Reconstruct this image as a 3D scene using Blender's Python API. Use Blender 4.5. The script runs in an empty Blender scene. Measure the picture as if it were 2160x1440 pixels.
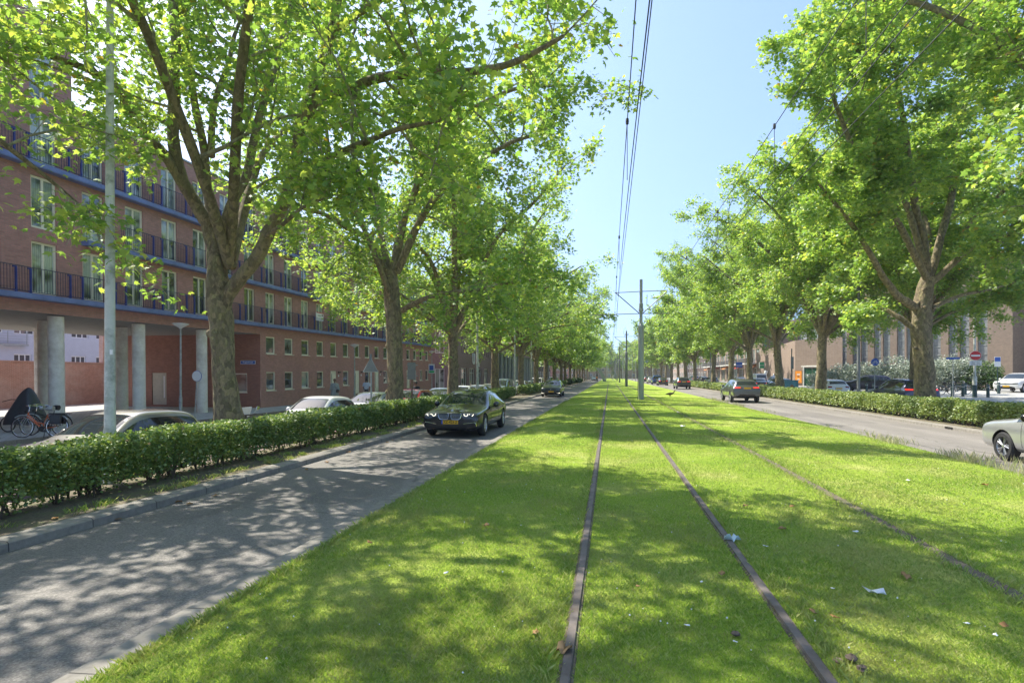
import bpy, math, random
import numpy as np
from mathutils import Vector, Matrix
from mathutils.bvhtree import BVHTree

SC = bpy.context.scene
COL = SC.collection
PI = math.pi
RAD = math.radians
F, U0, V0, CAMZ = 1180.0, 1080.0, 791.0, 1.9          # focal length and horizon of a 2160 px wide picture
YAW = math.atan(206.0 / F)
CY, SY = math.cos(YAW), math.sin(YAW)
rnd = random.Random(7)
nrg = np.random.default_rng(11)


def at(u, v, d):
    x = (u - U0) / F * d
    return Vector((CY * x - SY * d, SY * x + CY * d, CAMZ - (v - V0) / F * d))


# ------------------------------------------------------------------ objects
def props(o, label=None, cat=None, group=None, kind=None):
    for k, v in (('label', label), ('category', cat), ('group', group), ('kind', kind)):
        if v:
            o[k] = v
    return o


def thing(name, label, cat, loc=(0, 0, 0), rz=0.0, group=None):
    o = bpy.data.objects.new(name, None)
    o.empty_display_size = 0.2
    COL.objects.link(o)
    o.location = loc
    o.rotation_euler = (0, 0, rz)
    return props(o, label, cat, group)


def link(name, me, parent=None, m=None):
    o = bpy.data.objects.new(name, me)
    COL.objects.link(o)
    if m is not None and not me.materials:
        me.materials.append(m)
    if parent is not None:
        o.parent = parent
    return o


def copy_tree(o, parent=None):
    n = o.copy()
    COL.objects.link(n)
    n.parent = parent
    for ch in list(o.children):
        copy_tree(ch, n)
    return n


class MB:
    def __init__(self):
        self.v, self.f, self.mi = [], [], []

    def add(self, vs, fs, mi=0):
        b = len(self.v)
        self.v.extend([tuple(p) for p in vs])
        self.f.extend([tuple(i + b for i in q) for q in fs])
        self.mi.extend([mi] * len(fs))

    def quad(self, a, b, c, d, mi=0):
        self.add([a, b, c, d], [(0, 1, 2, 3)], mi)

    def box(self, c, s, rz=0.0, mi=0, M=None):
        x, y, z = s[0] / 2, s[1] / 2, s[2] / 2
        vs = [Vector(p) for p in ((-x, -y, -z), (x, -y, -z), (x, y, -z), (-x, y, -z), (-x, -y, z), (x, -y, z), (x, y, z), (-x, y, z))]
        T = Matrix.Translation(Vector(c)) @ (M if M is not None else Matrix.Rotation(rz, 4, 'Z'))
        self.add([T @ p for p in vs], [(0, 3, 2, 1), (4, 5, 6, 7), (0, 1, 5, 4), (1, 2, 6, 5), (2, 3, 7, 6), (3, 0, 4, 7)], mi)

    def bx(self, x0, x1, y0, y1, z0, z1, mi=0):
        self.box(((x0 + x1) / 2, (y0 + y1) / 2, (z0 + z1) / 2), (x1 - x0, y1 - y0, z1 - z0), 0, mi)

    def tube(self, pts, rad, n=8, mi=0, caps=True, wob=None):
        pts = [Vector(p) for p in pts]
        if not hasattr(rad, '__len__'):
            rad = [rad] * len(pts)
        t0 = (pts[1] - pts[0]).normalized()
        a = Vector((1, 0, 0)) if abs(t0.x) < 0.8 else Vector((0, 1, 0))
        nrm = (a - t0 * a.dot(t0)).normalized()
        vs, fs = [], []
        for i, p in enumerate(pts):
            t = (pts[min(i + 1, len(pts) - 1)] - pts[max(i - 1, 0)]).normalized()
            nrm = (nrm - t * nrm.dot(t)).normalized()
            bn = t.cross(nrm)
            for k in range(n):
                an = 2 * PI * k / n
                r = rad[i] * (1 + (wob(i, k) if wob else 0))
                vs.append(p + nrm * (math.cos(an) * r) + bn * (math.sin(an) * r))
        for i in range(len(pts) - 1):
            for k in range(n):
                k2 = (k + 1) % n
                fs.append((i * n + k, i * n + k2, (i + 1) * n + k2, (i + 1) * n + k))
        if caps:
            fs.append(tuple(range(n - 1, -1, -1)))
            b = (len(pts) - 1) * n
            fs.append(tuple(b + k for k in range(n)))
        self.add(vs, fs, mi)

    def lathe(self, prof, n=24, c=(0, 0, 0), axis='Z', mi=0, caps=False):
        vs, fs = [], []
        for r, h in prof:
            for k in range(n):
                a = 2 * PI * k / n
                p = (r * math.cos(a), r * math.sin(a), h)
                if axis == 'X':
                    p = (h, p[0], p[1])
                elif axis == 'Y':
                    p = (p[0], h, p[1])
                vs.append((p[0] + c[0], p[1] + c[1], p[2] + c[2]))
        m = len(prof)
        for i in range(m - 1):
            for k in range(n):
                k2 = (k + 1) % n
                fs.append((i * n + k, i * n + k2, (i + 1) * n + k2, (i + 1) * n + k))
        if caps:
            fs.append(tuple(range(n - 1, -1, -1)))
            fs.append(tuple((m - 1) * n + k for k in range(n)))
        self.add(vs, fs, mi)

    def prism(self, poly, h0, h1, axis='Z', mi=0):
        """poly in the plane across axis, extruded h0..h1"""
        def P(a, b, h):
            return {'Z': (a, b, h), 'X': (h, a, b), 'Y': (a, h, b)}[axis]
        n = len(poly)
        vs = [P(a, b, h0) for a, b in poly] + [P(a, b, h1) for a, b in poly]
        fs = [tuple(range(n - 1, -1, -1)), tuple(range(n, 2 * n))]
        fs += [(i, (i + 1) % n, n + (i + 1) % n, n + i) for i in range(n)]
        self.add(vs, fs, mi)

    def mesh(self, name, mats, smooth=None):
        me = bpy.data.meshes.new(name)
        me.from_pydata(self.v, [], self.f)
        for m in (mats if isinstance(mats, (list, tuple)) else [mats]):
            me.materials.append(m)
        if any(self.mi):
            me.polygons.foreach_set('material_index', self.mi)
        if smooth:
            me.polygons.foreach_set('use_smooth', [True] * len(me.polygons))
            me.set_sharp_from_angle(angle=RAD(smooth))
        me.update()
        return me

    def build(self, name, mats, parent=None, smooth=None, bevel=0.0):
        o = link(name, self.mesh(name, mats, smooth), parent)
        if bevel:
            md = o.modifiers.new('edge', 'BEVEL')
            md.width = bevel
            md.segments = 2
            md.limit_method = 'ANGLE'
        return o


def np_mesh(name, V, faces_idx, nper, mat_):
    """V (n,3); faces_idx flat int array; nper verts per face"""
    me = bpy.data.meshes.new(name)
    nf = len(faces_idx) // nper
    me.vertices.add(len(V))
    me.vertices.foreach_set('co', np.ascontiguousarray(V, dtype=np.float32).ravel())
    me.loops.add(len(faces_idx))
    me.loops.foreach_set('vertex_index', np.ascontiguousarray(faces_idx, dtype=np.int32))
    me.polygons.add(nf)
    me.polygons.foreach_set('loop_start', np.arange(0, nf * nper, nper, dtype=np.int32))
    me.polygons.foreach_set('loop_total', np.full(nf, nper, dtype=np.int32))
    me.update(calc_edges=True)
    me.materials.append(mat_)
    return me


# ------------------------------------------------------------------ materials
def new_mat(name):
    m = bpy.data.materials.new(name)
    m.use_nodes = True
    nt = m.node_tree
    b = nt.nodes['Principled BSDF']
    return m, nt, b


def N(nt, t, **kw):
    n = nt.nodes.new(t)
    for k, v in kw.items():
        setattr(n, k, v)
    return n


def sin_(n, **kw):
    for k, v in kw.items():
        n.inputs[k.replace('_', ' ')].default_value = v
    return n


def col4(c):
    return (c[0], c[1], c[2], 1.0)


def ramp(nt, fac, stops):
    r = N(nt, 'ShaderNodeValToRGB')
    cr = r.color_ramp
    while len(cr.elements) < len(stops):
        cr.elements.new(0.5)
    for e, (p, c) in zip(cr.elements, stops):
        e.position = p
        e.color = col4(c)
    nt.links.new(fac, r.inputs[0])
    return r.outputs[0]


def mixc(nt, fac, a, b, mode='MIX'):
    m = N(nt, 'ShaderNodeMix', data_type='RGBA', blend_type=mode)
    for s, v in ((m.inputs[0], fac), (m.inputs[6], a), (m.inputs[7], b)):
        if hasattr(v, 'is_linked') or hasattr(v, 'links'):
            nt.links.new(v, s)
        elif isinstance(v, (tuple, list)):
            s.default_value = col4(v)
        else:
            s.default_value = v
    return m.outputs[2]


def noise(nt, vec, scale, detail=3, rough=0.6, dist=0.0):
    n = N(nt, 'ShaderNodeTexNoise')
    n.inputs['Scale'].default_value = scale
    n.inputs['Detail'].default_value = detail
    n.inputs['Roughness'].default_value = rough
    n.inputs['Distortion'].default_value = dist
    if vec is not None:
        nt.links.new(vec, n.inputs['Vector'])
    return n.outputs[0]


def objco(nt, scale=(1, 1, 1)):
    t = N(nt, 'ShaderNodeTexCoord')
    if scale == (1, 1, 1):
        return t.outputs['Object']
    mp = N(nt, 'ShaderNodeMapping')
    mp.inputs['Scale'].default_value = scale
    nt.links.new(t.outputs['Object'], mp.inputs[0])
    return mp.outputs[0]


def bump(nt, b, h, strength=0.3, dist=0.02):
    bp = N(nt, 'ShaderNodeBump')
    bp.inputs['Strength'].default_value = strength
    bp.inputs['Distance'].default_value = dist
    nt.links.new(h, bp.inputs['Height'])
    nt.links.new(bp.outputs[0], b.inputs['Normal'])


def plain(name, c, rough=0.6, metal=0.0, coat=0.0, var=0.12, scale=5.0, spec=0.5, emit=None, es=0.0, dirt=None, bmp=0.0):
    m, nt, b = new_mat(name)
    b.inputs['Roughness'].default_value = rough
    b.inputs['Metallic'].default_value = metal
    b.inputs['Coat Weight'].default_value = coat
    b.inputs['Coat Roughness'].default_value = 0.04
    b.inputs['Specular IOR Level'].default_value = spec
    if var:
        co = objco(nt)
        f = noise(nt, co, scale, 4)
        lo = tuple(x * (1 - var) for x in c)
        hi = tuple(min(1, x * (1 + var)) for x in c)
        o = ramp(nt, f, [(0.3, lo), (0.7, hi)])
        if dirt:
            o = mixc(nt, ramp(nt, noise(nt, co, dirt[1], 5, 0.7), [(0.48, (0, 0, 0)), (0.68, (1, 1, 1))]), o, dirt[0])
        nt.links.new(o, b.inputs['Base Color'])
        if bmp:
            bump(nt, b, f, bmp)
    else:
        b.inputs['Base Color'].default_value = col4(c)
    if emit:
        b.inputs['Emission Color'].default_value = col4(emit)
        b.inputs['Emission Strength'].default_value = es
    return m


def brick(name, c1, c2, mortar, w=0.22, h=0.07, ms=0.010, stain=(0.06, 0.04, 0.035), sf=0.35, bm=0.25):
    m, nt, b = new_mat(name)
    t = N(nt, 'ShaderNodeTexCoord')
    sp = N(nt, 'ShaderNodeSeparateXYZ')
    nt.links.new(t.outputs['Object'], sp.inputs[0])
    ad = N(nt, 'ShaderNodeMath', operation='ADD')
    nt.links.new(sp.outputs[0], ad.inputs[0])
    nt.links.new(sp.outputs[1], ad.inputs[1])
    cb = N(nt, 'ShaderNodeCombineXYZ')
    nt.links.new(ad.outputs[0], cb.inputs[0])
    nt.links.new(sp.outputs[2], cb.inputs[1])
    br = N(nt, 'ShaderNodeTexBrick')
    nt.links.new(cb.outputs[0], br.inputs['Vector'])
    br.inputs['Scale'].default_value = 1.0
    br.inputs['Brick Width'].default_value = w
    br.inputs['Row Height'].default_value = h
    br.inputs['Mortar Size'].default_value = ms
    br.inputs['Mortar Smooth'].default_value = 0.2
    br.inputs['Color1'].default_value = col4(c1)
    br.inputs['Color2'].default_value = col4(c2)
    br.inputs['Mortar'].default_value = col4(mortar)
    f = noise(nt, t.outputs['Object'], 0.35, 6, 0.7)
    o = mixc(nt, ramp(nt, f, [(0.42, (0, 0, 0)), (0.75, (sf, sf, sf))]), br.outputs[0], stain)
    f2 = noise(nt, t.outputs['Object'], 3.0, 4, 0.7)
    o = mixc(nt, 0.5, o, ramp(nt, f2, [(0.3, (0.78, 0.78, 0.78)), (0.7, (1.2, 1.2, 1.2))]), 'MULTIPLY')
    nt.links.new(o, b.inputs['Base Color'])
    b.inputs['Roughness'].default_value = 0.85
    bump(nt, b, br.outputs[1], -bm, 0.01)
    return m


def leafmat(name, dark, mid, light, trans, tf=0.5, gl=0.05, old=None, patch=None):
    m, nt, b = new_mat(name)
    out = nt.nodes['Material Output']
    nt.nodes.remove(b)
    g = N(nt, 'ShaderNodeNewGeometry')
    st = [(0.0, dark), (0.45, mid), (0.95, light)]
    c = ramp(nt, g.outputs['Random Per Island'], st if not old else st[:2] + [(0.9, light), (0.985, light), (0.99, old)])
    if patch:
        co = objco(nt)
        for pc, sc_, lo, hi, am in patch:
            f = noise(nt, co, sc_, 4, 0.65)
            c = mixc(nt, ramp(nt, f, [(lo, (0, 0, 0)), (hi, (am, am, am))]), c, pc)
    d = N(nt, 'ShaderNodeBsdfDiffuse')
    nt.links.new(c, d.inputs[0])
    t = N(nt, 'ShaderNodeBsdfTranslucent')
    nt.links.new(mixc(nt, 1.0, c, trans, 'MULTIPLY'), t.inputs[0])
    mx = N(nt, 'ShaderNodeMixShader')
    mx.inputs[0].default_value = tf
    nt.links.new(d.outputs[0], mx.inputs[1])
    nt.links.new(t.outputs[0], mx.inputs[2])
    gs = N(nt, 'ShaderNodeBsdfGlossy')
    gs.inputs['Roughness'].default_value = 0.52
    gs.inputs['Color'].default_value = (0.9, 0.95, 0.9, 1)
    m2 = N(nt, 'ShaderNodeMixShader')
    m2.inputs[0].default_value = gl
    nt.links.new(mx.outputs[0], m2.inputs[1])
    nt.links.new(gs.outputs[0], m2.inputs[2])
    nt.links.new(m2.outputs[0], out.inputs[0])
    return m


M = {}


def make_materials():
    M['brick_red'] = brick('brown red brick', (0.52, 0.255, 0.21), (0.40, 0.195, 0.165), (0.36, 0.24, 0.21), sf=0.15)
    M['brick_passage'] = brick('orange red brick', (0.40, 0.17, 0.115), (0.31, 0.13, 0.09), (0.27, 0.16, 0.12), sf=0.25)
    M['brick_garden'] = brick('weathered red brick', (0.40, 0.22, 0.165), (0.31, 0.165, 0.125), (0.5, 0.42, 0.38), stain=(0.6, 0.53, 0.5), sf=0.75)
    M['brick_purple'] = brick('purple brick', (0.32, 0.195, 0.195), (0.26, 0.16, 0.16), (0.28, 0.22, 0.22), sf=0.15)
    M['brick_tan'] = brick('tan brick', (0.275, 0.20, 0.145), (0.205, 0.15, 0.11), (0.21, 0.17, 0.135), stain=(0.16, 0.11, 0.09))
    M['brick_pink'] = brick('pale pink brick', (0.34, 0.24, 0.185), (0.28, 0.195, 0.15), (0.34, 0.28, 0.235), sf=0.2)
    M['brick_dark'] = brick('dark brick', (0.12, 0.08, 0.07), (0.09, 0.065, 0.06), (0.1, 0.08, 0.08))
    M['concrete'] = plain('grey concrete', (0.80, 0.77, 0.70), 0.85, dirt=((0.58, 0.53, 0.45), 1.1), scale=2.5)
    M['soffit'] = plain('boarded soffit', (0.3, 0.29, 0.27), 0.8, scale=3)
    M['stone'] = plain('dark stone sill', (0.11, 0.10, 0.095), 0.8, scale=6)
    M['cream'] = plain('cream painted wood', (0.82, 0.78, 0.62), 0.5, var=0.06)
    M['white'] = plain('white paint', (0.78, 0.78, 0.77), 0.5, var=0.06)
    M['render'] = plain('pale blue grey render', (0.50, 0.52, 0.60), 0.8, var=0.05, scale=1.2)
    M['blue'] = plain('blue painted steel', (0.022, 0.035, 0.21), 0.45, var=0.15)
    M['blue_ledge'] = plain('blue grey painted ledge', (0.16, 0.21, 0.43), 0.5, var=0.2, scale=2)
    M['navy'] = plain('dark blue steel bar', (0.02, 0.025, 0.07), 0.5, var=0)
    M['asphalt'] = asphalt('aged asphalt', (0.085, 0.078, 0.07), (0.30, 0.275, 0.25), (0.165, 0.152, 0.138))
    M['asphalt_pale'] = asphalt('pale worn road concrete', (0.185, 0.168, 0.155), (0.29, 0.265, 0.245), (0.23, 0.21, 0.195))
    M['asphalt_red'] = asphalt('reddish asphalt', (0.24, 0.16, 0.15), (0.38, 0.27, 0.255), (0.30, 0.21, 0.20))
    M['paver'] = brick('grey paving', (0.46, 0.45, 0.42), (0.40, 0.39, 0.365), (0.28, 0.27, 0.255), 0.3, 0.3, 0.012, (0.18, 0.2, 0.17), 0.4, 0.1)
    M['kerbstone'] = kerbmat()
    M['soil'] = soil()
    M['ground'] = plain('far ground', (0.2, 0.19, 0.17), 0.9, scale=0.3)
    M['lawn'] = lawn()
    M['blade'] = leafmat('grass blades', (0.20, 0.345, 0.05), (0.34, 0.47, 0.08), (0.57, 0.59, 0.23), (1.0, 1.0, 0.7), 0.4, 0.02, old=(0.34, 0.30, 0.16),
                         patch=[((0.50, 0.46, 0.20), 0.9, 0.46, 0.72, 0.75), ((0.30, 0.40, 0.15), 2.3, 0.5, 0.75, 0.6), ((0.52, 0.47, 0.24), 6.0, 0.56, 0.78, 0.6)])
    M['dry'] = leafmat('dry straw grass', (0.50, 0.45, 0.29), (0.62, 0.57, 0.40), (0.34, 0.37, 0.17), (1, 1, 0.8), 0.3, 0.02)
    M['leaf'] = leafmat('plane leaves', (0.13, 0.245, 0.06), (0.21, 0.345, 0.075), (0.37, 0.455, 0.10), (1.75, 1.68, 0.95), 0.58, 0.07, old=(0.32, 0.22, 0.03))
    M['leaf_dark'] = leafmat('dark green leaves', (0.03, 0.085, 0.015), (0.055, 0.12, 0.018), (0.10, 0.17, 0.02), (1.2, 1.2, 0.7), 0.45, 0.06)
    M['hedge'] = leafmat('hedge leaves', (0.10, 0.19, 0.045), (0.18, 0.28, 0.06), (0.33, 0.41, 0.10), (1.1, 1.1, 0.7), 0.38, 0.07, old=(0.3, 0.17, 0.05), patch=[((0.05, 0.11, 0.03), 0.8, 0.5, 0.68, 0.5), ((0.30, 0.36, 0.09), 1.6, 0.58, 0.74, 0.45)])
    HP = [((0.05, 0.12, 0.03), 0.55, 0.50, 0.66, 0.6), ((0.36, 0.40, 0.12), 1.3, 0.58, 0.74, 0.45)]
    M['hedge_lit'] = leafmat('hedge leaves in sunlit tint', (0.14, 0.23, 0.05), (0.25, 0.33, 0.08), (0.40, 0.46, 0.15), (1.1, 1.1, 0.7), 0.35, 0.05, old=(0.34, 0.2, 0.08), patch=HP)  # brighter copy of the hedge leaves, sunlight put into the colour
    M['silver_leaf'] = leafmat('silvery shrub leaves', (0.12, 0.18, 0.10), (0.30, 0.35, 0.26), (0.52, 0.55, 0.46), (1, 1, 0.9), 0.3, 0.08)
    M['fallen'] = leafmat('fallen leaf', (0.3, 0.13, 0.04), (0.36, 0.19, 0.07), (0.42, 0.26, 0.12), (1, 1, 1), 0.25, 0.03)
    M['bark'] = bark('plane bark', (0.10, 0.075, 0.048), (0.26, 0.205, 0.135), (0.48, 0.42, 0.31))
    M['bark_up'] = bark('upper plane bark', (0.20, 0.175, 0.12), (0.36, 0.325, 0.24), (0.52, 0.49, 0.39))
    M['twig'] = plain('brown twigs', (0.10, 0.075, 0.05), 0.9, scale=20)
    M['galv'] = plain('galvanised steel', (0.40, 0.42, 0.41), 0.55, 0.3, var=0.15, scale=4, dirt=((0.18, 0.2, 0.16), 3.0))
    M['galv_pale'] = plain('pale painted steel', (0.58, 0.58, 0.53), 0.5, 0.0, var=0.12, scale=3, dirt=((0.2, 0.22, 0.17), 2.2))
    M['mast'] = plain('grey green mast paint', (0.36, 0.375, 0.36), 0.5, 0.1, var=0.1, scale=1.5)
    M['greypole'] = plain('mid grey pole', (0.20, 0.205, 0.215), 0.5, 0.2, var=0.1)
    M['wire'] = plain('dark cable', (0.03, 0.035, 0.045), 0.6, var=0)
    M['rail'] = plain('worn rail steel', (0.15, 0.125, 0.11), 0.7, 0.1, var=0.25, scale=7, dirt=((0.10, 0.075, 0.055), 3.0), bmp=0.2)
    M['tyre'] = plain('tyre rubber', (0.025, 0.025, 0.026), 0.8, var=0.1)
    M['rim'] = plain('alloy', (0.55, 0.55, 0.56), 0.3, 0.8, var=0.04)
    M['rim_dark'] = plain('dark alloy', (0.06, 0.06, 0.065), 0.35, 0.6, var=0.04)
    M['black'] = plain('black plastic', (0.016, 0.016, 0.017), 0.5, var=0.1)
    M['gloss_black'] = plain('gloss black', (0.01, 0.01, 0.011), 0.12, coat=0.5, var=0)
    M['chrome'] = plain('chrome', (0.75, 0.75, 0.76), 0.12, 1.0, var=0)
    M['carglass'] = plain('car glass', (0.028, 0.034, 0.034), 0.02, 0.0, coat=0.45, var=0, spec=0.6)
    M['lampglass'] = plain('headlamp glass', (0.13, 0.135, 0.14), 0.08, 0.2, coat=1.0, var=0)
    M['lamp_lit'] = plain('lit running lamp', (0.9, 0.87, 0.75), 0.3, emit=(1.0, 0.93, 0.72), es=0.9, var=0)
    M['tail'] = plain('red lamp', (0.22, 0.012, 0.012), 0.12, coat=1.0, var=0)
    M['tail_lit'] = plain('lit red lamp', (0.5, 0.02, 0.015), 0.15, coat=1.0, emit=(1.0, 0.06, 0.04), es=0.35, var=0)
    M['plate'] = plain('yellow number plate', (0.78, 0.44, 0.012), 0.5, var=0)
    M['plate_blue'] = plain('blue band', (0.02, 0.08, 0.42), 0.5, var=0)
    M['ink'] = plain('black lettering', (0.01, 0.01, 0.01), 0.6, var=0)
    M['white_ink'] = plain('white lettering', (0.8, 0.8, 0.8), 0.6, var=0)
    M['sign_blue'] = plain('blue sign face', (0.025, 0.10, 0.44), 0.4, var=0)
    M['sign_red'] = plain('red sign face', (0.56, 0.02, 0.025), 0.4, var=0)
    M['sign_white'] = plain('white sign face', (0.8, 0.8, 0.79), 0.4, var=0)
    M['sign_back'] = plain('grey sign back', (0.20, 0.215, 0.20), 0.6, 0.2, var=0.12)
    M['green_paint'] = plain('dark green paint', (0.012, 0.085, 0.04), 0.5, var=0.1)
    M['sign_green'] = plain('green sign face', (0.03, 0.42, 0.16), 0.4, var=0)
    M['orange_sheet'] = plain('orange poster', (0.80, 0.28, 0.03), 0.5, var=0.25, scale=1.2)
    M['teal'] = plain('teal painted cabinet', (0.10, 0.27, 0.30), 0.5, var=0.3, scale=3)
    M['face_tone'] = plain('painted brown tones', (0.32, 0.14, 0.07), 0.6, var=0.3, scale=6)
    M['bollard'] = plain('dark teal bollard', (0.035, 0.07, 0.072), 0.5, var=0.15)
    M['shade_white'] = plain('white lamp shade', (0.74, 0.76, 0.74), 0.4, var=0.04)
    M['tarp'] = plain('black tarpaulin', (0.028, 0.032, 0.037), 0.4, var=0.2, scale=3, bmp=0.4)
    M['orange_frame'] = plain('orange bicycle paint', (0.62, 0.125, 0.02), 0.35, coat=0.5, var=0)
    M['cloth_grey'] = plain('grey green cloth', (0.30, 0.33, 0.32), 0.9, var=0.15, scale=9)
    M['cloth_pale'] = plain('pale blue shirt', (0.52, 0.57, 0.68), 0.9, var=0.1, scale=9)
    M['cloth_dark'] = plain('dark cloth', (0.03, 0.032, 0.04), 0.9, var=0.1, scale=9)
    M['skin'] = plain('skin', (0.22, 0.115, 0.075), 0.6, var=0.05)
    M['hair'] = plain('dark hair', (0.012, 0.010, 0.009), 0.6, var=0.1)
    M['feather'] = plain('brown feathers', (0.13, 0.095, 0.07), 0.8, var=0.4, scale=14)
    M['feather_dark'] = plain('dark feathers', (0.03, 0.027, 0.025), 0.8, var=0.2)
    M['paper'] = plain('white paper', (0.8, 0.81, 0.82), 0.8, var=0.05)
    M['mask_blue'] = plain('pale blue tissue', (0.55, 0.68, 0.72), 0.8, var=0.08)
    M['clump'] = plain('dark earth clod', (0.14, 0.105, 0.08), 0.95, var=0.3, scale=20)
    M['roof'] = plain('dark roof', (0.075, 0.072, 0.075), 0.8, var=0.15)
    M['steel_clad'] = plain('pale steel cladding', (0.33, 0.36, 0.38), 0.4, 0.3, var=0.08)
    M['door_tan'] = plain('tan planked door', (0.50, 0.45, 0.36), 0.6, var=0.08)
    M['lead'] = leadglass()
    M['awning'] = plain('orange awning', (0.6, 0.25, 0.09), 0.7, var=0.1)
    M['brown'] = plain('brown wood', (0.22, 0.13, 0.08), 0.7, var=0.15)
    for k, base, cur in (('pane_a', (0.045, 0.06, 0.05), 0.0), ('pane_b', (0.46, 0.52, 0.47), 1.0), ('pane_c', (0.07, 0.075, 0.085), 0.0), ('pane_d', (0.28, 0.34, 0.30), 1.0)):
        M[k] = panemat('window pane ' + k[-1], base, cur)


def panemat(name, base, cur):
    m, nt, b = new_mat(name)
    co = objco(nt)
    if cur:
        w = N(nt, 'ShaderNodeTexWave', bands_direction='Y')
        w.inputs['Scale'].default_value = 4.2
        w.inputs['Distortion'].default_value = 2.0
        w.inputs['Detail'].default_value = 2.0
        nt.links.new(co, w.inputs[0])
        o = ramp(nt, w.outputs[1], [(0.1, tuple(x * 0.7 for x in base)), (0.9, base)])
        g_ = N(nt, 'ShaderNodeObjectInfo')
        mo = N(nt, 'ShaderNodeMapping')
        nt.links.new(co, mo.inputs[0])
        cbx = N(nt, 'ShaderNodeCombineXYZ')
        ml = N(nt, 'ShaderNodeMath', operation='MULTIPLY')
        ml.inputs[1].default_value = 37.0
        nt.links.new(g_.outputs['Random'], ml.inputs[0])
        nt.links.new(ml.outputs[0], cbx.inputs[1])
        nt.links.new(cbx.outputs[0], mo.inputs[1])
        o = mixc(nt, ramp(nt, noise(nt, mo.outputs[0], 1.1, 2, 0.5, 0.4), [(0.40, (0, 0, 0)), (0.55, (1, 1, 1))]), (0.05, 0.065, 0.05), o)
        nt.links.new(o, b.inputs['Base Color'])
    else:
        b.inputs['Base Color'].default_value = col4(base)
    b.inputs['Roughness'].default_value = 0.03
    b.inputs['IOR'].default_value = 1.9
    b.inputs['Coat Weight'].default_value = 0.6
    b.inputs['Coat Roughness'].default_value = 0.01
    bump(nt, b, noise(nt, co, 1.3, 2), 0.05, 0.02)
    return m


def leadglass():
    m, nt, b = new_mat('leaded church glass')
    co = objco(nt)
    f = noise(nt, co, 2.0, 3)
    nt.links.new(ramp(nt, f, [(0.3, (0.17, 0.18, 0.19)), (0.7, (0.30, 0.31, 0.315))]), b.inputs['Base Color'])
    b.inputs['Roughness'].default_value = 0.3
    return m


def asphalt(name, dark, light, mid):
    m, nt, b = new_mat(name)
    co = objco(nt)
    v = N(nt, 'ShaderNodeTexVoronoi')
    v.inputs['Scale'].default_value = 70.0
    nt.links.new(co, v.inputs['Vector'])
    f = noise(nt, co, 60, 4, 0.85)
    sp = ramp(nt, v.outputs[1], [(0.15, dark), (0.5, mid), (0.9, light)])
    o = mixc(nt, 0.45, sp, ramp(nt, f, [(0.35, dark), (0.65, light)]))
    big = noise(nt, objco(nt, (1, 0.25, 1)), 0.8, 5, 0.7)
    o = mixc(nt, 0.8, o, ramp(nt, big, [(0.3, (0.8, 0.8, 0.8)), (0.7, (1.15, 1.15, 1.15))]), 'MULTIPLY')
    sx = N(nt, 'ShaderNodeSeparateXYZ')
    nt.links.new(co, sx.inputs[0])
    wv = N(nt, 'ShaderNodeMath', operation='MULTIPLY_ADD')       # two slightly polished wheel tracks per lane
    wv.inputs[1].default_value = 2 * PI / 1.55
    wv.inputs[2].default_value = 1.3
    nt.links.new(sx.outputs[0], wv.inputs[0])
    cs = N(nt, 'ShaderNodeMath', operation='COSINE')
    nt.links.new(wv.outputs[0], cs.inputs[0])
    o = mixc(nt, 0.8, o, ramp(nt, cs.outputs[0], [(0.1, (0.93, 0.93, 0.93)), (0.9, (1.1, 1.1, 1.1))]), 'MULTIPLY')
    pt = noise(nt, objco(nt, (1, 0.35, 1)), 0.55, 2, 0.4)       # darker repair patches and oil stains
    o = mixc(nt, 1.0, o, ramp(nt, pt, [(0.58, (1, 1, 1)), (0.60, (0.84, 0.84, 0.85))]), 'MULTIPLY')
    oil = noise(nt, co, 2.2, 3, 0.6)
    o = mixc(nt, 0.8, o, ramp(nt, oil, [(0.66, (1, 1, 1)), (0.8, (0.62, 0.62, 0.63))]), 'MULTIPLY')
    ck = N(nt, 'ShaderNodeTexVoronoi', feature='DISTANCE_TO_EDGE')   # hairline cracks
    ck.inputs['Scale'].default_value = 0.33
    nz = N(nt, 'ShaderNodeTexNoise')
    nz.inputs['Scale'].default_value = 1.4
    nt.links.new(co, nz.inputs['Vector'])
    nt.links.new(mixc(nt, 0.35, co, nz.outputs[1]), ck.inputs['Vector'])
    o = mixc(nt, 0.7, o, ramp(nt, ck.outputs[0], [(0.0, (0.45, 0.45, 0.45)), (0.006, (1, 1, 1))]), 'MULTIPLY')
    nt.links.new(o, b.inputs['Base Color'])
    b.inputs['Roughness'].default_value = 0.75
    bump(nt, b, v.outputs[0], 0.35, 0.006)
    return m


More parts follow.
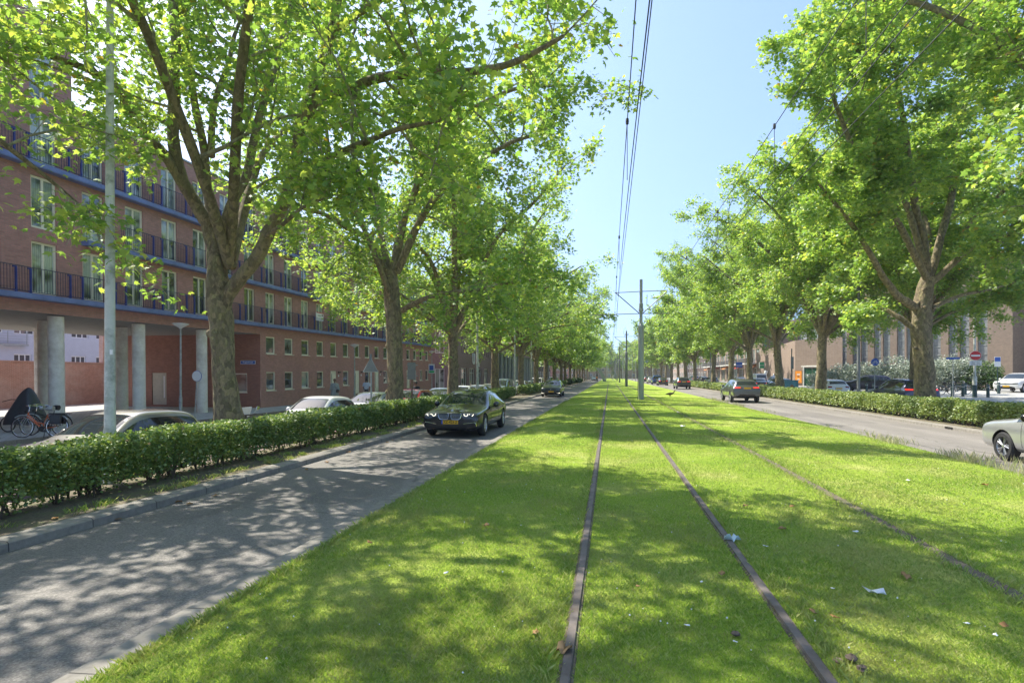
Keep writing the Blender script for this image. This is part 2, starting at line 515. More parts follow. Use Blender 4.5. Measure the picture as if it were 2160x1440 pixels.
def kerbmat():
    m, nt, b = new_mat('kerb concrete')
    co = objco(nt)
    br = N(nt, 'ShaderNodeTexBrick', offset=0.0)
    sp = N(nt, 'ShaderNodeSeparateXYZ')
    nt.links.new(co, sp.inputs[0])
    cb = N(nt, 'ShaderNodeCombineXYZ')
    nt.links.new(sp.outputs[1], cb.inputs[0])
    cb.inputs[1].default_value = 25.0
    nt.links.new(cb.outputs[0], br.inputs['Vector'])
    br.inputs['Scale'].default_value = 1
    br.inputs['Brick Width'].default_value = 1.0
    br.inputs['Row Height'].default_value = 50.0
    br.inputs['Mortar Size'].default_value = 0.007
    br.inputs['Color1'].default_value = (0.25, 0.232, 0.205, 1)
    br.inputs['Color2'].default_value = (0.21, 0.195, 0.175, 1)
    br.inputs['Mortar'].default_value = (0.06, 0.055, 0.05, 1)
    f = noise(nt, co, 9, 5, 0.7)
    o = mixc(nt, 0.8, br.outputs[0], ramp(nt, f, [(0.3, (0.7, 0.68, 0.65)), (0.7, (1.3, 1.3, 1.28))]), 'MULTIPLY')
    nt.links.new(o, b.inputs['Base Color'])
    b.inputs['Roughness'].default_value = 0.85
    bump(nt, b, f, 0.3, 0.01)
    return m


def soil():
    m, nt, b = new_mat('bare soil with leaf litter')
    co = objco(nt)
    f = noise(nt, co, 7, 6, 0.75)
    f2 = noise(nt, co, 45, 3, 0.7)
    o = ramp(nt, f, [(0.25, (0.09, 0.08, 0.055)), (0.5, (0.18, 0.145, 0.105)), (0.62, (0.13, 0.16, 0.06)), (0.8, (0.3, 0.245, 0.18))])
    o = mixc(nt, 0.7, o, ramp(nt, f2, [(0.3, (0.5, 0.5, 0.5)), (0.7, (1.6, 1.55, 1.5))]), 'MULTIPLY')
    nt.links.new(o, b.inputs['Base Color'])
    b.inputs['Roughness'].default_value = 0.95
    bump(nt, b, f2, 0.8, 0.03)
    return m


def lawn():
    m, nt, b = new_mat('mown grass')
    co = objco(nt)
    f = noise(nt, co, 0.55, 5, 0.65)
    f2 = noise(nt, objco(nt, (1.6, 0.8, 1)), 26, 4, 0.75)
    o = ramp(nt, f, [(0.3, (0.22, 0.36, 0.035)), (0.5, (0.32, 0.45, 0.05)), (0.72, (0.55, 0.54, 0.2))])
    o = mixc(nt, 0.85, o, ramp(nt, f2, [(0.25, (0.55, 0.6, 0.5)), (0.75, (1.45, 1.35, 1.4))]), 'MULTIPLY')
    nt.links.new(o, b.inputs['Base Color'])
    b.inputs['Roughness'].default_value = 0.9
    b.inputs['Specular IOR Level'].default_value = 0.15
    bump(nt, b, f2, 0.9, 0.05)
    return m


def bark(name, dark, mid, pale):
    m, nt, b = new_mat(name)
    co = objco(nt, (1, 1, 0.55))
    f = noise(nt, co, 5.5, 6, 0.78, 0.9)
    v = N(nt, 'ShaderNodeTexVoronoi')
    v.inputs['Scale'].default_value = 15.0
    nt.links.new(mixc(nt, 0.12, co, N(nt, 'ShaderNodeTexNoise').outputs[1]), v.inputs['Vector'])
    o = ramp(nt, f, [(0.30, dark), (0.47, mid), (0.60, (mid[0] * 0.85, mid[1] * 0.95, mid[2] * 0.7)), (0.70, pale)])
    sp = N(nt, 'ShaderNodeSeparateColor')
    nt.links.new(v.outputs[1], sp.inputs[0])
    o = mixc(nt, 0.75, o, ramp(nt, sp.outputs[0], [(0.1, (0.6, 0.6, 0.58)), (0.5, (1, 1, 1)), (0.9, (1.45, 1.42, 1.3))]), 'MULTIPLY')
    f2 = noise(nt, co, 26, 4, 0.7)
    o = mixc(nt, 0.6, o, ramp(nt, f2, [(0.3, (0.6, 0.6, 0.6)), (0.7, (1.3, 1.3, 1.3))]), 'MULTIPLY')
    nt.links.new(o, b.inputs['Base Color'])
    b.inputs['Roughness'].default_value = 0.9
    bump(nt, b, f, 1.0, 0.08)
    return m


_paints = {}


def paint(name, c, metal=0.0, rough=0.3):
    if name not in _paints:
        _paints[name] = plain(name + ' car paint', c, rough, metal, coat=1.0, var=0.03, scale=2)
    return _paints[name]


def text_mesh(s, size, mat_, depth=0.004, bold=False):
    cu = bpy.data.curves.new('text', 'FONT')
    cu.body = s
    cu.size = size
    cu.extrude = depth
    cu.align_x = 'CENTER'
    cu.align_y = 'CENTER'
    if bold:
        cu.offset = size * 0.02
    ob = bpy.data.objects.new('text', cu)
    COL.objects.link(ob)
    dg = bpy.context.evaluated_depsgraph_get()
    me = bpy.data.meshes.new_from_object(ob.evaluated_get(dg))
    bpy.data.objects.remove(ob)
    bpy.data.curves.remove(cu)
    me.materials.clear()
    me.materials.append(mat_)
    return me


make_materials()
# ------------------------------------------------------------------ camera, light, sky
cam = bpy.data.cameras.new('camera')
cam.lens = 36.0 * F / 2160.0
cam.sensor_width = 36.0
cam.shift_y = (V0 - 720.0) / 2160.0
cam.clip_end = 3000
cam.clip_start = 0.05
camo = bpy.data.objects.new('camera', cam)
COL.objects.link(camo)
camo.location = (0, 0, CAMZ)
camo.rotation_euler = (PI / 2, 0, YAW)
SC.camera = camo

SUN_EL = RAD(53)
sun_h = Vector((-0.86, 0.51, 0)).normalized()
sun_dir = Vector((sun_h.x * math.cos(SUN_EL), sun_h.y * math.cos(SUN_EL), math.sin(SUN_EL)))
sl = bpy.data.lights.new('sun', 'SUN')
sl.energy = 2.9
sl.angle = RAD(0.53)
sl.color = (1.0, 0.94, 0.82)
so = bpy.data.objects.new('sun', sl)
COL.objects.link(so)
so.location = (-40, 30, 60)
so.rotation_euler = sun_dir.to_track_quat('Z', 'Y').to_euler()

w = bpy.data.worlds.new('World')
SC.world = w
w.use_nodes = True
wn = w.node_tree
bg = wn.nodes['Background']
sky = wn.nodes.new('ShaderNodeTexSky')
sky.sky_type = 'NISHITA'
sky.sun_disc = False
sky.sun_elevation = SUN_EL
sky.sun_rotation = math.atan2(sun_h.x, sun_h.y)
sky.air_density = 1.0
sky.dust_density = 0.9
sky.ozone_density = 1.0
tc = wn.nodes.new('ShaderNodeTexCoord')
mpg = wn.nodes.new('ShaderNodeMapping')              # lifts the sampled elevation, so that the pale band at the horizon stays thin
mpg.inputs['Location'].default_value = (0, 0, 0.30)
mpg.inputs['Scale'].default_value = (1, 1, 0.75)
nm = wn.nodes.new('ShaderNodeVectorMath')
nm.operation = 'NORMALIZE'
wn.links.new(tc.outputs['Generated'], mpg.inputs[0])
wn.links.new(mpg.outputs[0], nm.inputs[0])
wn.links.new(nm.outputs[0], sky.inputs[0])
wn.links.new(sky.outputs[0], bg.inputs[0])
bg.inputs[1].default_value = 0.11
SC.view_settings.view_transform = 'Standard'
SC.view_settings.look = 'None'
SC.view_settings.exposure = 1.62
SC.view_settings.gamma = 1.0
SC.render.engine = 'CYCLES'
SC.cycles.use_denoising = True
SC.cycles.max_bounces = 12
SC.cycles.diffuse_bounces = 8
SC.cycles.transmission_bounces = 6
SC.cycles.sample_clamp_indirect = 6.0

# ------------------------------------------------------------------ ground and roads
Y0, Y1 = -14.0, 430.0


def strip(name, prof, mat_, ya=Y0, yb=Y1, ny=60, jit=0.0, kind='structure'):
    """prof: list of (x, z); extruded along the street as one sheet"""
    mb = MB()
    ys = [ya + (yb - ya) * (k / ny) ** 1.6 for k in range(ny + 1)]
    n = len(prof)
    for y in ys:
        for i, (x, z) in enumerate(prof):
            dz = rnd.uniform(-jit, jit) if 0 < i < n - 1 else 0
            mb.v.append((x, y, z + dz))
    for j in range(ny):
        for i in range(n - 1):
            mb.f.append((j * n + i, j * n + i + 1, (j + 1) * n + i + 1, (j + 1) * n + i))
            mb.mi.append(0)
    o = mb.build(name, mat_, None, smooth=40)
    if kind:
        o['kind'] = kind
    return o


g = MB()
g.quad((-900, -300, -0.5), (900, -300, -0.5), (900, 1500, -0.5), (-900, 1500, -0.5))
g.build('ground', M['ground'])['kind'] = 'structure'

LAWN = [(-3.09, 0.03), (-2.75, 0.10), (-2.0, 0.15), (-0.5, 0.16), (0.5, 0.155), (1.4, 0.16), (2.2, 0.17), (3.0, 0.16), (3.9, 0.155), (4.8, 0.16), (6.2, 0.14), (7.2, 0.09), (7.72, 0.03)]


def lawn_z(x):
    return np.interp(x, [p[0] for p in LAWN], [p[1] for p in LAWN])


strip('lawn', LAWN, M['lawn'], ny=160, jit=0.006)
strip('road', [(-6.40, 0.0), (-4.8, 0.012), (-3.30, 0.0)], M['asphalt'])
strip('road', [(7.85, 0.0), (9.8, 0.012), (11.72, 0.0)], M['asphalt_pale'])
strip('kerb', [(-3.37, -0.2), (-3.365, 0.022), (-3.09, 0.035), (-3.085, -0.1)], M['kerbstone'])
strip('kerb', [(-6.66, -0.1), (-6.655, 0.115), (-6.40, 0.11), (-6.375, 0.09), (-6.37, -0.05)], M['kerbstone'])
strip('kerb', [(7.70, -0.1), (7.705, 0.035), (7.87, 0.022), (7.875, -0.1)], M['kerbstone'])
strip('kerb', [(11.69, -0.05), (11.70, 0.095), (11.73, 0.115), (11.98, 0.12), (11.985, -0.1)], M['kerbstone'])
strip('verge', [(-9.40, -0.22), (-9.0, -0.06), (-8.2, 0.06), (-7.4, 0.10), (-6.65, 0.10)], M['soil'], jit=0.02, ny=140)
strip('verge', [(11.98, 0.105), (13.0, 0.11), (14.2, 0.09), (15.2, 0.05)], M['soil'], jit=0.02, ny=140)
strip('side_road', [(-18.82, -0.33), (-14, -0.31), (-9.5, -0.33)], M['asphalt_red'])
strip('kerb', [(-9.58, -0.4), (-9.57, -0.2), (-9.40, -0.2), (-9.38, -0.5)], M['kerbstone'])
strip('kerb', [(-18.98, -0.3), (-18.975, -0.185), (-18.80, -0.19), (-18.79, -0.4)], M['kerbstone'])
strip('pavement', [(-70, -0.18), (-18.98, -0.19)], M['paver'])


def plaza_z(x, y):
    t = max(0.0, min(1.0, (x - 15.2) / 18.0))
    return 0.05 + 0.28 * t + 0.0035 * max(0, min(y, 90) - 20) * t


mb = MB()
xs = [15.2, 18, 22, 27, 33, 45, 90]
ys = [-14, 0, 20, 35, 50, 70, 90, 140, 430]
for y in ys:
    for x in xs:
        mb.v.append((x, y, plaza_z(x, y)))
for j in range(len(ys) - 1):
    for i in range(len(xs) - 1):
        k = j * len(xs) + i
        mb.f.append((k, k + 1, k + len(xs) + 1, k + len(xs)))
        mb.mi.append(0)
mb.build('pavement', M['paver'])['kind'] = 'structure'

# tram rails, one thing each
for i, (x, lab) in enumerate(((-0.25, 'worn steel tram rail in the lawn, first from the left road'),
                              (1.225, 'worn steel tram rail in the lawn, second from the left road'),
                              (3.17, 'half hidden tram rail in the lawn, third from the left road'),
                              (4.645, 'overgrown tram rail in the lawn nearest the right road'))):
    z = 0.185 if i < 2 else (0.165 if i == 2 else 0.150)
    mb = MB()
    n = 90
    w1, w2 = 0.028, 0.038
    prof = [(-w2, z - 0.09), (-w2 * 0.9, z - 0.012), (-w1, z), (w1, z), (w2 * 0.9, z - 0.012), (w2, z - 0.09)]
    pr = np.random.default_rng(i)
    for k in range(n + 1):
        y = -10 + 250 * (k / n) ** 1.5
        dz = -0.03 if y > 110 else 0
        for a, b in prof:
            mb.v.append((x + a + pr.normal(0, 0.003), y, b + dz))
    for k in range(n):
        for q in range(5):
            a = k * 6 + q
            mb.f.append((a, a + 1, a + 7, a + 6))
            mb.mi.append(0)
    o = mb.build('tram_rail', M['rail'], None, smooth=30)
    props(o, lab, 'tram rail', 'tram rails')


for rx, hw in ((-0.25, 0.06), (1.225, 0.06), (3.17, 0.085)):
    zz = float(lawn_z(rx)) + 0.009
    strip('rail_bed', [(rx - hw, zz - 0.03), (rx - hw * 0.8, zz), (rx + hw * 0.8, zz), (rx + hw, zz - 0.03)], M['soil'], ya=-8, yb=120, ny=120)

# ------------------------------------------------------------------ grass blades (stuff)
def blades(name, pts, h, wd, lean, mat_, kind='stuff'):
    n = len(pts)
    a = nrg.uniform(0, 2 * PI, n)
    d = np.stack([np.cos(a), np.sin(a), np.zeros(n)], 1)
    b = nrg.uniform(0, 2 * PI, n)
    ln = np.stack([np.cos(b), np.sin(b), np.zeros(n)], 1) * (h * lean * nrg.uniform(0.2, 1.0, n))[:, None]
    up = np.zeros((n, 3))
    up[:, 2] = h
    V = np.empty((n, 4, 3))
    V[:, 0] = pts - d * (wd / 2)[:, None]
    V[:, 1] = pts + d * (wd / 2)[:, None]
    mid = pts + up * 0.6 + ln * 0.35
    V[:, 2] = mid + d * (wd * 0.38)[:, None]
    V[:, 3] = pts + up + ln
    V = V.reshape(-1, 3)
    base = (np.arange(n) * 4)[:, None]
    Fc = np.concatenate([base + np.array([[0, 1, 2, 3]])], 1).ravel()
    o = link(name, np_mesh(name, V, Fc, 4, mat_))
    if kind:
        o['kind'] = kind
    return o


def lawn_points():
    out, ds = [], []
    y = 2.2
    while y < 46:
        dy = 0.25 if y < 8 else 0.5
        dens = 11000 * min(1.0, (3.4 / y)) ** 1.55
        half = 0.95 * y + 0.6
        x0, x1 = max(-3.08, -0.18 * y - half), min(7.72, -0.18 * y + half + 1.2)
        n = int(dens * dy * (x1 - x0))
        x = nrg.uniform(x0, x1, n)
        yy = nrg.uniform(y, y + dy, n)
        out.append(np.stack([x, yy, lawn_z(x) - 0.004], 1))
        y += dy
    P = np.concatenate(out)
    keep = np.ones(len(P), bool)
    for k, rx in enumerate((-0.25, 1.225, 3.17, 4.645)):
        g_ = (0.052, 0.052, 0.05, 0.015)[k]
        keep &= np.abs(P[:, 0] - rx + nrg.normal(0, 0.012, len(P))) > g_
    return P[keep]


P = lawn_points()
dist = np.hypot(P[:, 0], P[:, 1])
patch = 0.5 + 0.5 * np.sin(P[:, 0] * 1.7 + 1.3 * np.sin(P[:, 1] * 0.9)) * np.sin(P[:, 1] * 1.3 + P[:, 0] * 0.6)
h = nrg.uniform(0.014, 0.036, len(P)) * (0.75 + 0.6 * patch)
wd = np.clip(0.0022 * (1 + dist * 0.2), 0.0025, 0.03)
props(blades('grass', P, h, wd, 1.1, M['blade']), 'short mown bright green grass between the tram rails', 'grass')

# taller grass along the flat kerbs and the rails
pe = []
for xk, n, sp in ((-3.045, 13000, 0.035), (3.28, 3500, 0.05), (3.06, 3500, 0.05), (1.36, 3000, 0.04), (-0.37, 3000, 0.04)):
    yy = 2.5 + 38 * nrg.uniform(0, 1, n) ** 1.7
    xx = xk + nrg.normal(0, sp, n)
    pe.append(np.stack([xx, yy, lawn_z(xx) - 0.01], 1))
P = np.concatenate(pe)
props(blades('grass', P, nrg.uniform(0.035, 0.085, len(P)), np.clip(0.0035 * (1 + P[:, 1] * 0.12), 0, 0.02), 0.9, M['blade']), 'longer grass fringe along the kerb and the rails', 'grass')
# white clover heads
n = 230
yy = 3.0 + 22 * nrg.uniform(0, 1, n) ** 1.5
xx = nrg.uniform(-3.0, 7.6, n)
q = MB()
for x_, y_ in zip(xx, yy):
    z_ = float(lawn_z(x_)) + 0.035
    r_ = rnd.uniform(0.004, 0.009)
    q.add([(x_ + r_, y_, z_), (x_, y_ + r_, z_), (x_ - r_, y_, z_), (x_, y_ - r_, z_), (x_, y_, z_ + r_ * 1.2), (x_, y_, z_ - r_)], [(0, 1, 4), (1, 2, 4), (2, 3, 4), (3, 0, 4), (1, 0, 5), (2, 1, 5), (3, 2, 5), (0, 3, 5)])
props(q.build('clover_flowers', M['white']), 'tiny white clover heads scattered in the lawn', 'flowers', None, 'stuff')
# dry straw tufts by the right kerb
pe, hs = [], []
for k in range(48):
    y = 9 + 40 * rnd.random() ** 1.5 if k > 16 else rnd.uniform(10.3, 14.2)
    big = rnd.random() * (1.0 if k > 16 else 1.3)
    n = int(22 + 46 * big)
    xx = 7.62 + nrg.normal(0, 0.09 + 0.1 * big, n)
    yy = y + nrg.normal(0, 0.18 + 0.15 * big, n)
    pe.append(np.stack([xx, yy, np.full(n, 0.02)], 1))
    hs.append(nrg.uniform(0.06, 0.13 + 0.17 * big, n))
P = np.concatenate(pe)
props(blades('grass', P, np.concatenate(hs), np.full(len(P), 0.004), 0.55, M['dry']), 'dry straw coloured grass tufts along the right kerb', 'grass')
# weeds and litter along the hedge foot
pe = []
for k in range(64):
    x, y = rnd.uniform(-7.35, -6.75), rnd.uniform(3.5, 26)
    n = 60
    pe.append(np.stack([x + nrg.normal(0, 0.07, n), y + nrg.normal(0, 0.09, n), np.full(n, 0.09)], 1))
P = np.concatenate(pe)
props(blades('weeds', P, nrg.uniform(0.03, 0.10, len(P)), np.full(len(P), 0.012), 1.2, M['blade']), 'low green weeds on the soil below the left hedge', 'weeds', None, 'stuff')
# ------------------------------------------------------------------ trees
def catmull(pts, n=5):
    P = [Vector(p) for p in pts]
    P = [P[0] * 2 - P[1]] + P + [P[-1] * 2 - P[-2]]
    out = []
    for i in range(1, len(P) - 2):
        for k in range(n):
            t = k / n
            a, b, c, d = P[i - 1], P[i], P[i + 1], P[i + 2]
            out.append(0.5 * ((2 * b) + (c - a) * t + (2 * a - 5 * b + 4 * c - d) * t * t + (3 * b - a - 3 * c + d) * t ** 3))
    out.append(P[-2])
    return out


LEAF_FULL = np.array([(0, 0.30, 0.02), (0, 0, 0), (0.16, 0.02, -0.02), (0.44, 0.16, -0.06), (0.27, 0.27, 0.0), (0.50, 0.55, -0.10), (0.20, 0.52, 0.0), (0.0, 1.0, -0.12),
                      (-0.20, 0.52, 0.0), (-0.50, 0.55, -0.10), (-0.27, 0.27, 0.0), (-0.44, 0.16, -0.06), (-0.16, 0.02, -0.02)])
LEAF_FULL_F = np.array([(0, k, k + 1) for k in range(1, 12)] + [(0, 12, 1)])
LEAF_MID = np.array([(0, 0.3, 0.02), (0, 0, 0), (0.42, 0.12, -0.05), (0.45, 0.6, -0.08), (0, 1.0, -0.1), (-0.45, 0.6, -0.08), (-0.42, 0.12, -0.05)])
LEAF_MID_F = np.array([(0, k, k + 1) for k in range(1, 6)] + [(0, 6, 1)])
LEAF_LOW = np.array([(0, 0, 0), (0.5, 0.45, -0.06), (0, 1, -0.04), (-0.5, 0.45, -0.06)])
LEAF_LOW_F = np.array([(0, 1, 2), (0, 2, 3)])


def leaf_mesh(name, P, size, kind, mat_, rg, tilt=0.75, droop=0.25):
    T, FC = {'full': (LEAF_FULL, LEAF_FULL_F), 'mid': (LEAF_MID, LEAF_MID_F), 'low': (LEAF_LOW, LEAF_LOW_F)}[kind]
    n = len(P)
    # leaf normal: upwards with strong scatter; blade direction random in the plane, drooping
    nz = np.stack([rg.normal(0, tilt, n), rg.normal(0, tilt, n), np.ones(n)], 1)
    nz /= np.linalg.norm(nz, axis=1)[:, None]
    a = rg.uniform(0, 2 * PI, n)
    d = np.stack([np.cos(a), np.sin(a), -droop * np.ones(n)], 1)
    d -= nz * np.sum(d * nz, 1)[:, None]
    d /= np.linalg.norm(d, axis=1)[:, None]
    s = np.cross(d, nz)
    sz = size * rg.uniform(0.6, 1.2, n)
    V = (P[:, None, :] + sz[:, None, None] * (T[None, :, 0:1] * s[:, None, :] + T[None, :, 1:2] * d[:, None, :] + T[None, :, 2:3] * nz[:, None, :]))
    idx = (np.arange(n) * len(T))[:, None, None] + FC[None]
    return np_mesh(name, V.reshape(-1, 3), idx.ravel(), 3, mat_)


class Skeleton:
    def __init__(self, seed):
        self.r = random.Random(seed)
        self.rg = np.random.default_rng(seed)
        self.mb = MB()
        self.tw = MB()
        self.leaves = []
        self.limbs = []

    def rvec(self):
        while True:
            v = Vector((self.r.uniform(-1, 1), self.r.uniform(-1, 1), self.r.uniform(-1, 1)))
            if 0.1 < v.length < 1:
                return v.normalized()

    def trunk(self, pts, rad, knots=6):
        P = catmull(pts, 6)
        n = len(P)
        R_ = list(np.interp(np.linspace(0, 1, n), np.linspace(0, 1, len(rad)), rad))
        ph = [self.r.uniform(0, 6) for _ in range(6)]

        def wob(i, k):
            a = 2 * PI * k / 18
            return 0.07 * math.sin(2 * a + i * 0.35 + ph[0]) + 0.05 * math.sin(3 * a - i * 0.6 + ph[1]) + 0.045 * math.sin(i * 1.3 + ph[2] + a) + 0.05 * math.sin(5 * a + ph[3] + i * 0.2)
        self.mb.tube(P, R_, 18, wob=wob)
        for _ in range(knots):                       # burls
            i = self.r.randrange(n // 4, n - 1)
            a = self.r.uniform(0, 2 * PI)
            q = P[i] + Vector((math.cos(a), math.sin(a), 0)) * R_[i] * 0.9
            r0 = R_[i] * self.r.uniform(0.22, 0.42)
            self.mb.lathe([(r0 * 0.2, -r0 * 1.1), (r0 * 0.8, -r0 * 0.7), (r0, 0), (r0 * 0.8, r0 * 0.7), (r0 * 0.15, r0)], 10, q)

    def limb(self, pts, r0, r1, dens=1.0, start=0.25, reach=1.0, n=5):
        P = catmull(pts, n)
        m = len(P)
        rad = [r1 + (r0 - r1) * (1 - k / (m - 1)) ** 0.8 for k in range(m)]
        ph = self.r.uniform(0, 6)
        self.mb.tube(P, rad, 10 if r0 > 0.08 else 7, wob=lambda i, k: 0.10 * math.sin(i * 1.1 + ph + k * 0.7) + 0.05 * math.sin(i * 2.7 + ph * 2))
        L = sum((P[k + 1] - P[k]).length for k in range(m - 1))
        acc, nxt = 0.0, L * start
        step = 0.75 / dens
        for k in range(m - 1):
            seg = (P[k + 1] - P[k]).length
            while acc + seg > nxt:
                t = (nxt - acc) / seg
                p = P[k].lerp(P[k + 1], t)
                tan = (P[k + 1] - P[k]).normalized()
                fr = nxt / L
                self.second(p, tan, rad[k], fr, reach)
                nxt += step * self.r.uniform(0.6, 1.4)
            acc += seg
        self.second(P[-1], (P[-1] - P[-2]).normalized(), r1, 0.9, reach, True)

    def second(self, p, tan, r, fr, reach, tip=False):
        side = self.rvec()
        side = (side - tan * side.dot(tan))
        if side.length < 0.05:
            return
        side.normalize()
        d = (tan * (1.2 if tip else self.r.uniform(0.2, 0.8)) + side * (0.4 if tip else 1.0) + Vector((0, 0, 0.12))).normalized()
        L = reach * self.r.uniform(1.5, 3.3) * (1.15 - 0.45 * fr)
        m = 5
        P = [p]
        for k in range(m):
            d = (d + self.rvec() * 0.32 + Vector((0, 0, self.r.uniform(-0.12, 0.16)))).normalized()
            P.append(P[-1] + d * L / m)
        r2 = min(r * 0.55, 0.016 + 0.011 * L)
        self.tw.tube(P, [r2 * (1 - 0.75 * k / m) for k in range(m + 1)], 5, caps=False)
        for k in range(1, m + 1):
            for _ in range(2 if k < m else 3):
                self.third(P[k].lerp(P[k - 1], self.r.random()), (P[k] - P[k - 1]).normalized(), reach)

    def third(self, p, tan, reach):
        d = (tan * 0.6 + self.rvec() * 0.9).normalized()
        L = self.r.uniform(0.5, 1.25) * (0.7 + 0.3 * reach)
        P = [p]
        for k in range(3):
            d = (d + self.rvec() * 0.3 + Vector((0, 0, -0.13))).normalized()
            P.append(P[-1] + d * L / 3)
        self.tw.tube(P, [0.009, 0.007, 0.006, 0.004], 3, caps=False)
        self.leaves.append((P, L))

    def points(self, total, sp=0.17):
        W = np.array([l for _, l in self.leaves])
        cnt = np.maximum(1, np.round(total * W / W.sum())).astype(int)
        out = []
        for (P, L), c in zip(self.leaves, cnt):
            A = np.array([list(q) for q in P])
            t = self.rg.uniform(0.5, 3, c)
            i = np.minimum(t.astype(int), 2)
            q = A[i] + (A[i + 1] - A[i]) * (t - i)[:, None]
            out.append(q + self.rg.normal(0, 1, (c, 3)) * np.array([sp, sp, sp * 0.8]))
        return np.concatenate(out)


def finish_tree(sk, name, label, loc, rz, nleaf, lsize, kind, group, leafm='leaf', sc=(1, 1, 1), tilt=0.75):
    root = thing(name, label, 'tree', loc, rz, group)
    root.scale = sc
    sk.mb.build('trunk', M['bark'], root, smooth=60)
    sk.tw.build('branches', M['bark_up'], root, smooth=60)
    P = sk.points(nleaf)
    link('crown', leaf_mesh('crown', P, lsize, kind, M[leafm], sk.rg, tilt), root)
    return root


GL = 'plane trees in the row behind the left hedge'
GR = 'plane trees in the row behind the right hedge'


def bespoke(base, d, trunk_uv, trunk_r, limbs, seed, label, group, nleaf, lsize, kind, extra=(), leafm='leaf', knots=6, autol=0, sp=None):
    """trunk_uv: (u, v) at depth d; limbs: list of ([(u, v, depth)...], r0, r1, dens, start, reach); coordinates are stored relative to the tree's base"""
    sk = Skeleton(seed)
    b = Vector(base)
    sk.trunk([at(u, v, d) - b for u, v in trunk_uv], trunk_r, knots)
    for pts, r0, r1, dn, st, rc in limbs:
        sk.limb([at(*p) - b for p in pts], r0, r1, dn, st, rc)
    for pts, r0, r1, dn, st, rc in extra:
        sk.limb([Vector(p) for p in pts], r0, r1, dn, st, rc)
    return finish_tree(sk, 'plane_tree', label, base, 0, nleaf, lsize, kind, group, leafm)


# ---- first tree of the left row (large, forked, in front of the brick building)
b1 = at(487, 957, 13.46)
b1.z = -0.1
bespoke(b1, 13.46, [(487, 985), (486, 930), (481, 870), (473, 780), (466, 690), (460, 620), (456, 550), (458, 485)], [0.44, 0.375, 0.305, 0.268, 0.255, 0.268, 0.222, 0.15], [
    ([(462, 680, 13.46), (486, 612, 13.42), (530, 560, 13.2), (573, 480, 12.9), (617, 377, 12.6), (633, 277, 12.3), (663, 187, 12.0), (700, 67, 11.7), (722, -60, 11.4), (740, -190, 11.2)], 0.175, 0.06, 0.9, 0.42, 1.0),
    ([(640, 262, 12.35), (680, 215, 12.0), (720, 197, 11.6), (800, 165, 11.0), (900, 152, 10.3), (1010, 150, 9.7), (1100, 125, 9.4), (1190, 75, 9.1)], 0.125, 0.03, 1.0, 0.22, 0.95),
    ([(457, 560, 13.46), (446, 500, 13.46), (428, 455, 13.4), (400, 410, 13.3), (370, 330, 13.2), (366, 210, 13.1), (370, 100, 13.0), (366, 0, 12.9), (360, -120, 12.9)], 0.17, 0.08, 0.85, 0.45, 1.0),
    ([(392, 395, 13.3), (345, 325, 13.0), (300, 270, 12.6), (250, 190, 12.2), (190, 150, 11.8), (110, 120, 11.2), (20, 90, 10.6)], 0.13, 0.035, 1.0, 0.2, 0.95),
    ([(457, 550, 13.5), (450, 490, 13.7), (440, 430, 14.0), (432, 330, 14.2), (408, 200, 14.4), (395, 110, 14.5), (388, 0, 14.6), (380, -110, 14.6)], 0.12, 0.06, 0.9, 0.42, 1.0),
    ([(458, 550, 13.46), (466, 500, 13.5), (484, 440, 13.6), (520, 367, 13.9), (550, 233, 14.2), (593, 100, 14.5), (617, 0, 14.6), (640, -100, 14.7)], 0.13, 0.06, 0.9, 0.40, 1.0),
    ([(445, 330, 14.2), (452, 220, 14.6), (480, 140, 15.0), (500, 60, 15.4), (540, -20, 15.8)], 0.09, 0.03, 1.0, 0.3, 0.9),
    ([(640, 350, 12.4), (700, 330, 11.6), (770, 300, 10.8), (850, 270, 10.2), (930, 255, 9.7)], 0.085, 0.025, 1.05, 0.25, 0.85),
    ([(700, 67, 11.7), (800, 0, 10.7), (900, -60, 9.9), (1020, -80, 9.4)], 0.08, 0.03, 1.05, 0.2, 0.95),
    ([(560, 500, 12.9), (600, 470, 12.0), (650, 430, 11.3), (690, 420, 10.8)], 0.05, 0.02, 0.9, 0.4, 0.6),
], 101, 'large forked plane tree in front of the brick columns, first trunk in view', GL, 28000, 0.15, 'full', knots=3, extra=(  # extra limbs added to throw dappled shade on the left road
    ([(0, 0, 4.6), (.2, -1.6, 7), (.4, -3.4, 9), (.4, -5.4, 10.8)], .13, .04, .9, .3, 1.1),
    ([(0, 0, 4.6), (-.5, 1.6, 7.4), (-1.0, 3.4, 9.2), (-1.2, 5.4, 10.6)], .13, .04, .9, .3, 1.1),
    ([(0, 0, 4.8), (1.2, -1.4, 7.6), (2.6, -2.8, 9.8), (4.0, -4.2, 11.2)], .13, .04, .9, .3, 1.1)))

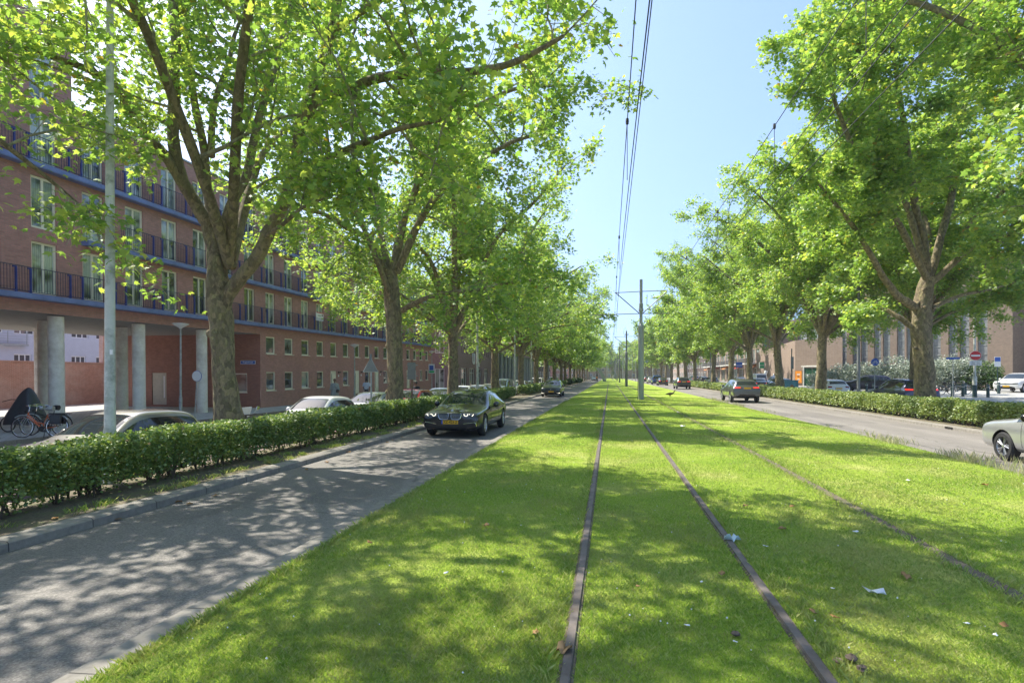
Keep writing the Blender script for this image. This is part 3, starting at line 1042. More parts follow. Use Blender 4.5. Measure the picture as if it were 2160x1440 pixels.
# ---- tree outside the frame on the left: its branches hang in at the upper left
sk = Skeleton(202)
sk.trunk([(0, 0, 0), (0.05, 0.1, 1.5), (0, 0.1, 3), (0.1, 0.2, 4.3)], [0.5, 0.38, 0.34, 0.32], 5)
for pts, r0, r1, dn, st, rc in (
    ([(0, 0.2, 4.2), (-0.6, 1.6, 6.0), (-1.2, 3.4, 7.2), (-1.8, 5.4, 7.9), (-2.2, 7.2, 8.2)], 0.17, 0.04, 1.1, 0.25, 1.05),
    ([(0, 0.2, 4.2), (0.8, 1.4, 6.2), (1.8, 3.2, 8.0), (2.6, 5.0, 9.4), (3.2, 6.6, 10.2)], 0.18, 0.04, 0.95, 0.3, 1.0),
    ([(0, 0.1, 4.2), (1.8, 0.4, 6.4), (3.6, 0.6, 8.4), (5.4, 1.0, 10.0), (7.4, 1.4, 11)], 0.18, 0.04, 0.8, 0.25, 1.1),
    ([(0, 0.1, 4.2), (0.1, 0.4, 7.5), (0.3, 1.2, 10.5), (0.4, 1.8, 13.5)], 0.2, 0.05, 0.8, 0.35, 1.1),
    ([(0, 0.1, 4.2), (-1.0, -0.4, 6.5), (-2.6, 0.6, 8.6), (-4.2, 2.0, 10.0)], 0.17, 0.04, 0.9, 0.3, 1.1),
    ([(0, 0, 4.2), (0.6, -1.6, 6.5), (1.6, -3.6, 8.8), (2.6, -5.2, 10.5)], 0.17, 0.04, 0.8, 0.3, 1.1),
    ([(0, 0.1, 4.2), (-1.6, 2.0, 6.8), (-2.6, 4.2, 9.0), (-3.2, 6.0, 10.4)], 0.15, 0.04, 1.0, 0.3, 1.1),
    ([(-0.9, 2.5, 6.6), (-0.5, 4.4, 6.4), (-0.2, 6.0, 5.6), (0.0, 7.0, 5.0)], 0.07, 0.02, 1.2, 0.3, 0.75),
):
    sk.limb(pts, r0, r1, dn, st, rc)
finish_tree(sk, 'plane_tree', 'plane tree outside the left edge, branches hanging into the upper left corner', (-9.2, 1.4, -0.1), 0, 17000, 0.155, 'full', GL)

# ---- second tree of the left row
b2 = at(832, 885, 23.7)
b2.z = -0.05
bespoke(b2, 23.7, [(832, 890), (832, 850), (834, 770), (831, 690), (826, 610), (823, 570)], [0.46, 0.37, 0.34, 0.31, 0.32, 0.27], [
    ([(829, 640, 23.7), (818, 580, 23.7), (775, 505, 23.2), (730, 480, 22.2), (690, 455, 21.2), (640, 440, 20.3), (590, 430, 19.6)], 0.15, 0.035, 1.05, 0.22, 1.0),
    ([(830, 580, 23.7), (850, 470, 23.9), (880, 380, 24.1), (860, 270, 24.3), (850, 200, 24.4), (840, 130, 24.5)], 0.18, 0.05, 1.0, 0.35, 1.1),
    ([(836, 575, 23.6), (890, 460, 23.0), (940, 390, 22.2), (1010, 340, 21.4), (1080, 300, 20.6), (1150, 280, 20.0)], 0.17, 0.04, 1.05, 0.3, 1.1),
    ([(822, 580, 23.8), (800, 470, 24.3), (790, 370, 24.8), (770, 290, 25.0), (760, 220, 25)], 0.15, 0.04, 1.0, 0.32, 1.1),
    ([(848, 655, 23.6), (890, 632, 23.1), (945, 618, 22.2), (1000, 612, 21.2), (1060, 600, 20.0), (1130, 590, 19.0)], 0.12, 0.03, 1.1, 0.35, 1.0),
    ([(850, 470, 23.9), (905, 330, 22.5), (985, 240, 21.2), (1080, 190, 20.0), (1180, 180, 19)], 0.12, 0.04, 1.05, 0.2, 1.15),
    ([(826, 590, 23.8), (838, 500, 25.4), (858, 430, 27.0), (880, 380, 28.2)], 0.13, 0.03, 1.0, 0.3, 1.0),
], 303, 'plane tree with a bark hole and spreading limbs, second trunk in view from the left', GL, 31000, 0.165, 'full', knots=4, extra=(([(0, 0, 4.8), (-.4, -1.8, 7.4), (-.8, -3.6, 9.4), (-1.2, -5.4, 10.8)], .12, .04, .9, .3, 1.1),))  # extra limb added to shade the road ahead of the sedan

# ---- right row: first tree in view, burled trunk by the blue car
b3 = at(1951, 880, 25.3)
b3.z = 0.05
bespoke(b3, 25.3, [(1952, 885), (1951, 845), (1949, 770), (1943, 700), (1946, 640), (1957, 585)], [0.48, 0.40, 0.385, 0.40, 0.33, 0.28], [
    ([(1935, 650, 25.3), (1903, 631, 25.0), (1876, 603, 24.6), (1850, 562, 24.0), (1815, 500, 23.3), (1770, 440, 22.4), (1720, 380, 21.6)], 0.19, 0.04, 1.0, 0.5, 1.0),
    ([(1925, 690, 25.3), (1894, 668, 25.6), (1866, 652, 26.0), (1820, 640, 26.6), (1770, 630, 27.2)], 0.13, 0.03, 0.9, 0.6, 0.7),
    ([(1957, 590, 25.3), (1948, 510, 25.2), (1930, 430, 25.0), (1915, 320, 24.6), (1900, 220, 24.3), (1885, 120, 24.1), (1870, 40, 24.0)], 0.19, 0.05, 1.0, 0.3, 1.2),
    ([(1960, 590, 25.3), (1985, 500, 25.6), (2010, 400, 26.0), (2020, 300, 26.4), (2040, 200, 26.6), (2060, 100, 26.8), (2075, 20, 27)], 0.18, 0.05, 1.0, 0.3, 1.2),
    ([(1962, 600, 25.2), (2030, 540, 24.8), (2110, 500, 24.3), (2200, 480, 23.7), (2290, 440, 23.1)], 0.15, 0.04, 1.1, 0.25, 1.1),
    ([(1955, 590, 25.2), (1900, 480, 24.0), (1830, 370, 22.6), (1790, 290, 21.8), (1760, 210, 21.4), (1745, 140, 21.2)], 0.15, 0.04, 1.05, 0.3, 1.2),
    ([(1957, 590, 25.3), (1925, 470, 25.0), (1880, 350, 24.4), (1840, 220, 23.8), (1810, 110, 23.4), (1790, 30, 23.2)], 0.15, 0.04, 1.1, 0.35, 1.15),
    ([(1965, 650, 25.3), (2020, 625, 25.6), (2090, 610, 26.0), (2160, 590, 26.4)], 0.10, 0.03, 0.9, 0.5, 0.75),
    ([(1950, 590, 25.4), (1960, 500, 27), (1940, 430, 28.6), (1920, 380, 29.8)], 0.14, 0.04, 1.0, 0.3, 1.1),
], 404, 'burled thick plane trunk beside the dark blue car, nearest trunk in view on the right', GR, 98000, 0.165, 'full', knots=9)


# ---- generic trees of both rows
def auto_tree(seed, height, spread, bias, nl, th=4.6):
    sk = Skeleton(seed)
    r = sk.r
    lean = Vector((r.uniform(-0.25, 0.25) + bias.x * 0.05, r.uniform(-0.2, 0.2), 0))
    top = Vector((0, 0, th)) + lean
    sk.trunk([(0, 0, -0.25), (0.02, 0, 0.6), lean * 0.4 + Vector((0, 0, th * 0.45)), top], [0.44, 0.34, 0.295, 0.28], 5)
    a0 = r.uniform(0, 6.28)
    for k in range(nl):
        a = a0 + 2 * PI * k / nl + r.uniform(-0.4, 0.4)
        d = Vector((math.cos(a), math.sin(a), 0))
        rad = spread * r.uniform(0.72, 1.05) * (1 + 0.22 * d.dot(bias))
        zt = height * r.uniform(0.60, 0.9)
        pts = [top - Vector((0, 0, r.uniform(0.1, 0.9))), top + d * rad * 0.18 + Vector((0, 0, (zt - th) * 0.28)), top + d * rad * 0.42 + Vector((0, 0, (zt - th) * 0.58)),
               top + d * rad * 0.72 + Vector((0, 0, (zt - th) * 0.83)), top + d * rad + Vector((0, 0, zt - th))]
        pts = [p + sk.rvec() * 0.22 * (i > 0) for i, p in enumerate(pts)]
        sk.limb(pts, r.uniform(0.15, 0.2), 0.04, 1.0, 0.24, 1.15)
    for k in range(2):
        d = sk.rvec() * 0.9
        sk.limb([top, top + Vector((d.x * 0.5, d.y * 0.5, (height - th) * 0.35)), top + Vector((d.x, d.y, (height - th) * 0.68)), top + Vector((d.x * 1.3, d.y * 1.3, (height - th) * 0.94))], 0.19, 0.05, 1.0, 0.3, 1.2)
    for k in range(3):
        a = r.uniform(0, 6.28)
        d = Vector((math.cos(a), math.sin(a), 0))
        p0 = top - Vector((0, 0, r.uniform(0.2, 0.9)))
        sk.limb([p0, p0 + d * spread * 0.28 + Vector((0, 0, 1.3)), p0 + d * spread * 0.58 + Vector((0, 0, 2.3)), p0 + d * spread * 0.9 + Vector((0, 0, 2.6))], 0.11, 0.03, 1.05, 0.42, 0.95)
    return sk


ORD = ['first', 'second', 'third', 'fourth', 'fifth', 'sixth', 'seventh', 'eighth', 'ninth', 'tenth', 'eleventh', 'twelfth', 'thirteenth', 'fourteenth', 'fifteenth',
       'sixteenth', 'seventeenth', 'eighteenth', 'nineteenth', 'twentieth', 'twenty first', 'twenty second']

protoL = [finish_tree(auto_tree(s, h, sp, Vector((0.7, 0, 0)), nl), 'plane_tree', 'x', (0, 0, -0.05), 0, n, ls, kd, GL)
          for s, h, sp, nl, n, ls, kd in ((11, 16.8, 8.4, 6, 38000, 0.19, 'full'), (12, 16.5, 8.6, 7, 38000, 0.19, 'full'), (13, 16, 7.8, 6, 22000, 0.26, 'mid'), (14, 16.5, 8.0, 7, 22000, 0.26, 'mid'))]
protoR = [finish_tree(auto_tree(s, h, sp, Vector((-0.5, 0, 0)), nl, 5.0), 'plane_tree', 'x', (0, 0, 0.05), 0, n, ls, kd, GR)
          for s, h, sp, nl, n, ls, kd in ((21, 16.5, 7.4, 9, 95000, 0.165, 'full'), (22, 17.0, 7.6, 10, 95000, 0.165, 'full'), (23, 16.0, 7.0, 9, 38000, 0.25, 'mid'), (24, 16.5, 7.2, 9, 38000, 0.25, 'mid'))]


def place(protos, used, k, xyz, rz, label, group, sc=1.0):
    o = protos[k]
    if k in used:
        o = copy_tree(o)
    used.add(k)
    o.location = xyz
    o.rotation_euler = (0, 0, rz)
    o.scale = (sc, sc, sc * rnd.uniform(0.95, 1.05))
    props(o, label, 'tree', group)
    return o


uL, uR = set(), set()
LEFT = [(-9.05, 31.7, 0, 0.2), (-9.0, 43.8, 1, 2.9), (-9.0, 56.9, 0, -0.5), (-9.0, 69, 1, 0.3), (-9.1, 81, 2, 0), (-9.0, 93, 3, 0.4), (-9.0, 105, 2, 3.3), (-9.1, 117, 3, -0.5),
        (-9, 130, 2, 0.6), (-9, 143, 3, 3.0), (-9, 157, 2, -0.4), (-9, 172, 3, 0.9), (-9, 188, 2, 3.5), (-9, 206, 3, 0), (-9, 226, 2, 0.5), (-9, 250, 3, 2.6)]
for i, (x, y, k, rz) in enumerate(LEFT):
    extra = {0: ' above the black sedan', 1: ' beside a grey lamp post', 2: ' with a knobbly trunk', 3: ' thin and pale'}.get(i, '')
    place(protoL, uL, k, (x, y, -0.05), rz, '%s plane trunk from the left edge in the left row' % ORD[i + 2] + extra, GL, 1.0 if i < 6 else rnd.uniform(0.88, 1.0))
RIGHT = [(14.2, 17.2, 1, 0.3), (14, 40.7, 0, 2.2), (14.1, 50.2, 1, 3.6), (14, 60.0, 0, 5.0), (14, 69.3, 1, 1.2), (14.1, 81, 2, 0), (14, 97, 3, 0.9), (14, 108, 2, 2.0),
         (14, 120, 3, 3.1), (14, 133, 2, 4.2), (14, 146, 3, 5.2), (14, 160, 2, 0.4), (14, 176, 3, 1.4), (14, 194, 2, 2.5), (14, 214, 3, 3.7), (14, 240, 2, 4.4)]
for i, (x, y, k, rz) in enumerate(RIGHT):
    if i == 0:
        lab = 'plane tree at the right frame edge whose crown fills the upper right corner'
    else:
        lab = '%s plane trunk from the right edge in the right row' % ORD[i]
        lab += {1: ' before the green doors', 2: ', leaning slightly', 3: ' above the grey estate car'}.get(i, '')
    place(protoR, uR, k, (x, y, 0.05), rz, lab, GR, 1.0 if i < 6 else rnd.uniform(0.9, 1.02))
# second row on the far side of the right plaza, and farther trees
g2 = 'trees on the right plaza'
for i, (u, d, lab, k) in enumerate(((1929, 32.5, 'plane trunk standing close behind the burled trunk by the blue car', 0),)):
    p = at(u, 850, d)
    place(protoR, uR, k, (p.x, p.y, 0.1), 2.0, lab, g2, 0.92)
gF = 'far trees closing the street'
for i in range(16):
    x = -46 + i * 6.6 + rnd.uniform(-1.5, 1.5)
    y = 285 + rnd.uniform(-12, 30)
    place(protoL, uL, 2 + i % 2, (x, y, 0), rnd.uniform(0, 6), 'distant tree closing the street, %s from the left' % ORD[i], gF, rnd.uniform(1.0, 1.3))


# ------------------------------------------------------------------ hedges
def hedge(name, label, x0, x1, y0, y1, z0, z1, dens, lsize, mat_, group, stems=True, kind='low'):
    rg = np.random.default_rng(int(abs(x0 * 100) + y0))
    L = y1 - y0
    n = int(dens * L)
    # shell-biased volume
    u = rg.uniform(-1, 1, n)
    u = np.sign(u) * np.abs(u) ** 0.6
    v = rg.uniform(0, 1, n) ** 0.62
    y = rg.uniform(0, L, n)
    bul = 0.06 * np.sin(y * 2.1 + x0) + 0.05 * np.sin(y * 5.3) + 0.04 * np.sin(y * 0.7 + 1)
    hw = (x1 - x0) / 2 * (1 + bul) * np.where(v < 0.3, 0.72 + 0.28 * v / 0.3, 1.0) * np.where(v > 0.85, 1 - 0.25 * ((v - 0.85) / 0.15) ** 2, 1)
    top = (z1 - z0) * (1 + 0.03 * np.sin(y * 1.3) + 0.025 * np.sin(y * 4.1 + 2))
    clump = 0.5 + 0.5 * np.sin(y * 3.7 + 2.2 * np.sin(v * 5)) * np.sin(u * 3 + y * 1.9)
    keep = (v > 0.26) | (rg.uniform(0, 1, n) < (v / 0.26) * 0.75 * clump + 0.12)
    P = np.stack([(x0 + x1) / 2 + u * hw + rg.normal(0, 0.025, n), y, z0 + v * top + rg.normal(0, 0.018, n)], 1)[keep]
    root = thing(name, label, 'hedge', (0, y0, 0), 0, group)
    link('foliage', leaf_mesh('foliage', P, lsize, kind, mat_, rg, 0.9, 0.1), root)
    if stems:
        st = MB()
        for k in range(int(L * 6)):
            yy = rnd.uniform(0.05, L - 0.05)
            xx = rnd.uniform(x0 + 0.15, x1 - 0.15)
            p = Vector((xx, yy, z0 - 0.03))
            for b in range(3):
                q = p + Vector((rnd.uniform(-0.16, 0.16), rnd.uniform(-0.2, 0.2), (z1 - z0) * rnd.uniform(0.5, 0.8)))
                st.tube([p, p.lerp(q, 0.5) + Vector((rnd.uniform(-0.04, 0.04), rnd.uniform(-0.04, 0.04), 0)), q], [0.014, 0.009, 0.004], 4, caps=False)
        st.build('stems', M['twig'], root)['kind'] = 'stuff'
    return root


GH = 'clipped hedges along the tram street'
hedge('hedge', 'dark green clipped hedge with bare stems beside the left road, nearest the camera', -8.22, -7.36, 3.0, 13.0, 0.09, 0.94, 6500, 0.052, M['hedge'], GH)
hedge('hedge', 'clipped hedge beside the black sedan on the left road', -8.22, -7.36, 13.0, 44.0, 0.09, 0.94, 3000, 0.075, M['hedge'], GH)
hedge('hedge', 'far clipped hedge beyond the second oncoming car on the left', -8.22, -7.36, 50.0, 98.0, 0.09, 0.95, 900, 0.13, M['hedge'], GH, False)
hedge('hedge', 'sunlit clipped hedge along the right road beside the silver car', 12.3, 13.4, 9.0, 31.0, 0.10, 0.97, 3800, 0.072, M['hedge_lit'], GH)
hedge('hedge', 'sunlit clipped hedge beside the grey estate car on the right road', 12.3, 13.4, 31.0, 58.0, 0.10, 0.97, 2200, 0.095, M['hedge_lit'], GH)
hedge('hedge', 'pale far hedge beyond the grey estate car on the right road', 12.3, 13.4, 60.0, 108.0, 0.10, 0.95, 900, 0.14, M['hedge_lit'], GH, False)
# ------------------------------------------------------------------ buildings
def wall_grid(mb, axis, pos, a0, a1, z0, z1, holes, depth, flip=1, mi=0, back=True):
    """wall in the plane axis=pos, spanning a0..a1 and z0..z1 with rectangular openings; the reveals go inward by depth (sign included)"""
    A = sorted({a0, a1} | {h[0] for h in holes} | {h[1] for h in holes})
    Z = sorted({z0, z1} | {h[2] for h in holes} | {h[3] for h in holes})
    A = [a for a in A if a0 - 1e-6 <= a <= a1 + 1e-6]
    Z = [z for z in Z if z0 - 1e-6 <= z <= z1 + 1e-6]

    def P(a, z, d=0.0):
        return (pos + d, a, z) if axis == 'X' else (a, pos + d, z)

    for i in range(len(A) - 1):
        zs = None
        for j in range(len(Z) - 1):
            am, zm = (A[i] + A[i + 1]) / 2, (Z[j] + Z[j + 1]) / 2
            hole = any(h[0] < am < h[1] and h[2] < zm < h[3] for h in holes)
            if not hole and zs is None:
                zs = Z[j]
            if zs is not None and (hole or j == len(Z) - 2):
                ze = Z[j] if hole else Z[j + 1]
                mb.quad(P(A[i], zs), P(A[i + 1], zs), P(A[i + 1], ze), P(A[i], ze), mi)
                zs = None
    for h in holes:
        a, b, c, d = h
        mb.quad(P(a, c), P(a, d), P(a, d, depth), P(a, c, depth), mi)
        mb.quad(P(b, c), P(b, c, depth), P(b, d, depth), P(b, d), mi)
        mb.quad(P(a, d), P(b, d), P(b, d, depth), P(a, d, depth), mi)
        mb.quad(P(a, c), P(a, c, depth), P(b, c, depth), P(b, c), mi)


_win = {}


def window_unit(w, h, fr, mull, pane, frame_mat='cream', sill=True, transom=None):
    """frame + pane meshes for a window in the plane x=0 facing +X, centred on y, bottom at z=0; returned as (frame mesh, pane mesh)"""
    key = (round(w, 2), round(h, 2), fr, mull, pane, frame_mat, sill, transom)
    if key not in _win:
        f = MB()
        f.bx(-0.05, 0.03, -w / 2, w / 2, h - fr, h)
        f.bx(-0.05, 0.03, -w / 2, w / 2, 0, fr)
        f.bx(-0.05, 0.028, -w / 2, -w / 2 + fr, fr, h - fr)
        f.bx(-0.05, 0.028, w / 2 - fr, w / 2, fr, h - fr)
        for k in range(mull):
            y = -w / 2 + w * (k + 1) / (mull + 1)
            f.bx(-0.04, 0.022, y - fr * 0.55, y + fr * 0.55, fr, h - fr)
        if transom:
            f.bx(-0.04, 0.024, -w / 2 + fr, w / 2 - fr, transom - 0.025, transom + 0.025)
        if sill:
            f.bx(0.0, 0.17, -w / 2 - 0.03, w / 2 + 0.03, -0.045, -0.003)
        p = MB()
        p.bx(-0.03, -0.012, -w / 2 + fr * 0.5, w / 2 - fr * 0.5, fr * 0.5, h - fr * 0.5)
        _win[key] = (f.mesh('window', M[frame_mat]), p.mesh('pane', M[pane]))
    return _win[key]


def add_window(parent, x, y, z, w, h, fr=0.06, mull=0, pane='pane_a', rz=0.0, frame_mat='cream', sill=True, transom=None, name='window'):
    fm, pm = window_unit(w, h, fr, mull, pane, frame_mat, sill, transom)
    o = link(name, fm, parent)
    o.location = (x, y, z)
    o.rotation_euler = (0, 0, rz)
    link('pane', pm, o)
    return o


# ---- long brick apartment building on the left; its floors stay level while the street falls slightly
B1 = thing('apartment_building', 'long brown brick apartment building on the left with blue railings and a columned passage', 'apartment building', (-22, 32.5, -0.1))
B1.rotation_euler = (0.0127, 0, 0)
YL, YT, YE = -26.0, -12.6, 34.8           # left end, end of the tall block, right end (local y)
BAY0, BAY = 5.36, 2.13
bays = [k for k in range(-20, 14)]
by = {k: BAY0 + BAY * k for k in bays}
LED = [5.08, 7.63, 10.18]                 # undersides of the ledges
FWH, FWW = 2.03, 1.02
holes_up = []
for fl in range(3):
    for k in bays:
        y = by[k]
        if YL + 1 < y < YE - 0.8:
            holes_up.append((y - FWW / 2, y + FWW / 2, LED[fl] + 0.28, LED[fl] + 0.28 + FWH))
for fl in (3,):
    for k in bays:
        y = by[k]
        if YL + 1 < y < YT - 0.8:
            holes_up.append((y - FWW / 2, y + FWW / 2, 12.95, 12.95 + FWH))
SOF, ROOF, ROOFT = 4.62, 13.3, 16.2
wm = MB()
wall_grid(wm, 'X', 0.0, YL, YT, SOF, ROOFT, [h for h in holes_up if h[1] < YT], -0.16)
wall_grid(wm, 'X', 0.0, YT, YE, SOF, ROOF, [h for h in holes_up if h[0] > YT], -0.16)
# ground floors right of the passage
gh = []
door_k = (2, 4, 6, 8, 10)
for k in range(-2, 14):
    y = by[k]
    gh.append((y - 0.5, y + 0.5, 3.38, 4.52 + 0.03))
    if k in door_k:
        gh.append((y - 0.48, y + 0.48, 0.22, 2.22))
    else:
        gh.append((y - 0.5, y + 0.5, 0.98, 2.20))
gh = [(a, b, c, min(d, 4.50)) for a, b, c, d in gh if b < YE - 0.3 and a > 0.3]
wall_grid(wm, 'X', 0.0, 0.0, YE, -0.8, SOF, gh, -0.14)
wm.quad((0, YE, -0.8), (-11.3, YE, -0.8), (-11.3, YE, ROOF), (0, YE, ROOF))
wm.quad((0, YL, -0.8), (0, YL, ROOFT), (-11.3, YL, ROOFT), (-11.3, YL, -0.8))
wm.quad((-11.3, YL, SOF), (-11.3, YL, ROOFT), (-11.3, YT, ROOFT), (-11.3, YT, SOF))
wm.quad((-11.3, YT, SOF), (-11.3, YT, ROOF), (-11.3, YE, ROOF), (-11.3, YE, SOF))
wm.quad((0, YT, ROOF), (-11.3, YT, ROOF), (-11.3, YT, ROOFT), (0, YT, ROOFT))
wm.bx(-11.3, -0.03, YL, -16.2, -0.8, SOF - 0.01)
wm.build('wall', M['brick_red'], B1)
# passage side wall with a door and two windows
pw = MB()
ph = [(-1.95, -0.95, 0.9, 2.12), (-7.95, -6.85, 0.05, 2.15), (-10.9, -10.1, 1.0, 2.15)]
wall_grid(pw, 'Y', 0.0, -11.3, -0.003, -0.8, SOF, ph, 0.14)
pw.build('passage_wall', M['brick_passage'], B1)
add_window(B1, -1.45, 0.09, 0.9, 1.0, 1.22, 0.07, 0, 'pane_d', -PI / 2)
add_window(B1, -10.5, 0.09, 1.0, 0.8, 1.15, 0.07, 0, 'pane_c', -PI / 2)
d = MB()
d.bx(-7.95, -6.85, 0.06, 0.12, 0.05, 2.15)
for k in range(11):
    d.bx(-7.93, -7.2, 0.05, 0.058, 0.09 + k * 0.19, 0.26 + k * 0.19)
dd = d.build('door', M['door_tan'], B1)
q = MB()
q.bx(-7.1, -7.02, 0.045, 0.057, 0.5, 1.95)
q.build('door_window', M['white'], dd)
sm = MB()
sm.quad((-0.02, YL, SOF), (-0.02, 0, SOF), (-11.3, 0, SOF), (-11.3, YL, SOF))
sm.build('soffit', M['soffit'], B1)
rf = MB()
rf.bx(-11.5, 0.06, YT + 0.01, YE + 0.1, ROOF, ROOF + 0.09)
rf.bx(-11.5, 0.06, YL - 0.1, YT + 0.1, ROOFT, ROOFT + 0.09)
rf.build('roof', M['galv'], B1)
# rear garden wall seen through the passage
for a, b, m_ in ((-4.2, -0.02, 'brick_passage'),):
    pass
for fl in range(3):
    y0 = YL + 0.02 if fl != 1 else YT + 0.35
    lm = MB()
    lm.bx(0.0, 0.34, y0, YE, LED[fl], LED[fl] + 0.22)
    lm.bx(0.34, 0.362, y0, YE, LED[fl] + 0.03, LED[fl] + 0.19)
    lm.build('ledge', M['blue_ledge'], B1)
# railing of one bay: thin bars, top and bottom rail, two bent posts
rl = MB()
for zz in (0.06, 0.98):
    rl.bx(-0.012, 0.012, -BAY / 2, BAY / 2, zz - 0.012, zz + 0.012)
for k in range(20):
    y = -BAY / 2 + BAY * (k + 0.5) / 20
    rl.bx(-0.006, 0.006, y - 0.006, y + 0.006, 0.06, 0.97)
rmesh = rl.mesh('railing', M['navy'])
po = MB()
for s in (-1, 1):
    y = BAY / 2 + s * 0.27
    po.bx(-0.03, 0.03, y - 0.03, y + 0.03, 0.0, 0.93)
    po.bx(-0.03, 0.03, y - 0.11, y + 0.03, 0.90, 0.95)
    po.bx(-0.03, 0.03, y - 0.11, y + 0.03, 0.04, 0.08)
pmesh = po.mesh('railing_posts', M['blue'])
rw = random.Random(5)
for fl in range(3):
    for k in bays:
        y = by[k]
        if not (YL + 1 < y < YE - 0.8):
            continue
        add_window(B1, -0.10, y, LED[fl] + 0.28, FWW, FWH, 0.085, 1, rw.choice(['pane_b', 'pane_b', 'pane_d', 'pane_a']), sill=False)
        if fl == 1 and y < YT + 1.2:
            continue
        o = link('railing', rmesh, B1)
        o.location = (0.30, y, LED[fl] + 0.22)
        p = link('railing_post', pmesh, o)
for k in bays:
    y = by[k]
    if YL + 1 < y < YT - 0.8:
        add_window(B1, -0.10, y, 12.95, FWW, FWH, 0.06, 1, 'pane_b', sill=False)
for k in range(-2, 14):
    y = by[k]
    if y - 0.5 < 0.3 or y + 0.5 > YE - 0.3:
        continue
    add_window(B1, -0.07, y, 3.38, 1.0, 1.12, 0.075, 0, rw.choice(['pane_a', 'pane_a', 'pane_c', 'pane_d']))
    if k in door_k:
        dm = MB()
        dm.bx(-0.10, -0.05, y - 0.48, y + 0.48, 0.22, 2.22)
        dm.bx(-0.05, -0.03, y - 0.44, y - 0.36, 0.22, 2.16)
        dm.bx(-0.05, -0.03, y + 0.36, y + 0.44, 0.22, 2.16)
        dm.bx(-0.05, -0.03, y - 0.36, y + 0.36, 2.10, 2.18)
        do = dm.build('door', M['cream'], B1)
        q = MB()
        q.bx(-0.05, -0.042, y - 0.26, y - 0.20, 0.55, 2.0)
        q.build('door_window', M['pane_a'], do)
        st = MB()
        st.bx(-0.1, 0.28, y - 0.6, y + 0.6, -0.3, 0.2)
        st.build('door_step', M['stone'], B1)
        lm = MB()
        lm.bx(0.003, 0.13, y + 0.72, y + 1.02, 2.05, 2.15)
        lm.build('door_lamp', M['black'], B1)
        nm = MB()
        nm.bx(0.003, 0.02, y + 0.75, y + 0.9, 1.74, 1.9)
        nm.build('house_number_plate', M['white'], B1)
    else:
        add_window(B1, -0.07, y, 0.98, 1.0, 1.22, 0.075, 0, rw.choice(['pane_a', 'pane_d', 'pane_c']))
# columns under the building
for i, (x, y, r) in enumerate(((-22.45, 19.5, 0.275), (-22.45, 23.6, 0.275), (-22.45, 27.85, 0.275), (-25.1, 21.3, 0.28), (-25.1, 25.3, 0.28), (-30.0, 25.2, 0.28))):
    cm = MB()
    cm.lathe([(r, -0.4), (r, 4.57)], 28, caps=True)
    o = cm.build('column', M['concrete'], B1, smooth=40)
    o.location = (x + 22, y - 32.5, 0)
# street name plate on the passage wall
sn = thing('street_name_sign', 'blue street name plate on the passage wall at the brick corner', 'street sign', (-22.85, 32.44, 2.72), 0)
q = MB()
q.bx(-0.52, 0.52, -0.015, 0.01, -0.12, 0.12)
q.build('plate', M['sign_white'], sn)
q = MB()
q.bx(-0.495, 0.495, -0.02, -0.0155, -0.10, 0.10)
q.build('face', M['sign_blue'], sn)
o = link('lettering', text_mesh('Rogestraat', 0.17, M['white_ink'], 0.002), sn)
o.location = (0, -0.023, 0.01)
o.rotation_euler = (PI / 2, 0, 0)
# estate agent's board on a railing
fs = thing('estate_agent_board', 'white estate agent board fixed to a railing of the brick building', 'notice board', (-21.62, 39.2, 6.3), 0)
q = MB()
q.bx(-0.02, 0.02, -0.52, 0.52, -0.3, 0.34)
q.build('board', M['sign_white'], fs)
q = MB()
q.bx(0.021, 0.026, -0.52, 0.52, 0.27, 0.34)
q.build('red_band', M['sign_red'], fs)
q = MB()
q.bx(0.021, 0.026, -0.52, 0.52, -0.3, -0.06)
q.build('blue_band', M['render'], fs)
q = MB()
q.lathe([(0.0, 0.026), (0.09, 0.026), (0.09, 0.021)], 16, (0, 0.36, 0.14), 'X')
q.build('roundel', M['brown'], fs)
o = link('lettering', text_mesh('te koop', 0.17, M['ink'], 0.002), fs)
o.location = (0.024, -0.05, 0.1)
o.rotation_euler = (PI / 2, 0, PI / 2)

# ---- brick garden wall and pale building seen through the passage
gw = MB()
gw.bx(-37.6, -37.3, 0, 35.9, -0.6, 2.75)
gw.bx(-37.65, -37.25, 0, 35.9, 2.75, 2.83)
gw.bx(-37.62, -37.28, 35.9, 40.5, -0.6, 7.0)
gw.build('garden_wall', M['brick_garden'])
props(bpy.data.objects['garden_wall'], 'weathered red brick wall behind the columned passage', 'wall')
pb = thing('rear_building', 'pale blue grey rendered building seen through the passage', 'building', (-58, 30, -0.3))
w_ = MB()
hh = [(-2 + 3.0 * k, -2 + 3.0 * k + 2.0, 6.3, 7.9) for k in range(10)] + [(-2 + 3.0 * k, -2 + 3.0 * k + 1.7, 3.3, 4.3) for k in range(10)]
wall_grid(w_, 'X', 0, -30, 30, 0, 12, hh, -0.2)
w_.quad((0, -30, 12), (0, 30, 12), (-12, 30, 12), (-12, -30, 12))
w_.build('wall', M['render'], pb)
for h in hh:
    add_window(pb, -0.12, (h[0] + h[1]) / 2, h[2], h[1] - h[0], h[3] - h[2], 0.09, 2, 'pane_c', frame_mat='white', sill=False)
q = MB()
for zz in (5.5, 5.75, 6.0, 6.25, 6.5):
    q.bx(0.5, 0.54, -3, 17, zz, zz + 0.03)
for k in range(12):
    q.bx(0.5, 0.54, -3 + k * 1.8, -2.95 + k * 1.8, 5.3, 6.5)
q.bx(0.0, 0.56, -3, 17, 5.1, 5.3)
q.build('balcony', M['sign_blue'] if False else M['steel_clad'], pb)

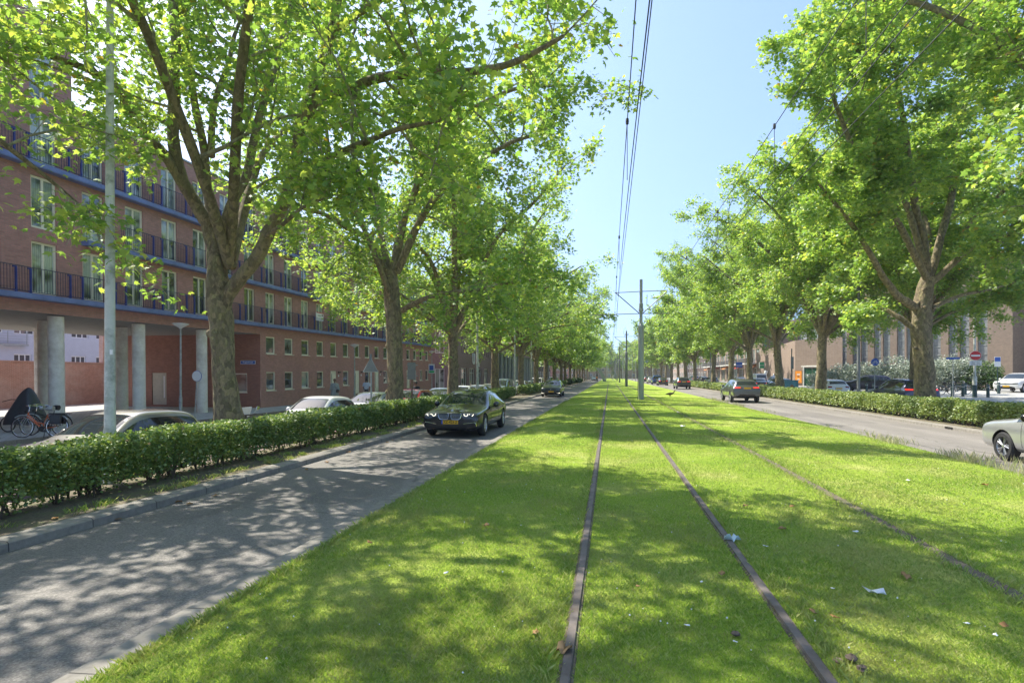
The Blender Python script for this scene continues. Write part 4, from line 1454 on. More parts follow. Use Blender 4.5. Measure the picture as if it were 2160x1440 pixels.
# ---- second, purple brick building further along the left side
B2 = thing('corner_building', 'dark purple brick building beyond the apartment building with narrow slot windows', 'building', (-19.7, 71.5, -0.3))
w2 = MB()
L2 = 80.0
slots = [(1.6 + 1.55 * k, 2.15 + 1.55 * k, 5.1, 8.3) for k in range(17) if k != 4]
shop = [(1.4, 4.6, 0.2, 3.2), (6.0, 9.2, 0.2, 3.2), (10.4, 13.6, 0.2, 3.2), (15.5, 18.5, 0.2, 3.2)]
upw = [(3.0 + 5.2 * k, 6.6 + 5.2 * k, 10.0, 11.9) for k in range(14)]
gl = [(27.5, 79, 0.1, 6.4)]
slots = [s for s in slots if s[1] < 26.8]
wall_grid(w2, 'X', 0, 0, L2, 0, 14.5, slots + shop + upw + gl, -0.35)
side = [(-3.2, -1.9, 5.1, 8.0), (-3.2, -1.9, 10.4, 12.6), (-3.2, -1.9, 0.3, 3.1)]
wall_grid(w2, 'Y', 0, -30, 0, 0, 14.5, side, 0.2)
w2.quad((0, L2, 0), (-30, L2, 0), (-30, L2, 14.5), (0, L2, 14.5))
w2.quad((0, 0, 14.5), (0, L2, 14.5), (-30, L2, 14.5), (-30, 0, 14.5))
w2.build('wall', M['brick_purple'], B2)
for s in slots:
    add_window(B2, -0.2, (s[0] + s[1]) / 2, s[2], s[1] - s[0], s[3] - s[2], 0.09, 0, 'pane_c', frame_mat='white', sill=False)
for s in shop:
    add_window(B2, -0.2, (s[0] + s[1]) / 2, s[2], s[1] - s[0], s[3] - s[2], 0.1, 2, 'pane_a', frame_mat='white', sill=False, transom=2.3)
for s in upw:
    add_window(B2, -0.2, (s[0] + s[1]) / 2, s[2], s[1] - s[0], s[3] - s[2], 0.08, 2, 'pane_d', frame_mat='steel_clad', sill=False)
for s in side:
    add_window(B2, (s[0] + s[1]) / 2, 0.12, s[2], s[1] - s[0], s[3] - s[2], 0.1, 1, 'pane_b', -PI / 2, 'white', False)
for k in range(13):
    q = MB()
    q.lathe([(0.42, 0), (0.42, 6.4)], 18, (-0.5, 28.2 + k * 4.05, 0))
    q.build('column', M['steel_clad'], B2, smooth=40)
for k in range(12):
    add_window(B2, -1.6, 30.2 + k * 4.05, 0.3, 3.2, 6.0, 0.12, 2, 'pane_d', frame_mat='steel_clad', sill=False, transom=3.0)
q = MB()
q.quad((-1.7, 27.5, 0.1), (-1.7, 79, 0.1), (-1.7, 79, 6.4), (-1.7, 27.5, 6.4))
q.quad((-0.35, 27.5, 6.4), (-0.35, 79, 6.4), (-1.7, 79, 6.4), (-1.7, 27.5, 6.4))
q.quad((-0.35, 27.5, 0.0), (-0.35, 27.5, 6.4), (-1.7, 27.5, 6.4), (-1.7, 27.5, 0))
q.build('recess_wall', M['steel_clad'], B2)
us = thing('shop_lettering', 'white letters fixed to the purple brick building above its ground floor windows', 'shop sign', (-19.62, 81.0, 4.2))
o = link('lettering', text_mesh('U', 2.2, M['white_ink'], 0.05, True), us)
o.rotation_euler = (PI / 2, 0, PI / 2)
o.location = (0, -1.2, 0)
o = link('small_lettering', text_mesh('unit', 1.0, M['sign_white'], 0.05, True), us)
o.rotation_euler = (PI / 2, 0, PI / 2)
o.location = (0, 1.6, -0.7)


# ---- church on the right: long tan brick wall with tall leaded windows, angled to the street
P1, P2 = Vector((30.9, 86.6, 0)), Vector((41.8, 70.2, 0))
ax = (P2 - P1).normalized()
CH = thing('church', 'tan brick church with tall grey leaded windows behind silvery shrubs', 'church', (P1.x, P1.y, 0.3), math.atan2(ax.y, ax.x))
cw = MB()
LEN = 21.5
hc = []
for k in range(7):
    for s in (0.25, 1.42):
        a = 0.3 + k * 2.95 + s
        if a + 0.95 < LEN - 1.6:
            hc.append((a, a + 0.95, 3.0, 11.0))
wall_grid(cw, 'Y', 0, -0.8, LEN, -0.5, 14.5, hc, 0.35)
cw.quad((LEN, 0, -0.5), (LEN, 3, -0.5), (LEN, 3, 14.5), (LEN, 0, 14.5))
cw.quad((-0.8, 0, -0.5), (-0.8, 0, 14.5), (-0.8, 16, 14.5), (-0.8, 16, -0.5))
hd = [(LEN + 2.6, LEN + 4.0, 3.1, 11.0), (LEN + 6.6, LEN + 8.0, 3.1, 11.0)]
wall_grid(cw, 'Y', 3.0, LEN, LEN + 26, -0.5, 14.5, hd, 0.35)
cw.quad((-0.8, 0, 14.5), (LEN, 0, 14.5), (LEN + 26, 16, 17.5), (-0.8, 16, 17.5))
cw.build('wall', M['brick_tan'], CH)
for a, b, z0, z1 in hc + hd:
    yy = 0.25 if b < LEN else 3.25
    add_window(CH, (a + b) / 2, yy, z0, b - a, z1 - z0, 0.06, 0, 'lead', -PI / 2, 'galv', False)
    q = MB()
    for j in range(1, 8):
        q.bx(a + 0.05, b - 0.05, yy - 0.05, yy - 0.022, z0 + j * 1.0 - 0.03, z0 + j * 1.0 + 0.03)
    q.build('glazing_bars', M['galv'], CH)
q = MB()
q.bx(-0.6, LEN - 1.6, -0.35, 0.0, 2.62, 2.9)
for k in range(8):
    q.bx(0.2 + k * 2.6, 0.5 + k * 2.6, -0.3, -0.003, 2.1, 2.62)
q.bx(LEN - 2.0, LEN - 1.6, -0.33, -0.003, 0.2, 2.62)
q.bx(LEN - 6, LEN + 24, 1.0 - 2.9, 1.3 - 2.9, 0.9, 1.15)
q.bx(LEN + 2.0, LEN + 24, 2.6, 2.99, 2.7, 2.95)
q.build('stone_sill', M['stone'], CH)
q = MB()
q.bx(LEN - 5.6, LEN + 24, 1.05 - 2.9, 1.25 - 2.9, -0.4, 0.9)
q.build('plinth_wall', M['brick_pink'], CH)

# ---- low annex with green doors, tan brick
AN = thing('annex', 'low tan brick annex with dark green double doors and an orange poster', 'building', (26.2, 86.0, 0.3), 0)
aw = MB()
ang = math.atan2(ax.y, ax.x)
gdir = Vector((math.cos(ang), math.sin(ang), 0))


def AP(t, z, d=0.0):
    n = Vector((-gdir.y, gdir.x, 0))
    p = gdir * t + n * d
    return (p.x, p.y, z)


for z0, z1, t0, t1 in ((-0.5, 6.6, 0, 1.3), (2.75, 6.6, 1.3, 4.0), (-0.5, 6.6, 4.0, 7.2)):
    aw.quad(AP(t0, z0), AP(t1, z0), AP(t1, z1), AP(t0, z1))
aw.quad((0, 0, -0.5), (0, 0, 6.6), (0, 21.5, 5.6), (0, 21.5, -0.5))
aw.quad((0, 0, 6.6), AP(7.2, 6.6), (AP(7.2, 0)[0], 21.5, 5.6), (0, 21.5, 5.6))
aw.build('wall', M['brick_pink'], AN)
q = MB()
for a, b in ((1.42, 2.62), (2.68, 3.88)):
    vs = [AP(a, 0.05, 0.1), AP(b, 0.05, 0.1), AP(b, 2.62, 0.1), AP(a, 2.62, 0.1)]
    q.quad(*vs)
    for k in range(5):
        t = a + (b - a) * (k + 0.5) / 5
        q.quad(AP(t - 0.09, 0.08, 0.08), AP(t + 0.09, 0.08, 0.08), AP(t + 0.09, 2.58, 0.08), AP(t - 0.09, 2.58, 0.08))
q.build('double_door', M['green_paint'], AN)
q = MB()
for (a, b, c, d_) in ((1.3, 1.42, 0, 2.75), (3.88, 4.0, 0, 2.75), (1.0, 4.3, 2.75, 2.95)):
    vs = [AP(a, c, -0.06), AP(b, c, -0.06), AP(b, d_, -0.06), AP(a, d_, -0.06)] + [AP(a, c, 0.12), AP(b, c, 0.12), AP(b, d_, 0.12), AP(a, d_, 0.12)]
    q.add(vs, [(0, 1, 2, 3), (7, 6, 5, 4), (0, 4, 5, 1), (1, 5, 6, 2), (2, 6, 7, 3), (3, 7, 4, 0)])
q.build('door_frame', M['concrete'], AN)
q = MB()
for t, z, r in ((1.95, 1.6, 0.13), (3.25, 1.7, 0.12), (3.3, 2.0, 0.14), (3.3, 1.45, 0.11)):
    c0 = Vector(AP(t, z, 0.07))
    q.box(c0, (r * 1.6, 0.01, r * 1.8), ang)
q.build('door_notices', M['sign_white'], AN)
po_ = thing('poster_case', 'orange poster in a dark case left of the green doors', 'poster', tuple(Vector((26.2, 86.0, 0.3)) + Vector(AP(0.62, 1.35, -0.05))), ang)
q = MB()
q.bx(-0.62, 0.62, -0.04, 0.04, -0.95, 0.95)
q.build('case', M['brown'], po_, bevel=0.01)
q = MB()
q.bx(-0.52, 0.52, -0.05, -0.041, -0.85, 0.85)
q.build('sheet', M['orange_sheet'], po_)
for k, (z, s) in enumerate(((0.35, 0.26), (0.05, 0.16), (-0.35, 0.18))):
    q = MB()
    q.bx(-s, s, -0.056, -0.0505, z - 0.07, z + 0.07)
    q.build('printed_block', M['mask_blue'] if k != 1 else M['cloth_dark'], po_)

# tall dark block behind the annex
DB = thing('tall_block', 'tall dark brick block rising behind the low annex', 'building', (34, 96, 0.3))
q = MB()
wall_grid(q, 'X', 0, -2, 34, 0, 12, [], 0.1)
wall_grid(q, 'Y', -2, 0, 24, 0, 12, [], 0.1)
q.quad((0, -2, 12), (24, -2, 12), (24, 34, 12), (0, 34, 12))
q.build('wall', M['brick_dark'], DB)
q = MB()
for k in range(4):
    q.bx(-0.08, 0.0, 1 + k * 8, 6 + k * 8, 7.2, 9.4)
q.build('louvre_panel', M['steel_clad'], DB)

# ---- shops with flats above, right side further on
SH = thing('shop_building', 'pale pink brick shops with balconied flats above on the right', 'building', (27.6, 109, 0.3))
q = MB()
hs = []
for k in range(9):
    y = 2.0 + k * 6.4
    hs += [(y, y + 4.4, 0.2, 3.0), (y, y + 2.6, 4.2, 6.6), (y + 3.2, y + 5.0, 4.2, 6.6), (y, y + 2.6, 7.4, 9.4)]
wall_grid(q, 'X', 0, 0, 60, 0, 10.5, hs, 0.3)
wall_grid(q, 'Y', 0, 0, 14, 0, 10.5, [], 0.3)
q.quad((0, 0, 10.5), (14, 0, 10.5), (14, 60, 10.5), (0, 60, 10.5))
q.build('wall', M['brick_pink'], SH)
for h in hs:
    add_window(SH, 0.15, (h[0] + h[1]) / 2, h[2], h[1] - h[0], h[3] - h[2], 0.1, 2, 'pane_a' if h[2] < 1 else 'pane_d', PI, 'white', False)
for k in range(9):
    y = 2.0 + k * 6.4
    q = MB()
    q.bx(-1.3, -0.003, y - 0.4, y + 5.4, 3.75, 3.95)
    q.build('balcony_floor', M['white'], SH)
    q = MB()
    q.bx(-1.3, -1.26, y - 0.4, y + 5.4, 3.96, 4.9)
    q.build('balcony_panel', M['roof'], SH)
    if k % 2 == 0:
        q = MB()
        q.add([(-1.2, y, 3.1), (-1.2, y + 4.4, 3.1), (-0.01, y + 4.4, 3.6), (-0.01, y, 3.6), (-1.2, y, 2.95), (-1.2, y + 4.4, 2.95)], [(0, 1, 2, 3), (0, 4, 5, 1)])
        q.build('awning', M['awning'] if k % 4 == 0 else M['sign_red'], SH)
q = MB()
q.bx(-0.6, 0.0, -0.3, 60.3, 10.5, 10.75)
q.build('roof_edge', M['white'], SH)

# further right blocks, left blocks and the end of the street
def far_block(name, label, x, y, w, d, h, m_, rows, cols, face, wm='pane_c', z=0.2, roof=None):
    b = thing(name, label, 'building', (x, y, z))
    q = MB()
    q.bx(-w / 2, w / 2, -d / 2, d / 2, -0.5, h)
    q.build('wall', M[m_], b)
    span = w if face == 'S' else d
    for r in range(rows):
        for c in range(cols):
            a = -span / 2 + span * (c + 0.5) / cols
            ww = span / cols * 0.5
            zz = 0.9 + r * (h - 0.8) / rows
            hh_ = (h - 0.8) / rows * 0.55
            if face == 'S':
                add_window(b, a, -d / 2 - 0.04, zz, ww, hh_, 0.1, 1, wm, -PI / 2, 'white', False)
            elif face == 'E':
                add_window(b, w / 2 + 0.04, a, zz, ww, hh_, 0.1, 1, wm, 0, 'white', False)
            else:
                add_window(b, -w / 2 - 0.04, a, zz, ww, hh_, 0.1, 1, wm, PI, 'white', False)
    q = MB()
    if roof:
        q.add([(-w / 2 - 0.3, -d / 2 - 0.3, h), (w / 2 + 0.3, -d / 2 - 0.3, h), (w / 2 + 0.3, d / 2 + 0.3, h), (-w / 2 - 0.3, d / 2 + 0.3, h), (-w / 2, 0, h + 2.4), (w / 2, 0, h + 2.4)],
              [(0, 1, 5, 4), (2, 3, 4, 5), (1, 2, 5), (3, 0, 4)])
    else:
        q.bx(-w / 2 - 0.2, w / 2 + 0.2, -d / 2 - 0.2, d / 2 + 0.2, h, h + 0.25)
    q.build('roof', M['roof'], b)
    return b


far_block('flats', 'dark brick flats beyond the pink shops on the right', 36, 192, 16, 40, 10, 'brick_dark', 3, 8, 'W')
far_block('flats', 'pale flats at the far right end of the street', 36, 245, 16, 44, 11, 'brick_pink', 3, 8, 'W', 'pane_d')
far_block('house_row', 'low brown houses beyond the purple brick building on the left', -30, 185, 16, 50, 8, 'brick_dark', 2, 9, 'E', roof=True)
far_block('house_row', 'red brick houses far along the left side of the street', -30, 250, 16, 56, 9, 'brick_red', 3, 9, 'E', roof=True)
far_block('terrace', 'pale terrace with many white windows closing the far end of the street', 8, 322, 60, 12, 9.5, 'brick_pink', 3, 18, 'S', 'pane_c')
far_block('terrace', 'orange brick terrace closing the far left end of the street', -36, 330, 26, 12, 9, 'brick_red', 3, 8, 'S', 'pane_c')
far_block('terrace', 'cream terrace closing the far right end of the street', 58, 330, 36, 12, 10, 'brick_tan', 3, 12, 'S', 'pane_d')
# ------------------------------------------------------------------ cars (local +Y is forward, origin on the ground below the middle)
HATCH = [(0.00, .34, .73, .70, .62, .58, 'b'), (.025, .25, .81, .82, .72, .69, 'b'), (.10, .20, .86, .865, .78, .74, 'b'), (.36, .19, .90, .885, .83, .77, 'b'), (.95, .19, .965, .89, .89, .78, 'b'), (1.20, .19, 1.01, .89, .93, .765, 'w'),
         (1.72, .19, 1.315, .89, .945, .685, 'w'), (2.02, .19, 1.435, .89, .95, .65, 's'), (2.25, .19, 1.48, .89, .95, .635, 's'), (2.42, .19, 1.49, .89, .955, .63, 'p'), (2.52, .19, 1.49, .89, .955, .63, 's'),
         (3.22, .19, 1.47, .89, .97, .62, 'p'), (3.34, .19, 1.46, .888, .975, .615, 's'), (3.62, .20, 1.43, .88, .98, .61, 'p'), (3.86, .22, 1.39, .875, .985, .615, 'r'), (4.11, .26, 1.07, .86, .975, .70, 'b'), (4.19, .27, .99, .85, .90, .73, 'b'), (4.235, .31, .92, .81, .82, .69, 'b'), (4.25, .40, .82, .72, .72, .62, 'e')]
SEDAN = [(0.00, .34, .72, .72, .60, .58, 'b'), (.03, .25, .79, .84, .70, .70, 'b'), (.12, .20, .825, .89, .75, .77, 'b'), (.42, .19, .86, .915, .79, .80, 'b'), (1.1, .19, .92, .932, .85, .83, 'b'), (1.48, .19, .96, .934, .89, .82, 'w'),
         (2.06, .19, 1.29, .932, .91, .725, 'w'), (2.42, .19, 1.435, .932, .915, .68, 's'), (2.70, .19, 1.478, .932, .92, .665, 's'), (2.90, .19, 1.485, .932, .925, .66, 'p'), (3.0, .19, 1.485, .932, .925, .66, 's'),
         (3.62, .19, 1.45, .93, .97, .635, 's'), (3.88, .20, 1.405, .925, .975, .625, 'r'), (4.38, .22, 1.12, .905, .98, .70, 'b'), (4.72, .25, 1.075, .87, .95, .70, 'b'), (4.88, .28, 1.00, .84, .88, .70, 'b'), (4.94, .40, .84, .70, .72, .60, 'e')]
VAN = [(0.00, .40, .75, .70, .65, .55, 'b'), (.08, .28, .95, .84, .82, .68, 'b'), (.4, .22, 1.08, .93, .95, .80, 'b'), (.85, .22, 1.18, .95, 1.05, .84, 'w'), (1.35, .22, 1.62, .95, 1.10, .78, 'w'), (1.62, .22, 1.80, .95, 1.12, .77, 's'),
       (1.85, .22, 1.86, .95, 1.12, .765, 's'), (2.35, .22, 1.89, .95, 1.13, .76, 'p'), (2.45, .22, 1.89, .95, 1.13, .76, 'b'), (3.4, .22, 1.89, .95, 1.13, .76, 'b'), (4.30, .25, 1.87, .94, 1.13, .77, 'b'), (4.42, .28, 1.80, .93, 1.12, .77, 'r'), (4.50, .30, 1.15, .92, 1.0, .80, 'b'), (4.55, .36, .9, .86, .8, .7, 'e')]


def scale_st(st, L, H, W, zb=None):
    L0, H0, W0 = st[-1][0], max(s[2] for s in st), max(s[3] for s in st) * 2
    out = []
    for d, b, zt, hw, zl, tw, f in st:
        out.append((d * L / L0, b * (zb / 0.19 if zb else 1), zt * H / H0, hw * W / W0, zl * H / H0, tw * W / W0, f))
    return out


CARS = {}


def car_proto(kind, st, wb_front, wheelbase, wr, rim='rim', spokes=5, detail=None, rear_lit=False, name='car'):
    L = st[-1][0]
    HW = max(s[3] for s in st)
    ring = 9
    V, Fq, MI = [], [], []
    for (d, b, zt, hw, zl, tw, f) in st:
        y = L / 2 - d
        zg = max(zt - 0.10, zl + 0.012)
        half = [(0, b), (hw * .80, b), (hw * .965, b + .10), (hw, (b + zl) * .5 + .03), (hw * .962, zl), (tw, zg), (tw - .055, zt - .03), (tw * .55, zt - .006), (0, zt)]
        full = half + [(-x, z) for x, z in reversed(half[1:-1])]
        V += [(x, y, z) for x, z in full]
    n = 2 * ring - 2
    for i in range(len(st) - 1):
        f, f2 = st[i][6], st[i + 1][6]
        for k in range(n):
            k2 = (k + 1) % n
            seg = k if k < ring - 1 else n - 1 - k          # mirrored index 0..7
            right = k < ring - 1
            mi = 0
            if seg == 4 and f in ('w', 's'):
                mi = 3 if right else 4
            if seg >= 6 and f == 'w':
                mi = 1
            if seg >= 6 and f == 'r':
                mi = 2
            if seg == 4 and f == 'p':
                mi = 5
            if seg == 0 or (seg == 1):
                mi = 5 if seg == 0 else 0
            Fq.append((i * n + k, i * n + k2, (i + 1) * n + k2, (i + 1) * n + k))
            MI.append(mi)
    Fq.append(tuple(range(n)))
    MI.append(0)
    b0 = (len(st) - 1) * n
    Fq.append(tuple(b0 + k for k in range(n - 1, -1, -1)))
    MI.append(0)
    me = bpy.data.meshes.new('loft')
    me.from_pydata(V, [], Fq)
    me.polygons.foreach_set('material_index', MI)
    pt = paint('proto ' + kind, (0.3, 0.3, 0.3))
    for m in (pt, M['carglass'], M['carglass'], M['carglass'], M['carglass'], M['gloss_black'], M['black']):
        me.materials.append(m)
    import bmesh
    bm = bmesh.new()
    bm.from_mesh(me)
    bmesh.ops.recalc_face_normals(bm, faces=bm.faces)
    bm.to_mesh(me)
    bm.free()
    tmp = bpy.data.objects.new('loft', me)
    COL.objects.link(tmp)
    sb = tmp.modifiers.new('s', 'SUBSURF')
    sb.levels = 2
    sb.render_levels = 2
    dg = bpy.context.evaluated_depsgraph_get()
    sm_ = bpy.data.meshes.new_from_object(tmp.evaluated_get(dg))
    bpy.data.objects.remove(tmp)
    # wheel arches
    axles = (L / 2 - wb_front, L / 2 - wb_front - wheelbase)
    cut = MB()
    for ya in axles:
        for s in (-1, 1):
            cut.lathe([(wr * 1.16, s * (HW - .30)), (wr * 1.16, s * (HW + .2))] if s > 0 else [(wr * 1.16, s * (HW + .2)), (wr * 1.16, s * (HW - .30))], 28, (0, ya, wr), 'X', 0, True)
    cm = cut.mesh('cut', M['black'])
    for m in (M['black'],) * 6:
        cm.materials.append(m)
    cm.polygons.foreach_set('material_index', [6] * len(cm.polygons))
    bmc = bmesh.new()
    bmc.from_mesh(cm)
    bmesh.ops.recalc_face_normals(bmc, faces=bmc.faces)
    bmc.to_mesh(cm)
    bmc.free()
    a = bpy.data.objects.new('a', sm_)
    c = bpy.data.objects.new('c', cm)
    COL.objects.link(a)
    COL.objects.link(c)
    bo = a.modifiers.new('b', 'BOOLEAN')
    bo.operation = 'DIFFERENCE'
    bo.solver = 'EXACT'
    bo.object = c
    dg = bpy.context.evaluated_depsgraph_get()
    fin = bpy.data.meshes.new_from_object(a.evaluated_get(dg))
    bpy.data.objects.remove(a)
    bpy.data.objects.remove(c)
    bvh = BVHTree.FromPolygons([v.co.copy() for v in sm_.vertices], [tuple(p.vertices) for p in sm_.polygons])
    root = thing(kind, 'x', 'car')
    root['paint_slot'] = 0
    # split by material into parts
    groups = {'body': (0, 5, 6), 'windscreen': (1,), 'rear_window': (2,), 'side_window': (3,), 'side_window_': (4,)}
    for nm, ids in groups.items():
        ps = [p for p in fin.polygons if p.material_index in ids]
        if not ps:
            continue
        used = {}
        mb = MB()
        for p in ps:
            for v in p.vertices:
                if v not in used:
                    used[v] = len(mb.v)
                    mb.v.append(tuple(fin.vertices[v].co))
            mb.f.append(tuple(used[v] for v in p.vertices))
            mb.mi.append({0: 0, 5: 1, 6: 2}[p.material_index] if nm == 'body' else 0)
        o = mb.build(nm.rstrip('_'), [pt, M['gloss_black'], M['black']] if nm == 'body' else M['carglass'], root, smooth=42)
    # wheels
    tyre, rimm = CARS.get(('wheel', wr, rim, spokes)) or (None, None)
    if tyre is None:
        w_ = 0.205
        mb = MB()
        mb.lathe([(wr * .66, -w_ / 2), (wr * .9, -w_ / 2), (wr * .985, -w_ * .36), (wr, -w_ * .2), (wr, w_ * .2), (wr * .985, w_ * .36), (wr * .9, w_ / 2), (wr * .66, w_ / 2), (wr * .64, w_ * .2), (wr * .64, -w_ * .2), (wr * .66, -w_ / 2)], 32, (0, 0, 0), 'X')
        tyre = mb.mesh('wheel', M['tyre'], 40)
        mb = MB()
        mb.lathe([(wr * .68, w_ * .42), (wr * .655, w_ * .44), (wr * .62, w_ * .30), (wr * .61, -w_ * .3)], 32, (0, 0, 0), 'X', 0)
        mb.lathe([(0, w_ * .1), (wr * .6, w_ * .1)], 24, (0, 0, 0), 'X', 1)
        mb.lathe([(0, w_ * .42), (wr * .11, w_ * .42), (wr * .14, w_ * .33), (wr * .14, w_ * .1)], 16, (0, 0, 0), 'X', 0)
        for k in range(spokes):
            for off in (-0.16, 0.16):
                an = 2 * PI * k / spokes
                p0 = Vector((w_ * .34, math.cos(an) * wr * .1, math.sin(an) * wr * .1))
                an2 = an + off
                p1 = Vector((w_ * .36, math.cos(an2) * wr * .64, math.sin(an2) * wr * .64))
                mb.tube([p0, p0.lerp(p1, .5), p1], [wr * .055, wr * .05, wr * .06], 5, 0)
        rimm = mb.mesh('rim', [M[rim], M['black']], 40)
        CARS[('wheel', wr, rim, spokes)] = (tyre, rimm)
    for ya in axles:
        for s in (1, -1):
            o = link('wheel', tyre, root)
            o.location = (s * (HW - .115), ya, wr)
            o.rotation_euler = (0, 0, 0 if s > 0 else PI)
            link('rim', rimm, o)

    # conforming patches
    def proj(u, v, side):
        if side == 'F':
            o, dr = Vector((u, 6, v)), Vector((0, -1, 0))
        elif side == 'B':
            o, dr = Vector((u, -6, v)), Vector((0, 1, 0))
        elif side == 'R':
            o, dr = Vector((3, u, v)), Vector((-1, 0, 0))
        else:
            o, dr = Vector((-3, u, v)), Vector((1, 0, 0))
        h = bvh.ray_cast(o, dr)
        return (h[0], -dr) if h[0] is not None else (None, None)

    def patch(name, quad, side, mat_, off=0.006, nx=6, ny=3, th=0.03, parent=None, label=None):
        mb = MB()
        a, b, c, d = quad
        top, bot = [], []
        for j in range(ny + 1):
            for i in range(nx + 1):
                s, t = i / nx, j / ny
                u = (a[0] * (1 - s) + b[0] * s) * (1 - t) + (d[0] * (1 - s) + c[0] * s) * t
                v = (a[1] * (1 - s) + b[1] * s) * (1 - t) + (d[1] * (1 - s) + c[1] * s) * t
                p, nn = proj(u, v, side)
                if p is None:
                    return None
                top.append(p + nn * off)
                bot.append(p - nn * th)
        m = nx + 1
        fs = [(j * m + i, j * m + i + 1, (j + 1) * m + i + 1, (j + 1) * m + i) for j in range(ny) for i in range(nx)]
        mb.add(top + bot, fs)
        T = len(top)
        edge = [i for i in range(m)] + [j * m + nx for j in range(1, ny + 1)] + [ny * m + i for i in range(nx - 1, -1, -1)] + [j * m for j in range(ny - 1, 0, -1)]
        for q in range(len(edge)):
            e0, e1 = edge[q], edge[(q + 1) % len(edge)]
            mb.f.append((e0, e0 + T, e1 + T, e1))
            mb.mi.append(0)
        return mb.build(name, mat_, parent or root, smooth=35)

    zt = max(s[2] for s in st)
    zh = next(s[2] for s in st if s[0] > 0.25 * L / 4.25)
    bh = next(s[4] for s in st if s[6] == 's')
    plain_front = detail != 'executive'
    # mirrors
    for s in (1, -1):
        mb = MB()
        c0 = Vector((s * (HW + .085), L / 2 - next(x[0] for x in st if x[6] == 'w') - .52, bh + .055))
        mb.lathe([(.02, -.07), (.075, -.065), (.10, -.02), (.095, .03), (.05, .075), (.01, .085)], 14, c0, 'Y')
        mb.tube([c0 + Vector((-s * .13, -.02, -.07)), c0 + Vector((-s * .02, 0, -.05))], .022, 6)
        o = mb.build('mirror', pt if kind != 'silver_hatchback' else M['gloss_black'], root, smooth=40)
    k = zt / 1.48
    if detail == 'executive':
        for s in (1, -1):
            hl = patch('headlight', [(s * .40, .655), (s * .80, .70), (s * .845, .80), (s * .40, .755)], 'F', M['lampglass'], .006, 8, 4)
            for cx_ in (.50, .66):
                p, nn = proj(s * cx_, .715, 'F')
                mb = MB()
                R_ = .052
                ring_ = [p + Vector((R_ * 1.15 * math.cos(t), .022, R_ * math.sin(t))) for t in np.linspace(PI * .92, PI * 2.08, 14)]
                mb.tube(ring_, .0065, 6)
                mb.build('running_light', M['lamp_lit'], hl)
            gr = patch('grille', [(s * .05, .565), (s * .315, .565), (s * .36, .735), (s * .04, .735)], 'F', M['black'], .004, 6, 4)
            mb = MB()
            bd = [(.045, .60), (.045, .71), (.075, .745), (.33, .745), (.365, .70), (.33, .60), (.28, .56), (.085, .56), (.045, .60)]
            pts = []
            for x, z in bd:
                p, _ = proj(s * x, z, 'F')
                pts.append(p + Vector((0, .014, 0)))
            mb.tube(pts, .009, 6)
            mb.build('grille_frame', M['chrome'], gr)
            mb = MB()
            for i in range(9):
                x = .075 + i * .031
                pts = [proj(s * (x + .004 * j), .575 + j * .05, 'F')[0] + Vector((0, .011, 0)) for j in range(4)]
                mb.tube(pts, .0035, 5)
            mb.build('grille_slats', M['rim'], gr)
            patch('side_intake', [(s * .47, .36), (s * .80, .40), (s * .80, .46), (s * .50, .43)], 'F', M['black'], .004)
            mb = MB()
            pts = [proj(s * x, z, 'F')[0] + Vector((0, .012, 0)) for x, z in ((.42, .425), (.58, .452), (.76, .475), (.80, .44), (.815, .365))]
            mb.tube(pts, .011, 6)
            mb.build('chrome_trim', M['chrome'], root)
            patch('tail_light', [(s * .45, .80), (s * .80, .80), (s * .82, .92), (s * .45, .90)], 'B', M['tail'])
        patch('lower_intake', [(-.52, .295), (.52, .295), (.56, .385), (-.56, .385)], 'F', M['black'], .004, 10, 3)
        p, _ = proj(0, .80, 'F')
        mb = MB()
        mb.lathe([(0, .012), (.042, .012), (.042, 0)], 18, p, 'Y', 0)
        mb.build('roundel', M['white'], root)
        pz = .478
    else:
        for s in (1, -1):
            patch('headlight', [(s * .46, .60 * k), (s * .80, .64 * k), (s * .84, .745 * k), (s * .46, .69 * k)], 'F', M['lampglass'], .006, 6, 3)
            if detail == 'lit':
                patch('running_light', [(s * .52, .335 * k), (s * .78, .335 * k), (s * .80, .40 * k), (s * .76, .36 * k)], 'F', M['lamp_lit'], .012, 6, 2)
            if kind == 'suv':
                patch('tail_light', [(s * .40, .90 * k), (s * .80, .90 * k), (s * .80, .985 * k), (s * .40, .975 * k)], 'B', M['tail_lit'] if rear_lit else M['tail'])
            else:
                patch('tail_light', [(s * .48, .82 * k), (s * .80, .82 * k), (s * .80, .94 * k), (s * .48, .93 * k)], 'B', M['tail_lit'] if rear_lit else M['tail'])
        patch('grille', [(-.46, .615 * k), (.46, .615 * k), (.46, .665 * k), (-.46, .665 * k)], 'F', M['gloss_black'], .004, 8, 2)
        patch('lower_intake', [(-.62, .30 * k), (.62, .30 * k), (.58, .42 * k), (-.58, .42 * k)], 'F', M['black'], .004, 10, 3)
        mb = MB()
        p, _ = proj(0, .645 * k, 'F')
        mb.lathe([(0, .016), (.055, .016), (.055, 0)], 18, p, 'Y', 0)
        mb.build('roundel', M['chrome'], root)
        patch('rear_bumper', [(-.70, .32 * k), (.70, .32 * k), (.72, .44 * k), (-.72, .44 * k)], 'B', M['black'], .006, 10, 3)
        pz = .47 * k
